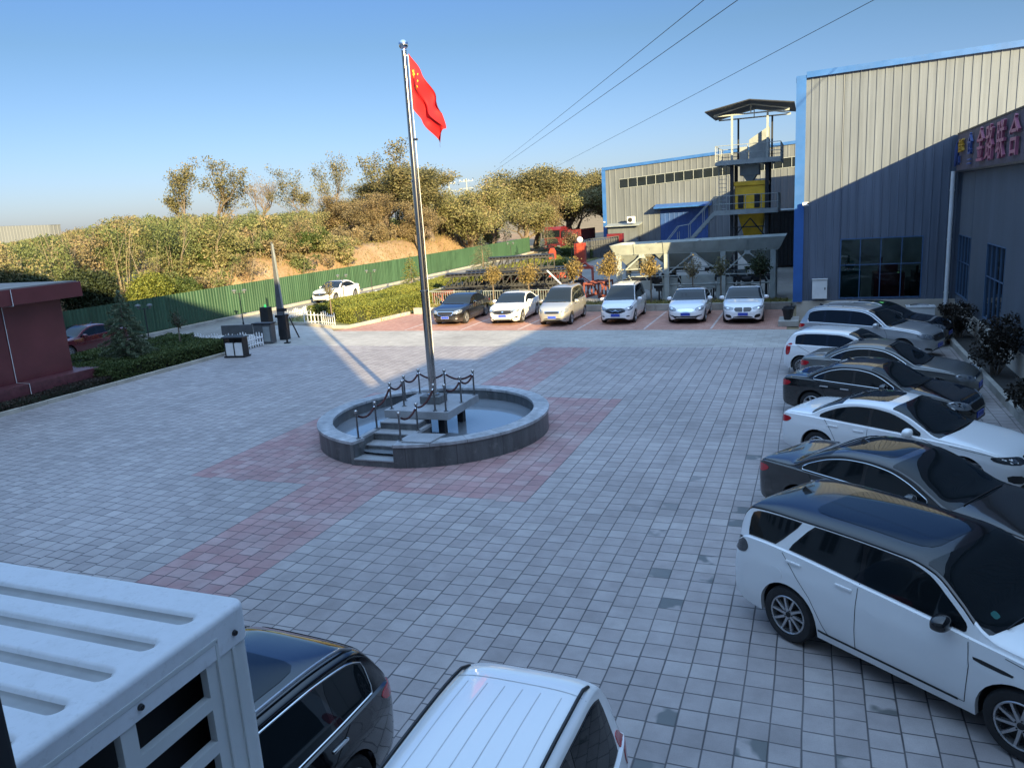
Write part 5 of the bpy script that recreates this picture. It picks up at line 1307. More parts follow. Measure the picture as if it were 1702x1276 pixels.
# ================================================================== CONCRETE PLANT BEHIND THE PARKED CARS
def batcher():
    Y0, Y1 = 45.0, 47.6
    R_ = empty('batching_hopper', (-6.3, 46.3, 0), 0, 'long pale grey four bin batching hopper on braced legs', 'batching machine'); ox, oy = 6.3, -46.3
    def L(mb): mb.v = [(x+ox, y+oy, z) for x, y, z in mb.v]; return mb
    t = MB(); zt = 3.42; zb = 2.78
    for y, d in ((Y0, -1), (Y1, 1)):
        t.extr([(-10.9, y, zb), (-1.75, y, zb), (-1.42, y+.28*d, zt+.06), (-11.15, y+.28*d, zt-.06)], (0, .06*-d, 0))
    t.extr([(-10.9, Y0, zb), (-10.9, Y1, zb), (-11.15, Y1+.28, zt-.06), (-11.15, Y0-.28, zt-.06)], (.06, 0, 0)); t.extr([(-1.75, Y0, zb), (-1.75, Y1, zb), (-1.42, Y1+.28, zt+.06), (-1.42, Y0-.28, zt+.06)], (-.06, 0, 0))
    for x in (-8.6, -6.3, -4.0): t.box(x-.05, x+.05, Y0, Y1, zb, zt-.05)
    for x in (-9.7, -8.0, -6.3, -4.9, -3.4): t.extr([(x-.02, Y0-.02, zb), (x+.02, Y0-.02, zb), (x+.02, Y0-.31, zt), (x-.02, Y0-.31, zt)], (0, -.03, 0))
    L(t).build('trough', MT['pale_steel'], R_)
    for x0 in (-10.9, -8.6, -6.3, -4.05):
        h = MB(); x1 = x0+2.28; c = (x0+x1)/2; a = [(x0+.05, Y0+.05), (x1-.05, Y0+.05), (x1-.05, Y1-.05), (x0+.05, Y1-.05)]; b = [(c-.4, 46), (c+.4, 46), (c+.4, 46.6), (c-.4, 46.6)]
        h.add([(*p, 2.77) for p in a]+[(*p, 1.85) for p in b], [(i, (i+1) % 4, 4+(i+1) % 4, 4+i) for i in range(4)]); L(h).build('bin_cone', MT['pale_steel'], R_, recalc=False)
        d = MB(); d.box(c-.42, c+.42, 45.95, 46.65, 1.72, 1.85); d.box(c-.7, c-.45, 46.1, 46.3, 1.6, 1.8); d.tube([(c+.45, 46.1, 1.75), (c+.95, 46.0, 1.72)], .06, 8); L(d).build('discharge_gate', MT['dark_steel'], R_)
    for x in (-10.68, -7.87, -4.72, -2.05):
        for y in (Y0+.08, Y1-.08): l = MB(); l.box(x-.14, x+.14, y-.10, y+.10, 0, 2.76); L(l).build('leg', MT['pale_steel'], R_)
    for y in (Y0-.02, Y1+.02):
        br = MB()
        for xa, xb_, xc in ((-10.68, -9.3, -7.87), (-7.87, -6.35, -4.72), (-4.72, -3.4, -2.05)):
            br.bar((xb_, y, 2.74), (xa, y, 1.55), .07, .07); br.bar((xb_, y, 2.74), (xc, y, 1.55), .07, .07); br.box(xb_-.16, xb_+.16, y-.03, y+.03, 2.58, 2.77); br.bar((xa, y, 1.5), (xc, y, 1.5), .05, .05)
        L(br).build('brace', MT['pale_steel'], R_)
    cv = MB(); cv.box(-10.4, -2.3, 45.75, 46.85, 1.18, 1.24)
    for y in (45.7, 46.85): cv.box(-10.6, -2.2, y, y+.05, 1.05, 1.3)
    for i in range(40): cv.tube([(-10.4+i*.205, 45.72, 1.12), (-10.4+i*.205, 46.9, 1.12)], .045, 6)
    for i in range(6):
        x = -10+i*1.5; cv.box(x, x+.08, 45.7, 45.8, 0, 1.05); cv.box(x, x+.08, 46.8, 46.9, 0, 1.05)
    L(cv).build('weighing_belt', MT['dark_steel'], R_)
    rg = random.Random(4)
    for i in range(16):
        x = rg.uniform(-10.2, -2.5); y = rg.uniform(45.2, 47.2); z = rg.uniform(.15, 1.5); b = MB()
        if i % 2: b.bbox(x-rg.uniform(.15, .45), x+.2, y-.12, y+.2, z, z+rg.uniform(.2, .6), .02)
        else: b.lathe([(.001, -.3), (.14, -.3), (.16, -.25), (.16, .2), (.09, .26), (.001, .26)], (x, y, z+.2), 14, 0, 'x'); b.box(x-.2, x+.2, y-.1, y+.1, z-.1, z+.08)
        L(b).build('drive_motor' if i % 2 == 0 else 'switch_box', MT[('dark_steel', 'pale_steel', 'black_plastic')[i % 3]], R_)
    pp = MB()
    for i in range(9): x = -10.2+i*.95; pp.tube([(x, 45.4, 1.55), (x+.3, 45.35, 1.0), (x+.35, 45.5, .1)], .03, 6)
    pp.tube([(-10.6, 45.2, 1.9), (-2.1, 45.2, 2.0)], .04, 6); pp.tube([(-10.6, 45.3, .95), (-2.1, 45.3, .95)], .05, 6); L(pp).build('pipework', MT['pale_steel'], R_)
    for x0, x1, z0, z1 in ((-7.1, -5.2, .7, 1.45), (-8.2, -7.3, 0, 1.35), (-5.1, -4.2, .0, 1.3), (-9.9, -9.4, .4, 1.1)):
        w = MB(); w.bbox(x0, x1, 45.3, 45.6, z0, z1, .02)
        if z0 == .7: w.extr([(-6.9, 45.3, .75), (-5.3, 45.3, .75), (-5.8, 45.3, .2), (-6.4, 45.3, .2)], (0, .3, 0))
        L(w).build('guard_plate', MT['pale_steel'], R_)
    return R_
batcher()
def tower():
    Y0, Y1 = 58., 61.2
    R_ = empty('mixing_tower', (-4.2, 59.6, 0), 0, 'dark steel concrete mixing tower with yellow mixer and open roof', 'mixing tower'); ox, oy = 4.2, -59.6
    def L(mb): mb.v = [(x+ox, y+oy, z) for x, y, z in mb.v]; return mb
    l = MB()
    for x in (-5.45, -3.1):
        for y in (Y0, Y1): l.box(x-.12, x+.12, y-.12, y+.12, 0, 8.1)
    L(l).build('columns', MT['dark_steel'], R_)
    for x, y, mt_ in ((-5.45, Y0, 'pale_steel'), (-3.1, Y0, 'pale_steel'), (-5.3, Y1, 'dark_steel'), (-2.95, Y1, 'dark_steel')): l = MB(); l.box(x-.065, x+.065, y-.065, y+.065, 8.1, 11.25); L(l).build('roof_post', MT[mt_], R_)
    def platform(x0, x1, y0, y1, z, nm):
        p = MB(); p.box(x0, x1, y0, y1, z-.06, z+.04)
        for a in np.linspace(x0, x1, 8): p.box(a-.03, a+.03, y0, y1, z-.20, z-.06)
        p.box(x0, x1, y0-.02, y0+.05, z-.2, z+.12); L(p).build(nm, MT['steel_grey'], R_)
        r = MB(); c = [(x0, y0), (x1, y0), (x1, y1), (x0, y1)]
        for i in range(4):
            a, b = Vector((*c[i], 0)), Vector((*c[(i+1) % 4], 0)); n = max(2, int((b-a).length/.95))
            for k in range(n): q = a.lerp(b, k/n); r.tube([(q.x, q.y, z), (q.x, q.y, z+1.1)], .027, 6)
            for dz in (.55, 1.1): r.tube([(a.x, a.y, z+dz), (b.x, b.y, z+dz)], .025, 6)
        L(r).build('railing', MT['steel_grey'], R_)
    platform(-6.5, -2.2, 57.2, 62, 8.1, 'upper_platform'); platform(-6.6, -2.35, 57.2, 62, 4.72, 'lower_platform')
    rf = MB(); zr = 11.95
    for xa, za, xb_, zb_ in ((-7.1, 11.42, -4.2, zr), (-4.2, zr, -1.35, 11.50)): rf.extr([(xa, 56.4, za), (xb_, 56.4, zb_), (xb_, 56.4, zb_+.07), (xa, 56.4, za+.07)], (0, 6.4, 0))
    L(rf).build('roof', MT['dark_steel'], R_)
    for y in (Y0, Y1):
        tr = MB(); tr.bar((-6.7, y, 11.25), (-1.7, y, 11.25), .07, .09); tr.bar((-6.7, y, 11.3), (-4.2, y, 11.85), .06, .07); tr.bar((-4.2, y, 11.85), (-1.7, y, 11.32), .06, .07); tr.bar((-4.2, y, 11.25), (-4.2, y, 11.85), .06, .06)
        L(tr).build('roof_truss', MT['pale_steel'], R_)
    mx = MB(); mx.bbox(-5.25, -3.2, 58.1, 61, 4.85, 6.45, .05); mx.bbox(-5.35, -3.05, 58.0, 61.1, 6.45, 6.75, .04); L(mx).build('mixer', MT['tyellow'], R_)
    for a in (-4.85, -3.75):
        d = MB(); d.bbox(a-.19, a+.19, 58.0, 58.09, 4.92, 5.85, .04); L(d).build('mixer_hatch', MT['black_plastic'], R_)
    h = MB(); a = [(-5.1, 58.2), (-3.3, 58.2), (-3.3, 61), (-5.1, 61)]; b = [(-4.7, 59), (-3.5, 59), (-3.5, 60.4), (-4.7, 60.4)]
    h.add([(*p, 4.6) for p in a]+[(*p, 2.9) for p in b], [(i, (i+1) % 4, 4+(i+1) % 4, 4+i) for i in range(4)]); h.box(-4.7, -3.5, 59, 60.4, 2.3, 2.9); L(h).build('mixer_chute', MT['tyellow'], R_)
    br = MB()
    for y in (Y0,): br.bar((-5.4, y, 2.8), (-4.2, y, 4.2), .08, .08); br.bar((-3.1, y, 2.8), (-4.2, y, 4.2), .08, .08); br.bar((-5.4, y, 3.6), (-3.1, y, 3.6), .08, .08); br.bar((-5.4, y, 2.6), (-3.1, y, 2.6), .12, .15)
    L(br).build('brace', MT['dark_steel'], R_)
    w = MB(); w.bbox(-4.95, -3.65, 58.3, 60, 7.15, 7.9, .03); w.extr([(-4.75, 58.4, 7.15), (-3.85, 58.4, 7.15), (-4.1, 58.4, 6.75), (-4.5, 58.4, 6.75)], (0, 1.4, 0)); L(w).build('weigh_bin', MT['steel_grey'], R_)
    hs = MB(); hs.extr([(-4.35, 58.6, 8.2), (-3.05, 58.6, 8.2), (-3.05, 58.6, 10.35), (-4.35, 58.6, 9.55)], (0, 2., 0)); hs.bbox(-5.0, -4.45, 58.6, 59.4, 8.2, 9.1, .03); L(hs).build('hoist_housing', MT['steel_grey'], R_)
    ld = MB()
    for x in (-6.35, -5.85): ld.tube([(x, 58.1, 4.8), (x, 58.1, 8.1)], .03, 6)
    for i in range(11): ld.tube([(-6.35, 58.1, 4.95+i*.29), (-5.85, 58.1, 4.95+i*.29)], .018, 6)
    L(ld).build('ladder', MT['steel_grey'], R_)
    s = MB()
    for y in (57.3, 58.2):
        s.bar((-6.6, y, 4.7), (-8.3, y, 2.9), .06, .22); s.bar((-8.3, y, 2.9), (-8.7, y, 2.9), .06, .22); s.bar((-8.7, y, 2.9), (-11.2, y, 0.1), .06, .22)
        s.tube([(-6.6, y, 5.8), (-8.4, y, 4.0), (-9.2, y, 3.9), (-11.4, y, 1.2)], .03, 6)
        for x, z in ((-7.4, 3.9), (-8.4, 2.9), (-9.2, 2.4), (-10.2, 1.2)): s.tube([(x, y, z), (x, y, z+1.1)], .025, 6)
    for i in range(16): x = -6.6-i*.29; z = 4.6-i*.3; s.box(x-.12, x+.12, 57.3, 58.2, z-.02, z+.02)
    s.box(-8.4, -8.25, 57.4, 57.5, 0, 2.9); L(s).build('stair', MT['steel_grey'], R_)
    return R_
tower()
R_ = empty('shade_box', (-1.9, 66, 0), 0, 'dark box standing in for the shaded factory between the tower and the hall', 'container')  # dark box added where the factory behind only lies in shade
b = MB(); ribbed(b, (-1.4, 0), (1.1, 0), (0, -1), lambda u: .1, lambda u: 4.4, .28, .03); b.box(-1.4, 1.1, .02, 6, .1, 4.4); b.build('body', MT['dark_navy'] if 'dark_navy' in MT else MT['dark_steel'], R_); b = MB(); b.bbox(-1.5, 1.15, -.1, 6.1, 4.4, 4.5, .02); b.build('roof', MT['steel_grey'], R_)
R_ = empty('ac_outdoor_unit', (-22.6, 103.2, 3.30), 0, 'small white outdoor unit on the factory porch roof', 'air conditioner')
b = MB(); b.bbox(-.5, .5, -.3, .3, 0, .85, .05); b.build('casing', MT['white_steel'], R_); b = MB(); b.lathe([(.001, -.02), (.28, -.02), (.32, 0)], (-.10, -.3, .42), 20, 0, 'y'); b.build('fan_grille', MT['dark_steel'], R_)

# stacked conveyor frames in the yard
def truss_frame(R_, Lx, w, h, mat, name='truss', n=10):
    m = MB()
    for y in (-w/2, w/2):
        for z in (0.06, h): m.bar((-Lx/2, y, z), (Lx/2, y, z), .08, .10)
        for i in range(n): x0, x1 = -Lx/2+Lx*i/n, -Lx/2+Lx*(i+1)/n; m.bar((x0, y, .06), (x1, y, h), .05, .05); m.bar((x1, y, .06), (x1, y, h), .05, .05)
    for i in range(n+1): x = -Lx/2+Lx*i/n; m.bar((x, -w/2, h), (x, w/2, h), .06, .06); m.bar((x, -w/2, .06), (x, w/2, .06), .06, .06)
    m.build(name, MT[mat], R_)
    b = MB()
    for i in range(n*2): x = -Lx/2+Lx*(i+.5)/(n*2); b.tube([(x, -w/2+.04, h+.10), (x, 0, h+.05), (x, w/2-.04, h+.10)], .05, 6)
    b.extr([(-Lx/2, -w/2, h+.12), (-Lx/2, 0, h+.08), (-Lx/2, w/2, h+.12), (-Lx/2, w/2, h+.14), (-Lx/2, 0, h+.10), (-Lx/2, -w/2, h+.14)], (Lx, 0, 0)); b.build('belt', MT['black_plastic'], R_)
for (x, y, z, a, Lx, mat, lb) in ((-21.2, 47.0, .0, 16, 6.0, 'dark_steel', 'black conveyor frame lying lowest at the left of the stack'), (-20.6, 49.2, .0, 20, 7.0, 'dark_steel', 'black conveyor frame lying on the ground behind the left stack'), (-17.4, 47.2, .0, 18, 5.4, 'dark_steel', 'black conveyor frame lying behind the white sedan of the far row'),
        (-17.3, 47.4, .95, 17, 5.2, 'dark_steel', 'black conveyor frame second layer behind the yellow trees'), (-20.4, 47.9, .92, 17, 5.6, 'dark_steel', 'upper black conveyor frame on the left stack'), (-17.2, 50.2, .0, 15, 5.5, 'dark_steel', 'farthest black conveyor frame on the ground'), (-17.5, 49.6, .95, 19, 5.2, 'dark_steel', 'black conveyor frame raised at the back of the right stack'), (-18.2, 48.8, 1.85, 17, 4.4, 'dark_steel', 'topmost black conveyor frame of the right stack'), (-19.6, 50.0, .95, 20, 6.0, 'dark_steel', 'tilted black conveyor frame at the back left')):
    R_ = empty('conveyor_frame', (x, y, z), rad(a), lb, 'conveyor frame', 'black conveyor frames stacked in the yard'); truss_frame(R_, Lx, 1.1, .78, mat)
for (x, y, z, a, Lx, h, lb) in ((-23.0, 45.3, 0, 12, 2.2, .8, 'rusty red steel frame at the left end of the stack'), (-17.0, 55.5, 0, 10, 3.6, 1.3, 'orange red machine frame behind the yellow trees'), (-12.9, 48.6, 0, 80, 2.2, .9, 'orange steel frame beside the driveway'), (-18.6, 50.6, .1, 25, 4.5, 1.2, 'dark red girder frame on the far side of the stack')):
    R_ = empty('steel_frame', (x, y, z), rad(a), lb, 'steel frame', 'red steel frames in the yard'); m = MB()
    for yy in (-.5, .5):
        for zz in (.06, h): m.bar((-Lx/2, yy, zz), (Lx/2, yy, zz), .10, .14)
        for k in range(5): xx = -Lx/2+Lx*k/4; m.bar((xx, yy, 0), (xx, yy, h), .08, .08)
        m.bar((-Lx/2, yy, 0), (0, yy, h), .07, .07); m.bar((0, yy, h), (Lx/2, yy, 0), .07, .07)
    for k in range(5): xx = -Lx/2+Lx*k/4; m.bar((xx, -.5, h), (xx, .5, h), .08, .08)
    m.build('girders', MT['rust' if Lx != 3.6 else 'orange_red'], R_)
    if h > 1.0: p = MB(); p.bbox(-Lx*.4, Lx*.1, -.45, .45, .15, h*.9, .05); p.tube([(Lx*.2, 0, h), (Lx*.35, 0, h+.35), (Lx*.5, 0, h-.1)], .1, 10); p.build('panel', MT['orange_red'], R_)
R_ = empty('long_pipe', (-14.4, 45.6, 0), rad(-35), 'pale steel pole leaning across the conveyor stack', 'pole'); b = MB(); b.tube([(-1.5, 0, 1.9), (1.5, 0, .2)], .05, 8); b.tube([(-1.3, .4, .3), (1.4, .2, 1.6)], .05, 8); b.build('pipe', MT['white_steel'], R_)
rl = empty('metal_railing', (-23.2, 44.6, 0), 0, 'low grey metal railing in front of the conveyor stack', 'railing'); m = MB()
def rail_run(a, b):
    a, b = Vector((*a, 0)), Vector((*b, 0)); n = int((b-a).length/.16)
    for i in range(n+1): p = a.lerp(b, i/n); m.box(p.x-.012, p.x+.012, p.y-.012, p.y+.012, .1, .95)
    for z in (.15, .95): m.bar((a.x, a.y, z), (b.x, b.y, z), .04, .04)
    for i in range(int(n/12)+1): p = a.lerp(b, min(1, i*12/n)); m.box(p.x-.03, p.x+.03, p.y-.03, p.y+.03, 0, 1.02)
rail_run((0, .0), (9.5, -.6)); rail_run((0, 0), (-.2, 6)); m.build('bars', MT['steel_grey'], rl)

# far end of the drive
R_ = empty('orange_pillar', (-22.6, 78.3, 0), 0, 'orange red square pillar with a white globe on top', 'pillar')
b = MB(); b.bbox(-.55, .55, -.35, .35, 0, 2.1, .04); b.build('pillar', MT['orange_red'], R_); b = MB(); b.lathe([(.001, .33)]+[(.33*math.sin(t), .33*math.cos(t)) for t in np.linspace(.1, 2.9, 14)], (0, 0, 2.42), 20); b.build('globe', MT['white_plastic'], R_, True)
R_ = empty('orange_pillar', (-24.4, 74.5, 0), 0, 'smaller orange red stub left of the globe pillar', 'pillar'); b = MB(); b.bbox(-.3, .3, -.3, .3, 0, 1.5, .04); b.extr([(-.3, -.3, 1.5), (.3, -.3, 1.5), (.1, -.3, 1.9), (-.1, -.3, 1.9)], (0, .6, 0)); b.build('pillar', MT['orange_red'], R_)
R_ = empty('gate_booth', (-22.6, 94, 0), 0, 'red framed booth opening at the end of the driveway', 'booth')
b = MB(); b.bbox(-.95, -.6, -.5, .5, 0, 2.0, .03); b.bbox(.5, .95, -.5, .5, 0, 2.0, .03); b.bbox(-.95, .95, -.5, .5, 2.0, 2.35, .03); b.box(-.6, .5, .3, .4, 0, 2.0); b.build('frame', MT['truck_red'], R_)
R_ = empty('mesh_cage', (-23.0, 86.5, 0), rad(70), 'dark mesh cage box beside the red booth', 'cage')
b = MB()
for x in np.linspace(-3.5, 3.5, 15): b.box(x-.03, x+.03, -.7, -.66, 0, 2.2)
for z in (.05, .75, 1.45, 2.2): b.box(-3.5, 3.5, -.72, -.66, z-.04, z+.04)
b.box(-3.5, 3.5, -.5, .7, 0, 2.0); b.build('cage', MT['steel_dark_grey'], R_)
def truck():
    R_ = empty('lorry', (-33.4, 104, 0), rad(-96), 'dark red heavy lorry parked at the end of the drive', 'lorry')
    c = MB(); c.extr([(1.2, -1.22, .75), (1.3, -1.22, 1.9), (1.12, -1.22, 3.0), (.95, -1.22, 3.35), (-.9, -1.22, 3.35), (-.9, -1.22, .75)], (0, 2.44, 0)); c.bbox(1.0, 1.38, -1.24, 1.24, .45, 1.05, .05); c.build('cab', MT['truck_red'], R_)
    g = MB(); g.extr([(1.315, -1.1, 1.95), (1.315, 1.1, 1.95), (1.15, 1.08, 2.88), (1.15, -1.08, 2.88)], (.02, 0, .003)); g.build('windscreen', MT['glass'], R_)
    for s in (-1, 1): g = MB(); g.box(-.2, .95, s*1.225-.01, s*1.225+.01, 1.95, 2.75); g.build('side_window', MT['glass'], R_)
    g = MB(); g.box(1.30, 1.34, -.8, .8, 1.1, 1.75); g.build('grille', MT['black_plastic'], R_)
    for s in (-1, 1): g = MB(); g.bbox(1.36, 1.42, s*.9-.25, s*.9+.25, .6, .85, .02); g.build('headlight', MT['head_lens'], R_); g = MB(); g.bbox(1.1, 1.3, s*1.5-.12, s*1.5+.12, 1.9, 2.7, .03); g.build('wing_mirror', MT['black_plastic'], R_)
    v = MB()
    for i in range(5): v.box(.7, .8, -1+i*.5-.05, -1+i*.5+.05, 3.36, 3.45)
    v.build('roof_marker', MT['head_lens'], R_)
    ch = MB(); ch.box(-4.5, .9, -.5, .5, .6, .95); ch.build('chassis', MT['dark_steel'], R_)
    for x in (.45, -2.6, -3.9, -9.5, -10.8):
        for s in (-1, 1): w = MB(); w.lathe([(.001, -.12), (.3, -.15), (.5, -.15), (.52, -.1), (.52, .12), (.5, .15), (.3, .15), (.001, .1)], (x, s*1.05, .52), 24, 0, 'y'); w.build('wheel', MT['rubber'], R_, 40)
    t = MB()
    for y in (-1.22, 1.2): ribbed(t, (-12, y), (-1.4, y), (0, -1), lambda u: 1.25, lambda u: 2.7, .5, .04)
    t.box(-12, -1.4, -1.2, 1.2, 1.1, 1.3); t.box(-1.5, -1.4, -1.2, 1.2, 1.3, 3.1); t.build('trailer', MT['truck_red'], R_)
truck()

# electricity poles and wires
for (x, y, h, lb) in ((-67., 150., 13.0, 'near concrete electricity pole above the tree line'), (-71.5, 151., 12.8, 'second electricity pole left of the taller one')):
    R_ = empty('electricity_pole', (x, y, 0), .3, lb, 'pole', 'electricity poles beyond the trees')
    p = MB(); p.tube([(0, 0, 0), (0, 0, h)], [.22, .12], 10); p.build('pole', MT['steel_grey'], R_)
    c = MB()
    for z in (h-.5, h-1.9): c.bar((-1.4, 0, z), (1.4, 0, z), .1, .12)
    c.build('cross_arm', MT['steel_grey'], R_); i_ = MB()
    for xx in (-1.3, -.5, .5, 1.3): i_.lathe([(.001, .3), (.07, .25), (.07, .0)], (xx, 0, h-.45), 8)
    i_.build('insulator', MT['white_plastic'], R_)
def wire(a, b, sag, lb):
    a, b = Vector(a), Vector(b); R_ = empty('power_line', a, 0, lb, 'cable', 'power lines crossing the sky'); pts = []
    for i in range(33): t = i/32; p = a.lerp(b, t)-a; p.z -= sag*4*t*(1-t); pts.append(p[:])
    m = MB(); m.tube(pts, .017, 5); m.build('wire', MT['dark_steel'], R_)
wire((-59.4, 150, 15.4), (8.2, 10., 13.7), .1, 'left power line of the three crossing the sky')
wire((-63.6, 150, 12.5), (10.2, 10., 13.75), .1, 'middle power line of the three crossing the sky')
wire((-50.6, 150, 12.7), (15.0, 15., 14.3), .1, 'right power line of the three crossing the sky')

# ================================================================== VEGETATION
def leaf_arrays(C, size, flat=0., asp=.55):
    """one leaf quad per centre: returns verts and faces arrays"""
    n = len(C); d = RNG.normal(size=(n, 3)); d[:, 2] *= (1-flat*.6); d /= np.linalg.norm(d, axis=1)[:, None]
    e = RNG.normal(size=(n, 3)); e -= (e*d).sum(1)[:, None]*d; e /= np.linalg.norm(e, axis=1)[:, None]
    f = np.cross(d, e)
    s = size*RNG.uniform(.6, 1.4, size=n)[:, None]; w = s*asp
    bend = f*s*.18
    V = np.stack([C-d*s*.5, C+e*w*.5+bend, C+d*s*.5, C-e*w*.5+bend], 1).reshape(-1, 3)
    return V
def quads_mesh(name, V, mats, mi=None):
    n = len(V)//4; me = bpy.data.meshes.new(name); me.vertices.add(4*n); me.vertices.foreach_set('co', V.astype(np.float32).ravel())
    me.loops.add(4*n); me.loops.foreach_set('vertex_index', np.arange(4*n, dtype=np.int32)); me.polygons.add(n)
    me.polygons.foreach_set('loop_start', np.arange(0, 4*n, 4, dtype=np.int32))
    try: me.polygons.foreach_set('loop_total', np.full(n, 4, dtype=np.int32))
    except Exception: pass
    for m in mats: me.materials.append(MT[m])
    if mi is not None: me.polygons.foreach_set('material_index', mi.astype(np.int32))
    me.update(calc_edges=True); me.validate(); return me
def blob_points(n, lobes, shell=.55):
    """points spread through a set of ellipsoid lobes, denser to the outside"""
    L_ = np.array([l[3]*l[4]*l[5] for l in lobes])**.75; k = RNG.choice(len(lobes), n, p=L_/L_.sum()); A = np.array(lobes)[k]
    d = RNG.normal(size=(n, 3)); d /= np.linalg.norm(d, axis=1)[:, None]; r = RNG.uniform(shell**3, 1, n)**(1/3)*(1+.10*RNG.normal(size=n))
    return A[:, :3]+d*r[:, None]*A[:, 3:6]

def tree_skeleton(h, spread, seed, levels=4, first=.3, splits=(3, 4), up=.55, wig=.16, r0=None, lean=0., tap=.62):
    """tubes and tip points of a branching tree"""
    rg = random.Random(seed); mb = MB(); tips = []; r0 = r0 or h*.022
    def grow(p, d, ln, r, lev):
        n = 4; pts = [p.copy()]; rs = [r]; q = p.copy(); dd = d.copy()
        for i in range(n):
            dd = (dd+Vector((rg.gauss(0, wig), rg.gauss(0, wig), rg.gauss(0, wig*.6)+.04))).normalized(); q = q+dd*ln/n; pts.append(q.copy()); rs.append(r*(1-.42*(i+1)/n))
            if lev >= levels-2 and i > 0: tips.append((q.copy(), lev))
        mb.tube([a[:] for a in pts], rs, 7 if lev == 0 else 5 if lev < 3 else 3, 0, False)
        if lev >= levels: tips.append((q.copy(), lev)); return
        for k in range(rg.randint(*splits)):
            i = rg.choice([2, 3, 4, 4]) if lev else rg.choice([2, 3, 3, 4, 4])
            a = rg.uniform(0, 2*math.pi); out = Vector((math.cos(a), math.sin(a), 0))*spread
            nd = (dd*up+out*rg.uniform(.45, .95)+Vector((0, 0, .30+.25*rg.random()))).normalized()
            grow(pts[i], nd, ln*rg.uniform(.58, .80), rs[i]*tap, lev+1)
    grow(Vector((0, 0, -.3)), Vector((lean, 0, 1)).normalized(), h*first+.3, r0, 0)
    return mb, tips
def make_tree(name, label, cat, group, h, spread, seed, nleaf, lsize, mat, clump=.6, keep=1., **kw):
    R_ = empty(name, (0, 0, 0), 0, label, cat, group)
    mb, tips = tree_skeleton(h, spread, seed, **kw)
    zmax = max(t.z for t, _ in tips); k = h/zmax
    mb.v = [(x*k, y*k, z*k) for x, y, z in mb.v]
    mb.build('trunk', MT['bark'], R_, True, False)
    rg = random.Random(seed+5); T = np.array([t[:] for t, _ in tips if rg.random() < keep])*k
    if nleaf:
        c = T[RNG.integers(0, len(T), nleaf)]+RNG.normal(size=(nleaf, 3))*clump*np.array([1, 1, .75])
        me = quads_mesh('crown', leaf_arrays(c, lsize), [mat]); o = bpy.data.objects.new('crown', me); link(o, R_); adopt(R_, o)
    return R_
def shrub(name, label, cat, group, loc, lobes, n, lsize, mat, stems=5, sr=.02, flat=0., hgt=None):
    R_ = empty(name, loc, 0, label, cat, group)
    P = blob_points(n, lobes); P[:, 2] = np.maximum(P[:, 2], .03)
    me = quads_mesh('foliage', leaf_arrays(P, lsize, flat), [mat]); o = bpy.data.objects.new('foliage', me); link(o, R_); adopt(R_, o)
    if stems:
        mb = MB()
        for i in range(stems):
            l = lobes[i % len(lobes)]; a = random.uniform(0, 6.28); q = Vector((l[0]+.5*l[3]*math.cos(a), l[1]+.5*l[4]*math.sin(a), l[2]+.2*l[5])); b = Vector((q.x*.25, q.y*.25, -.02)); mid = b.lerp(q, .5)+Vector((random.gauss(0, .05), random.gauss(0, .05), .05)); mb.tube([b[:], mid[:], q[:]], [sr, sr*.8, sr*.4], 6)
        mb.build('stem', MT['bark'], R_, True, False)
    return R_
def hedge(label, poly, h, n, lsize, mat, group, z0=.06, top_var=.08, name='hedge'):
    """clipped hedge over a polygon: leaves on and just under its faces"""
    xs_, ys_ = [p[0] for p in poly], [p[1] for p in poly]; c = Vector((sum(xs_)/len(poly), sum(ys_)/len(poly), z0)); R_ = empty(name, c, 0, label, 'hedge', group)
    def inside(x, y):
        k = False
        for i in range(len(poly)):
            (x0, y0), (x1, y1) = poly[i], poly[i-1]
            if (y0 > y) != (y1 > y) and x < (x1-x0)*(y-y0)/(y1-y0)+x0: k = not k
        return k
    pts = []; per = [(Vector(poly[i]), Vector(poly[(i+1) % len(poly)])) for i in range(len(poly))]; Ls = [(b-a).length for a, b in per]; area = abs(sum(a[0]*b[1]-b[0]*a[1] for a, b in per))/2
    hv = lambda x, y: h*(1+top_var*noise2(x*3+c.x, y*3+c.y)+.5*top_var*noise2(x*9, y*9))
    nt = int(n*area/(area+sum(Ls)*h))
    while len(pts) < nt:
        x, y = random.uniform(min(xs_), max(xs_)), random.uniform(min(ys_), max(ys_))
        if inside(x, y): pts.append((x-c.x, y-c.y, hv(x, y)-abs(random.gauss(0, .07))))
    for i in range(n-nt):
        k = random.choices(range(len(per)), Ls)[0]; a, b = per[k]; t = random.random(); p = a.lerp(b, t); nr = Vector(((b-a).y, -(b-a).x)).normalized(); z = random.random()**.8
        wob = .06*noise2(p.x*5, p.y*5+z*6); o = random.gauss(-.03, .05)+wob-.08*max(0, z-.85)/.15; p = p+nr*o
        pts.append((p.x-c.x, p.y-c.y, max(.02, z*hv(p.x, p.y))))
    V = leaf_arrays(np.array(pts), lsize); me = quads_mesh('foliage', V, [mat]); o = bpy.data.objects.new('foliage', me); link(o, R_)
    # twiggy dark inside
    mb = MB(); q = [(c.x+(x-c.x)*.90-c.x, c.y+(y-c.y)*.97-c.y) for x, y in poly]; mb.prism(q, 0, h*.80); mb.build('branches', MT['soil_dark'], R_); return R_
MT['soil_dark'] = simple('dark_hedge_inside', (.022, .026, .012), .95)

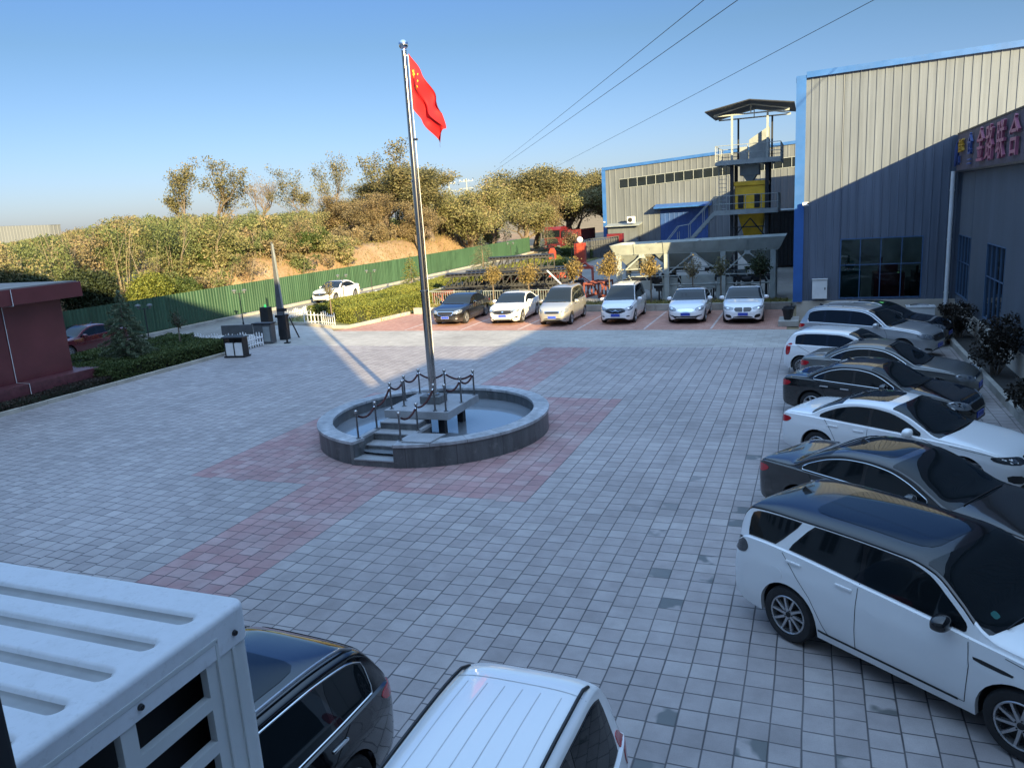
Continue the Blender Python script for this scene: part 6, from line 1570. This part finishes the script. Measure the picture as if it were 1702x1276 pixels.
# ---- hedges and ground cover
hedge('clipped dark green hedge along the courtyard kerb at left', [(-28.2, 21.6), (-25.5, 21.6), (-25.5, 28.4), (-28.2, 28.9)], .62, 26000, .085, 'leaf_hedge', 'clipped hedges')
hedge('low dark ground cover hedge under the guardhouse ledge', [(-26.0, 7), (-25.4, 7), (-25.4, 21.7), (-26.0, 21.7)], .34, 14000, .07, 'leaf_red_dark', 'clipped hedges', .03, .15)
hedge('shaded hedge behind the clipped hedge by the outer road', [(-30.0, 22), (-28.5, 22), (-28.5, 29.5), (-30.0, 29.5)], .72, 12000, .09, 'leaf_hedge', 'clipped hedges')
hedge('sunlit yellow green hedge on the island, front row', [(-25.6, 37.6), (-24.0, 36.7), (-23.3, 41.8), (-22.6, 47.5), (-24.2, 47.5), (-25.0, 42.2)], .85, 26000, .10, 'leaf_hedge_sun', 'island hedges')
hedge('sunlit hedge on the island behind the front row', [(-28.0, 38.2), (-26.1, 37.7), (-25.4, 43), (-24.8, 56), (-27.5, 56)], .95, 26000, .11, 'leaf_hedge_sun', 'island hedges')
hedge('low hedge strip running towards the far fence bend', [(-27.5, 57), (-23.5, 57), (-22.8, 74), (-27.5, 84)], .75, 22000, .14, 'leaf_hedge_sun', 'island hedges', .06, .2)
hedge('brown green hedge beside the driveway to the lorry', [(-24.5, 86), (-23, 84), (-24, 95), (-29, 97), (-30, 92)], 1.0, 9000, .17, 'leaf_hedge', 'island hedges', .06, .2)

# ---- spruces
def spruce(loc, h, r, n, label, seed, mat='leaf_spruce', thin=1.):
    rg = np.random.default_rng(seed); R_ = empty('spruce_tree', loc, rg.uniform(0, 6), label, 'tree', 'small spruces'); mb = MB(); mb.tube([(0, 0, -.1), (0, 0, h*.97)], [.02*h, .006], 8); C = []
    lev = int(h*5.2)
    for i in range(lev):
        t = (i+.5)/lev; z = h*(.08+.9*t); rr = r*(1-t)**.85*rg.uniform(.78, 1.1); nb = int(5+4*(1-t))
        for k in range(nb):
            a = 2*math.pi*(k+rg.uniform(-.3, .3))/nb+i*.7; l = rr*rg.uniform(.75, 1.1); q = Vector((math.cos(a)*l, math.sin(a)*l, z-.22*l+rg.uniform(-.04, .04))); b = Vector((0, 0, z)); mid = b.lerp(q, .55)+Vector((0, 0, .05*l))
            mb.tube([b[:], mid[:], q[:]], [.012, .009, .004], 3, 0, False); m = max(3, int(n*l/(r*lev*7)))
            for s in rg.uniform(.15, 1, m)**.7:
                p = b.lerp(mid, s/.55) if s < .55 else mid.lerp(q, (s-.55)/.45); C.append((p.x+rg.normal()*.05*(1.3-s)*l, p.y+rg.normal()*.05*(1.3-s)*l+rg.normal()*.02, p.z+rg.normal()*.028-.02))
    mb.build('trunk', MT['bark'], R_, True, False); me = quads_mesh('foliage', leaf_arrays(np.array(C), .13, .5, .22), [mat]); o = bpy.data.objects.new('foliage', me); link(o, R_)
spruce((-27.2, 24.3, .06), 3.5, 1.6, 34000, 'shaded spruce in front of the dark red car', 3)
spruce((-28.6, 52.5, .06), 3.1, 1.5, 9000, 'thin pale spruce in front of the green fence', 4, 'leaf_hedge_sun')
spruce((-27.3, 63.5, .06), 4.0, 2.0, 12000, 'fuller green spruce right of the flagpole', 5)
spruce((-29.5, 88.5, .06), 4.6, 2.3, 12000, 'dark spruce at the far end of the green fence', 6)

# ---- small round headed trees behind the parked cars
def lollipop(loc, h, r, n, mat, label, group, seed, lsize=.12):
    rg = random.Random(seed); R_ = empty('small_tree', loc, rg.uniform(0, 6), label, 'tree', group); mb = MB(); mb.tube([(0, 0, -.05), (.02, .01, h*.5), (0, 0, h-r)], [.045, .035, .03], 8); tips = []
    for i in range(26):
        a = rg.uniform(0, 6.28); e = rg.uniform(.25, 1.5); l = r*rg.uniform(.9, 1.6); q = Vector((math.cos(a)*math.cos(e)*l*.72, math.sin(a)*math.cos(e)*l*.72, h-r*1.05+math.sin(e)*l)); b = Vector((0, 0, h-r*1.1)); mid = b.lerp(q, .5)+Vector((rg.gauss(0, .05), rg.gauss(0, .05), .03))
        mb.tube([b[:], mid[:], q[:]], [.016, .011, .004], 4, 0, False); tips += [b.lerp(mid, .6), mid, mid.lerp(q, .5), q, mid.lerp(q, .75)]
    mb.build('trunk', MT['bark'], R_, True, False)
    if n:
        T = np.array([t[:] for t in tips]); C = T[RNG.integers(0, len(T), n)]+RNG.normal(size=(n, 3))*r*.17; me = quads_mesh('crown', leaf_arrays(C, lsize), [mat]); o = bpy.data.objects.new('crown', me); link(o, R_)
for (x, h, r, n, mat, lb, sd) in ((-17.75, 2.35, .62, 900, 'leaf_yellow', 'yellow leaved small tree behind the black sedan', 1), (-15.5, 2.4, .74, 1200, 'leaf_yellow', 'yellow leaved small tree behind the white sedan of the far row', 2), (-12.75, 2.5, .68, 1000, 'leaf_yellow', 'yellow leaved small tree behind the beige silver van', 3),
        (-10.65, 2.65, .76, 1400, 'leaf_yellow', 'yellow leaved small tree left of the white minivan', 4), (-8.3, 2.5, .66, 950, 'leaf_yellow', 'yellow leaved small tree right behind the white minivan', 5)):
    lollipop((x, 42.5, .22), h-.22, r, n, mat, lb, 'yellow small trees behind the far cars', sd)
for (x, h, r, n, mat, lb, sd) in ((-6.05, 2.35, .68, 380, 'leaf_dry', 'sparse small tree before the hopper guard plates', 6), (-4.55, 2.3, .6, 420, 'leaf_olive', 'sparse olive small tree before the third hopper leg', 7), (-2.55, 2.45, .75, 1500, 'leaf_dark', 'dark leaved small tree before the right hopper leg', 8)):
    lollipop((x, 42.5, .22), h-.22, r, n, mat, lb, 'sparse small trees before the hopper', sd)
lollipop((-27.4, 27.5, .05), 1.9, .55, 260, 'leaf_dark', 'bare thin shrub tree in the left hedge bed', None, 12, .09)
lollipop((-25.9, 37.6, .05), 2.1, .5, 330, 'leaf_olive', 'thin young tree at the front of the hedge island', None, 13, .09)
lollipop((-23.9, 79.5, .05), 3.0, 1.1, 700, 'leaf_dry', 'sparse brown tree left of the orange pillar', None, 14, .2)

# ---- dark shrubs by the wing wall
for (x, y, r, h, n, lb) in ((5.05, 32.0, .62, 1.35, 1500, 'dark rose bush in the strip below the far wing window'), (5.0, 25.6, .85, 1.75, 2300, 'larger dark rose bush in the strip below the middle wing window'), (4.95, 20.4, .75, 1.5, 1700, 'dark bush in the strip at the right picture edge'), (5.2, 35.4, .42, .9, 700, 'small dark bush beside the white downpipe')):
    lobes = [(random.uniform(-.6, .6)*r, random.uniform(-.7, .7)*r, h*random.uniform(.25, .85), r*.38, r*.42, h*.2) for _ in range(12)]
    shrub('rose_bush', lb, 'bush', 'dark bushes along the wing wall', (x, y, .12), lobes, n, .10, 'leaf_red_dark', 14, .014)

# ---- round shrubs along the foot of the bank
for (x, y, r, h, mat, n, lb) in ((-41.0, 29.5, 2.0, 4.3, 'leaf_dark', 9000, 'big dark evergreen shrub behind the guardhouse roof'), (-40.6, 34.0, 1.75, 3.9, 'leaf_dark', 8000, 'round dark evergreen shrub right of the guardhouse roof'), (-40.5, 38.6, 1.7, 3.3, 'leaf_hedge_sun', 6000, 'yellow green bush right of the round dark shrub'), (-40.2, 41.5, 1.3, 2.9, 'leaf_hedge', 5000, 'small green bush above the shaded fence'),
        (-43.6, 47.6, 1.7, 4.6, 'leaf_thicket', 6000, 'yellowish bush on the bank left of the barrier boom'), (-44.6, 53.6, 1.9, 5.0, 'leaf_thicket', 6000, 'yellowish bush high on the bank behind the boom tip'), (-40.6, 54.0, 1.1, 2.8, 'leaf_olive', 2600, 'low olive bush just behind the fence right of the boom'), (-41.6, 66.0, 1.0, 4.2, 'leaf_dry', 1800, 'brown thin bush on the orange bank left of the flagpole'), (-41.2, 70.0, 1.0, 4.6, 'leaf_dry', 1800, 'brown thin bush on the orange bank behind the flagpole'), (-41.0, 75.5, 1.4, 4.6, 'leaf_dry', 2600, 'brown bush on the orange bank right of the flagpole'), (-42.3, 46.0, .9, 3.7, 'leaf_hedge', 2600, 'small green bush on the orange bank left'), (-43.2, 50.5, 1.2, 4.3, 'leaf_hedge', 3500, 'green bush on the orange bank left of the barrier arm'), (-42.0, 57., 1.9, 4.4, 'leaf_hedge', 6500, 'olive green bush behind the fence right of the barrier arm'), (-42.8, 60.2, 2.2, 4.9, 'leaf_hedge', 7500, 'large olive green bush behind the fence above the white car')):
    zb = bankz(x, y); hh = h-zb*.75; n = int(n*2.2); k = hh/3
    lobes = [(0, 0, hh*.5, r*.8, r*.8, hh*.46)]+[(random.uniform(-.55, .55)*r, random.uniform(-.55, .55)*r, hh*random.uniform(.3, .8), r*.5, r*.5, hh*.22) for _ in range(8)]
    shrub('round_shrub', lb, 'shrub', 'shrubs at the foot of the bank', (x, y, zb-.1), lobes, n, .15, mat, 5, .05)

# ---- the thicket on the bank: one mass
def thicket():
    stems = MB(); sd = random.Random(3); dens = []; Mi = M.inverted()
    def top_at(x, y):                        # how high the growth stands above eye level, by direction
        c = Mi @ Vector((x, y, 5.)); u = 851+1280*c.x/max(.1, -c.z)
        return np.interp(u, (0, 100, 200, 330, 450, 560, 700), (.000, .008, .0225, .0195, .0200, .027, .03))
    def put(x, y, r, lo, hi, kind=None):
        z = bankz(max(x, -169), min(y, 189)); dist = math.hypot(x, y)
        hh = min(hi, max(lo, 5.6+dist*top_at(x, y)*sd.uniform(.45, 1.12)-z)); dens.append((x, y, z-.1, r, hh, dist, kind if kind is not None else sd.choices((0, 1, 2), (.46, .42, .12))[0]))
    for i in range(560):
        y = 15+sd.random()*110; d = sd.random()**1.5*60+(6.5 if y > 59 else 3.4); x = -38-d
        if y > 66 and d < 9: continue
        put(x, y, sd.uniform(1.0, 2.2), 1.4, 4.6)
    for i in range(74): put(-sd.uniform(39.6, 44.5), sd.uniform(41, 63), sd.uniform(.8, 1.5), 1.3, sd.uniform(1.4, 2.5))
    for i in range(80): put(-sd.uniform(41.5, 47), sd.uniform(63, 96), sd.uniform(.5, 1.1), .8, sd.uniform(.9, 2.0), 2)
    for i in range(280): put(-sd.uniform(95, 175), sd.uniform(70, 190), sd.uniform(2.0, 3.4), 1.0, 5.2)
    C = []; S = []; K = []
    for x, y, z, r, hh, dist, kind in dens:
        n = int(36000/(dist+10)*4.1*(r/1.7)**2*sd.uniform(.6, 1.1)); lob = [(0, 0, hh*.5, r*.6, r*.6, hh*.42)]+[(sd.uniform(-.8, .8)*r, sd.uniform(-.8, .8)*r, hh*sd.uniform(.35, .95), r*sd.uniform(.25, .45), r*sd.uniform(.25, .45), hh*sd.uniform(.1, .2)) for _ in range(8)]
        p = blob_points(n, lob, .3)+np.array([x, y, z]); C.append(p); S.append(np.full(len(p), (.088+.00105*dist)*sd.uniform(.7, 1.3))); K.append(np.full(len(p), kind))
        for k in range(4 if dist < 75 else 1):
            a = sd.uniform(0, 6.28); l = sd.uniform(.6, 1.08); q = (x+math.cos(a)*r*.75, y+math.sin(a)*r*.75, z+hh*l)
            stems.tube([(x+math.cos(a)*r*.2, y+math.sin(a)*r*.2, z-.2), (x+math.cos(a)*r*.45, y+math.sin(a)*r*.45, z+hh*.5), q], [.034, .026, .010], 4, 0, False)
            if k % 2: stems.tube([(x+math.cos(a)*r*.45, y+math.sin(a)*r*.45, z+hh*.5), (x+math.cos(a+.8)*r*.7, y+math.sin(a+.8)*r*.7, z+hh*l*.95)], [.028, .012], 3, 0, False)
    C = np.concatenate(C); S = np.concatenate(S); K = np.concatenate(K); n = len(C)
    V = leaf_arrays(C, 1.0); V = V.reshape(-1, 4, 3); c = C[:, None, :]; V = c+(V-c)*S[:, None, None]
    o = bpy.data.objects.new('thicket', quads_mesh('thicket', V.reshape(-1, 3), ['leaf_thicket', 'leaf_thicket_green', 'leaf_dry'], K)); link(o); tag(o, 'dense yellow green thicket covering the bank beyond the fence', 'thicket', None, 'stuff')
    o = stems.build('thicket_stems', MT['twig'], None, False, False); tag(o, 'thin bare stems standing in the thicket', 'stems', None, 'stuff'); print('thicket leaves', n)
thicket()
def grass():
    C = []
    for i in range(16000):
        y = random.uniform(18, 100); x = -37.2-abs(random.gauss(0, 3.2))
        C.append((x, y, bankz(x, y)+.12))
    for i in range(5000): C.append((random.uniform(-22.3, -1.2), random.uniform(41.5, 43.5), .26))
    for i in range(7000): C.append((random.uniform(-30, -22.5), random.uniform(38, 90), .12))
    C = np.array(C); V = leaf_arrays(C, .30, -1., .12); o = bpy.data.objects.new('dry_grass', quads_mesh('dry_grass', V, ['leaf_grass'])); link(o); tag(o, 'dry grass tufts on the verges and bank', 'grass', None, 'stuff')
grass()

# ---- trees standing above the thicket: prototypes, then copies
protos = {}
def proto(kind):
    if kind not in protos:
        if kind == 'sparse0': t = make_tree('sparse_tree', 'x', 'tree', None, 10, .75, 11, 4200, .20, 'leaf_olive', .30, .6, levels=4, first=.28, up=.9)
        if kind == 'sparse1': t = make_tree('sparse_tree', 'x', 'tree', None, 10, .9, 23, 3800, .20, 'leaf_olive', .28, .5, levels=4, first=.30, up=.75)
        if kind == 'sparse2': t = make_tree('sparse_tree', 'x', 'tree', None, 10, .95, 77, 3600, .20, 'leaf_olive', .30, .6, levels=4, first=.42, up=.7)
        if kind == 'sparse3': t = make_tree('sparse_tree', 'x', 'tree', None, 10, .7, 91, 2200, .20, 'leaf_olive', .30, .5, levels=4, first=.34, up=.95, splits=(3, 4))
        if kind == 'bare': t = make_tree('bare_tree', 'x', 'tree', None, 10, .95, 31, 500, .2, 'leaf_dry', .3, .5, levels=5, first=.34, up=.8, splits=(3, 4), r0=.34, tap=.72)
        if kind == 'dense0': t = make_tree('dense_tree', 'x', 'tree', None, 10, 1.15, 41, 30000, .22, 'leaf_olive', .46, .85, levels=4, first=.22, up=.55, splits=(4, 5))
        if kind == 'dense1': t = make_tree('dense_tree', 'x', 'tree', None, 10, 1.25, 57, 27000, .22, 'leaf_thicket', .48, .85, levels=4, first=.20, up=.5, splits=(4, 5))
        if kind == 'dry': t = make_tree('dry_tree', 'x', 'tree', None, 10, 1.2, 63, 13000, .20, 'leaf_dry', .42, .8, levels=4, first=.22, up=.55, splits=(3, 5))
        protos[kind] = [t, False]
    return protos[kind]
def put_tree(kind, x, y, h, w, label, group, rz=0.):
    p = proto(kind)
    if len(p) == 2:
        cr = [c for c in KIDS[p[0].name] if c.name.startswith('crown')][0]; a = np.zeros(len(cr.data.vertices)*3, np.float32); cr.data.vertices.foreach_get('co', a); a = a.reshape(-1, 3); p.append(((a[:, 0].min()+a[:, 0].max())/2*.5+a[:, 0].mean()*.5, (a[:, 1].min()+a[:, 1].max())/2*.5+a[:, 1].mean()*.5))
    o = p[0] if not p[1] else copy_tree(p[0]); p[1] = True
    z = max(-.1, bankz(max(x, -169), y)-.2) if x < -37 else -.1
    k = h/10*w; cx_, cy_ = p[2]; c, s_ = math.cos(rz), math.sin(rz)
    o.location = (x-k*(c*cx_-s_*cy_), y-k*(s_*cx_+c*cy_), z); o.scale = (k, k, (h-z)/10); o.rotation_euler = (0, 0, rz); o['label'] = label; o['group'] = group
G1, G2 = 'tall sparse trees above the thicket', 'trees in the clump beyond the bank'
put_tree('sparse0', -76.0, 80, 14.8, .80, 'leftmost tall sparse tree with an upright leafy crown', G1, .4)
put_tree('sparse1', -68.2, 80, 14.4, .88, 'second tall sparse tree from the left, broad and half bare', G1, 1.9)
put_tree('bare', -63.8, 81, 12.6, .62, 'nearly leafless tree third from the left on the skyline', G1, .8)
put_tree('sparse2', -58.8, 80, 12.4, .72, 'fourth skyline tree with a flat olive crown', G1, 4.)
put_tree('sparse3', -52.9, 80, 13.6, .66, 'slim bare topped tree left of the big clump', G1, 2.2)
put_tree('sparse1', -45.6, 80, 14.4, .95, 'tall tree with spreading bare limbs at the top of the clump', G1, 5.1)
put_tree('bare', -47.5, 86, 13.2, .6, 'bare crowned tree rising behind the top of the clump', G1, 3.)
for kind, px, y, h, w, lb, rz in (
    ('dense1', -55.5, 84, 8.3, 1.0, 'low round tree below the slim bare topped tree', .3), ('dry', -50.5, 78, 8.6, 1.15, 'brownish dry tree in the left of the big clump', 1.2), ('dense0', -47., 82, 10.2, 1.2, 'broad olive tree in the middle of the big clump', 2.0),
    ('dry', -44.5, 74, 8.4, 1.0, 'dry brown tree directly left of the flagpole', 2.9), ('dense0', -42.2, 81, 11.2, 1.15, 'tall olive tree just right of the flagpole', 4.1), ('dense1', -38.8, 86, 9.6, 1.15, 'yellow olive tree right of the flagpole clump', 5.), ('dry', -39.8, 76, 7.4, 1.0, 'low brown tree over the orange bank right of the pole', .9),
    ('dense1', -38.0, 104, 8.6, 1.3, 'low tree below the electricity poles', 1.0), ('dense0', -44.0, 108, 9.0, 1.3, 'low olive tree left of the electricity poles', 2.4), ('dense1', -52., 112, 9.2, 1.4, 'distant pale tree between the clump and the poles', 3.4),
    ('dense0', -38.5, 112, 11.6, 1.25, 'large dark olive tree left of the lorry', .2), ('dense1', -34.5, 116, 11.5, 1.25, 'large round tree behind the lorry cab', 1.8), ('dense0', -30.5, 120, 10.8, 1.25, 'large olive tree between the lorry and the factory', 3.3), ('dry', -36., 108, 7.6, 1.1, 'dry tree with bare stems beside the lorry', 4.2), ('dense1', -29.5, 128, 9.5, 1.4, 'tree touching the left edge of the factory', 5.2),
    ('dense0', -60., 92, 7.2, 1.2, 'dark low tree under the fourth skyline tree', 3.9), ('dense1', -44., 95, 8.0, 1.4, 'pale low tree behind the clump', .7)):
    put_tree(kind, px, y, h, w, lb, G2, rz)

# ================================================================== PARKED CARS
GR, GF, GN = 'cars parked along the right wall', 'cars parked in the far row', 'cars parked under the window'
# right-hand row: noses towards the wing wall
th = rad(-36.7); S = scaled('suv', L=4.6, W=1.90, H=1.73, R=.375, split=(.74, 1.08, .17), rr=.085, tumble=.22)
S['top'] = [(0,.86),(.02,1.06),(.05,1.2),(.10,1.42),(.16,1.57),(.28,1.675),(.9,1.722),(1.7,1.735),(2.42,1.722),(2.70,1.66),(3.0,1.45),(3.28,1.235),(3.45,1.18),(4.1,1.13),(4.4,1.03),(4.54,.88),(4.6,.70)]
S['boxy'] = True; S['win'] = (.27, 3.12, 1.92)
S['belt'] = [(0,.80),(.05,.97),(.12,1.13),(.3,1.22),(.7,1.235),(2.0,1.165),(3.1,1.09),(3.7,1.04),(4.2,.94),(4.48,.79),(4.6,.64)]
S['ws'] = (2.60, 3.34)
c = make_car('white off roader with black roof and ten spoke wheels at the near right', 'car', S, 'white_paint', (1.42, 9.46, 0), th, 'parked_suv', GR, 'ten', roofmat='gloss_black', glassroof=True, fascia='wide', tail='dark', dark_head=True, plate=False, tail_up=.10)
def disco_extras(c):
    g = MB()
    for s in (1, -1):
        v = c['patch']('fender_vent', 'black_trim', [(3.22, .93), (3.62, .90), (3.60, .865), (3.24, .885)], c['side'], sides=(s,), offs=.005, rnd=1)
    c['ribbon'](g, [(1.05, .40), (1.5, .36), (3.1, .36)], c['side'], -1, .03, .004); c['ribbon'](g, [(1.05, .40), (1.5, .36), (3.1, .36)], c['side'], 1, .03, .004)
    c['patch']('windscreen_sticker', 'teal', [(3.20, -.62), (3.27, -.62), (3.27, -.52), (3.20, -.52)], c['top'], sides=(1,), offs=.008, rnd=1)
    g.build('sill_strip', MT['black_trim'], c['root'], recalc=False)
    c['patch']('fuel_flap', 'white_paint', [(.78+.10*math.cos(t), .90+.09*math.sin(t)) for t in np.linspace(0, 6.283, 13)[:-1]], c['side'], sides=(-1,), offs=.003, rnd=1)
disco_extras(c)
th = rad(-34); S = scaled('sedan', L=4.9, W=1.86, H=1.45)
make_car('dark grey sedan with chrome window line and glass roof beside the off roader', 'car', S, 'grey_paint', at_corner((-.70, 13.92), th, 4.9, 1.86, -2.2, -.83), th, 'parked_car', GR, 'multi', True, fascia='wide', tail='wrap', glassroof=True, dark_head=True)
th = rad(-29); S = scaled('sedan', L=4.72, W=1.83, H=1.44)
make_car('white sport sedan with sunroof between the dark grey and the black sedan', 'car', S, 'white_paint', at_corner((-.42, 17.36), th, 4.72, 1.83, -2.13, -.80), th, 'parked_car', GR, 'double', fascia='bmw', tail='wrap', sunroof=True, dark_head=True)
th = rad(-25); S = scaled('sedan', L=4.5, W=1.78, H=1.44)
make_car('black sedan with chrome window frame and bright headlamps in the right row', 'car', S, 'black_paint', at_corner((-.55, 20.9), th, 4.5, 1.78, -2.03, -.80), th, 'parked_car', GR, 'seven', True, fascia='chrome_grille')
th = rad(-19); S = scaled('sedan', L=4.5, W=1.78, H=1.46)
make_car('mid grey sedan half hidden behind the black sedan of the right row', 'car', S, 'mid_grey_paint', at_corner((-.10, 23.4), th, 4.5, 1.78, -2.0, -.80), th, 'parked_car', GR, 'seven', True, fascia='smile')
th = rad(-20); S = scaled('hatch', L=3.97, W=1.69, H=1.46)
make_car('small white hatchback with dark side glass in the right row', 'car', S, 'white_paint', at_corner((-.68, 25.7), th, 3.97, 1.69, -1.78, -.76), th, 'parked_hatchback', GR, 'multi', fascia='plain', tail='block', fin=False)
th = rad(-25); S = scaled('suv', L=4.6, W=1.84, H=1.68, R=.35)
make_car('silver crossover with dark trim next to the white hatchback', 'car', S, 'silver_paint', at_corner((-.28, 29.7), th, 4.6, 1.84, -2.05, -.82), th, 'parked_suv', GR, 'five', True, rails='alloy', fascia='wide', tail='wrap', dark_head=False)
th = rad(-20); S = scaled('sedan', L=4.7, W=1.82, H=1.5)
make_car('dark car farthest in the right row behind the silver crossover', 'car', S, 'black_paint', (2.45, 31.9, 0), th, 'parked_car', GR, 'five', True, fascia='plain')
# far row: noses towards the courtyard
for args in (
  ('black older sedan with chrome grille at the left of the far row', 'black_paint', 'sedan', dict(L=4.75, W=1.80, H=1.46), (-18.05, 38.6), -88, dict(fascia='chrome_grille', rim='ten')),
  ('white sedan with wide dark grille beside the black sedan', 'white_paint', 'sedan', dict(L=4.6, W=1.78, H=1.46), (-14.95, 38.7), -86, dict(fascia='wide', rim='ten')),
  ('beige silver people carrier third in the far row', 'beige_silver_paint', 'mpv', dict(L=4.3, W=1.66, H=1.80, R=.31), (-11.98, 37.9), -88, dict(fascia='tall', rim='ten')),
  ('white minivan with winged grille fourth in the far row', 'white_paint', 'mpv', dict(L=4.55, W=1.72, H=1.78), (-8.92, 38.5), -88, dict(fascia='mpv_grille', rim='ten', rails='black_trim')),
  ('white sedan with smiling bumper and sunroof fifth in the far row', 'white_paint', 'sedan', dict(L=4.55, W=1.78, H=1.45), (-5.6, 38.6), -88, dict(fascia='smile', rim='multi', sunroof=True)),
  ('white saloon with twin grilles and sunroof at the right of the far row', 'white_paint', 'sedan', dict(L=4.95, W=1.87, H=1.48), (-3.05, 38.65), -87, dict(fascia='bmw', rim='double', sunroof=True, dark_head=False))):
    lb, paint, kind, kw, (x, y), hd, ex = args
    make_car(lb, 'car', scaled(kind, **kw), paint, (x, y, 0), rad(hd), 'parked_minivan' if kind == 'mpv' else 'parked_car', GF, **ex)
# outer road
make_car('white sedan parked on the outer road by the green fence', 'car', scaled('sedan', L=4.55, W=1.77, H=1.48), 'white_paint', (-33.35, 49.3, 0), rad(-88), 'parked_car', None, 'ten', fascia='wide', sunroof=True, plate=False)
make_car('dark red car on the outer road beside the guardhouse', 'car', scaled('sedan', L=4.6, W=1.78, H=1.5), 'red_paint', (-34.0, 27.7, 0), rad(-90), 'parked_car', None, 'ten', fascia='plain')
# below the window
c = make_car('black suv with silver roof rails under the air conditioner', 'car', scaled('suv', L=4.7, W=1.88, H=1.68, R=.36), 'black_paint', (-4.93, 3.85, 0), rad(-94), 'parked_suv', GN, 'five', True, rails='alloy', fascia='wide', tail='wrap', glassroof=True, fin=False)
c = make_car('white minivan with ribbed roof and dark roof rails at the bottom edge', 'car', scaled('mpv', L=4.6, W=1.74, H=1.76), 'white_paint', (-2.28, 3.72, 0), rad(-91), 'parked_minivan', GN, 'ten', rails='black_trim', fascia='mpv_grille', tail='block', fin=False)
g = MB()
for y in (-.42, -.24, -.08, .08, .24, .42): c['ribbon'](g, [(.75, y), (2.3, y)], c['top'], 1, .008, .002)
c['ribbon'](g, [(.66, -.60), (.66, .60)], c['top'], 1, .010, .0025)
g.build('roof_groove', MT['groove_grey'], c['root'], recalc=False)
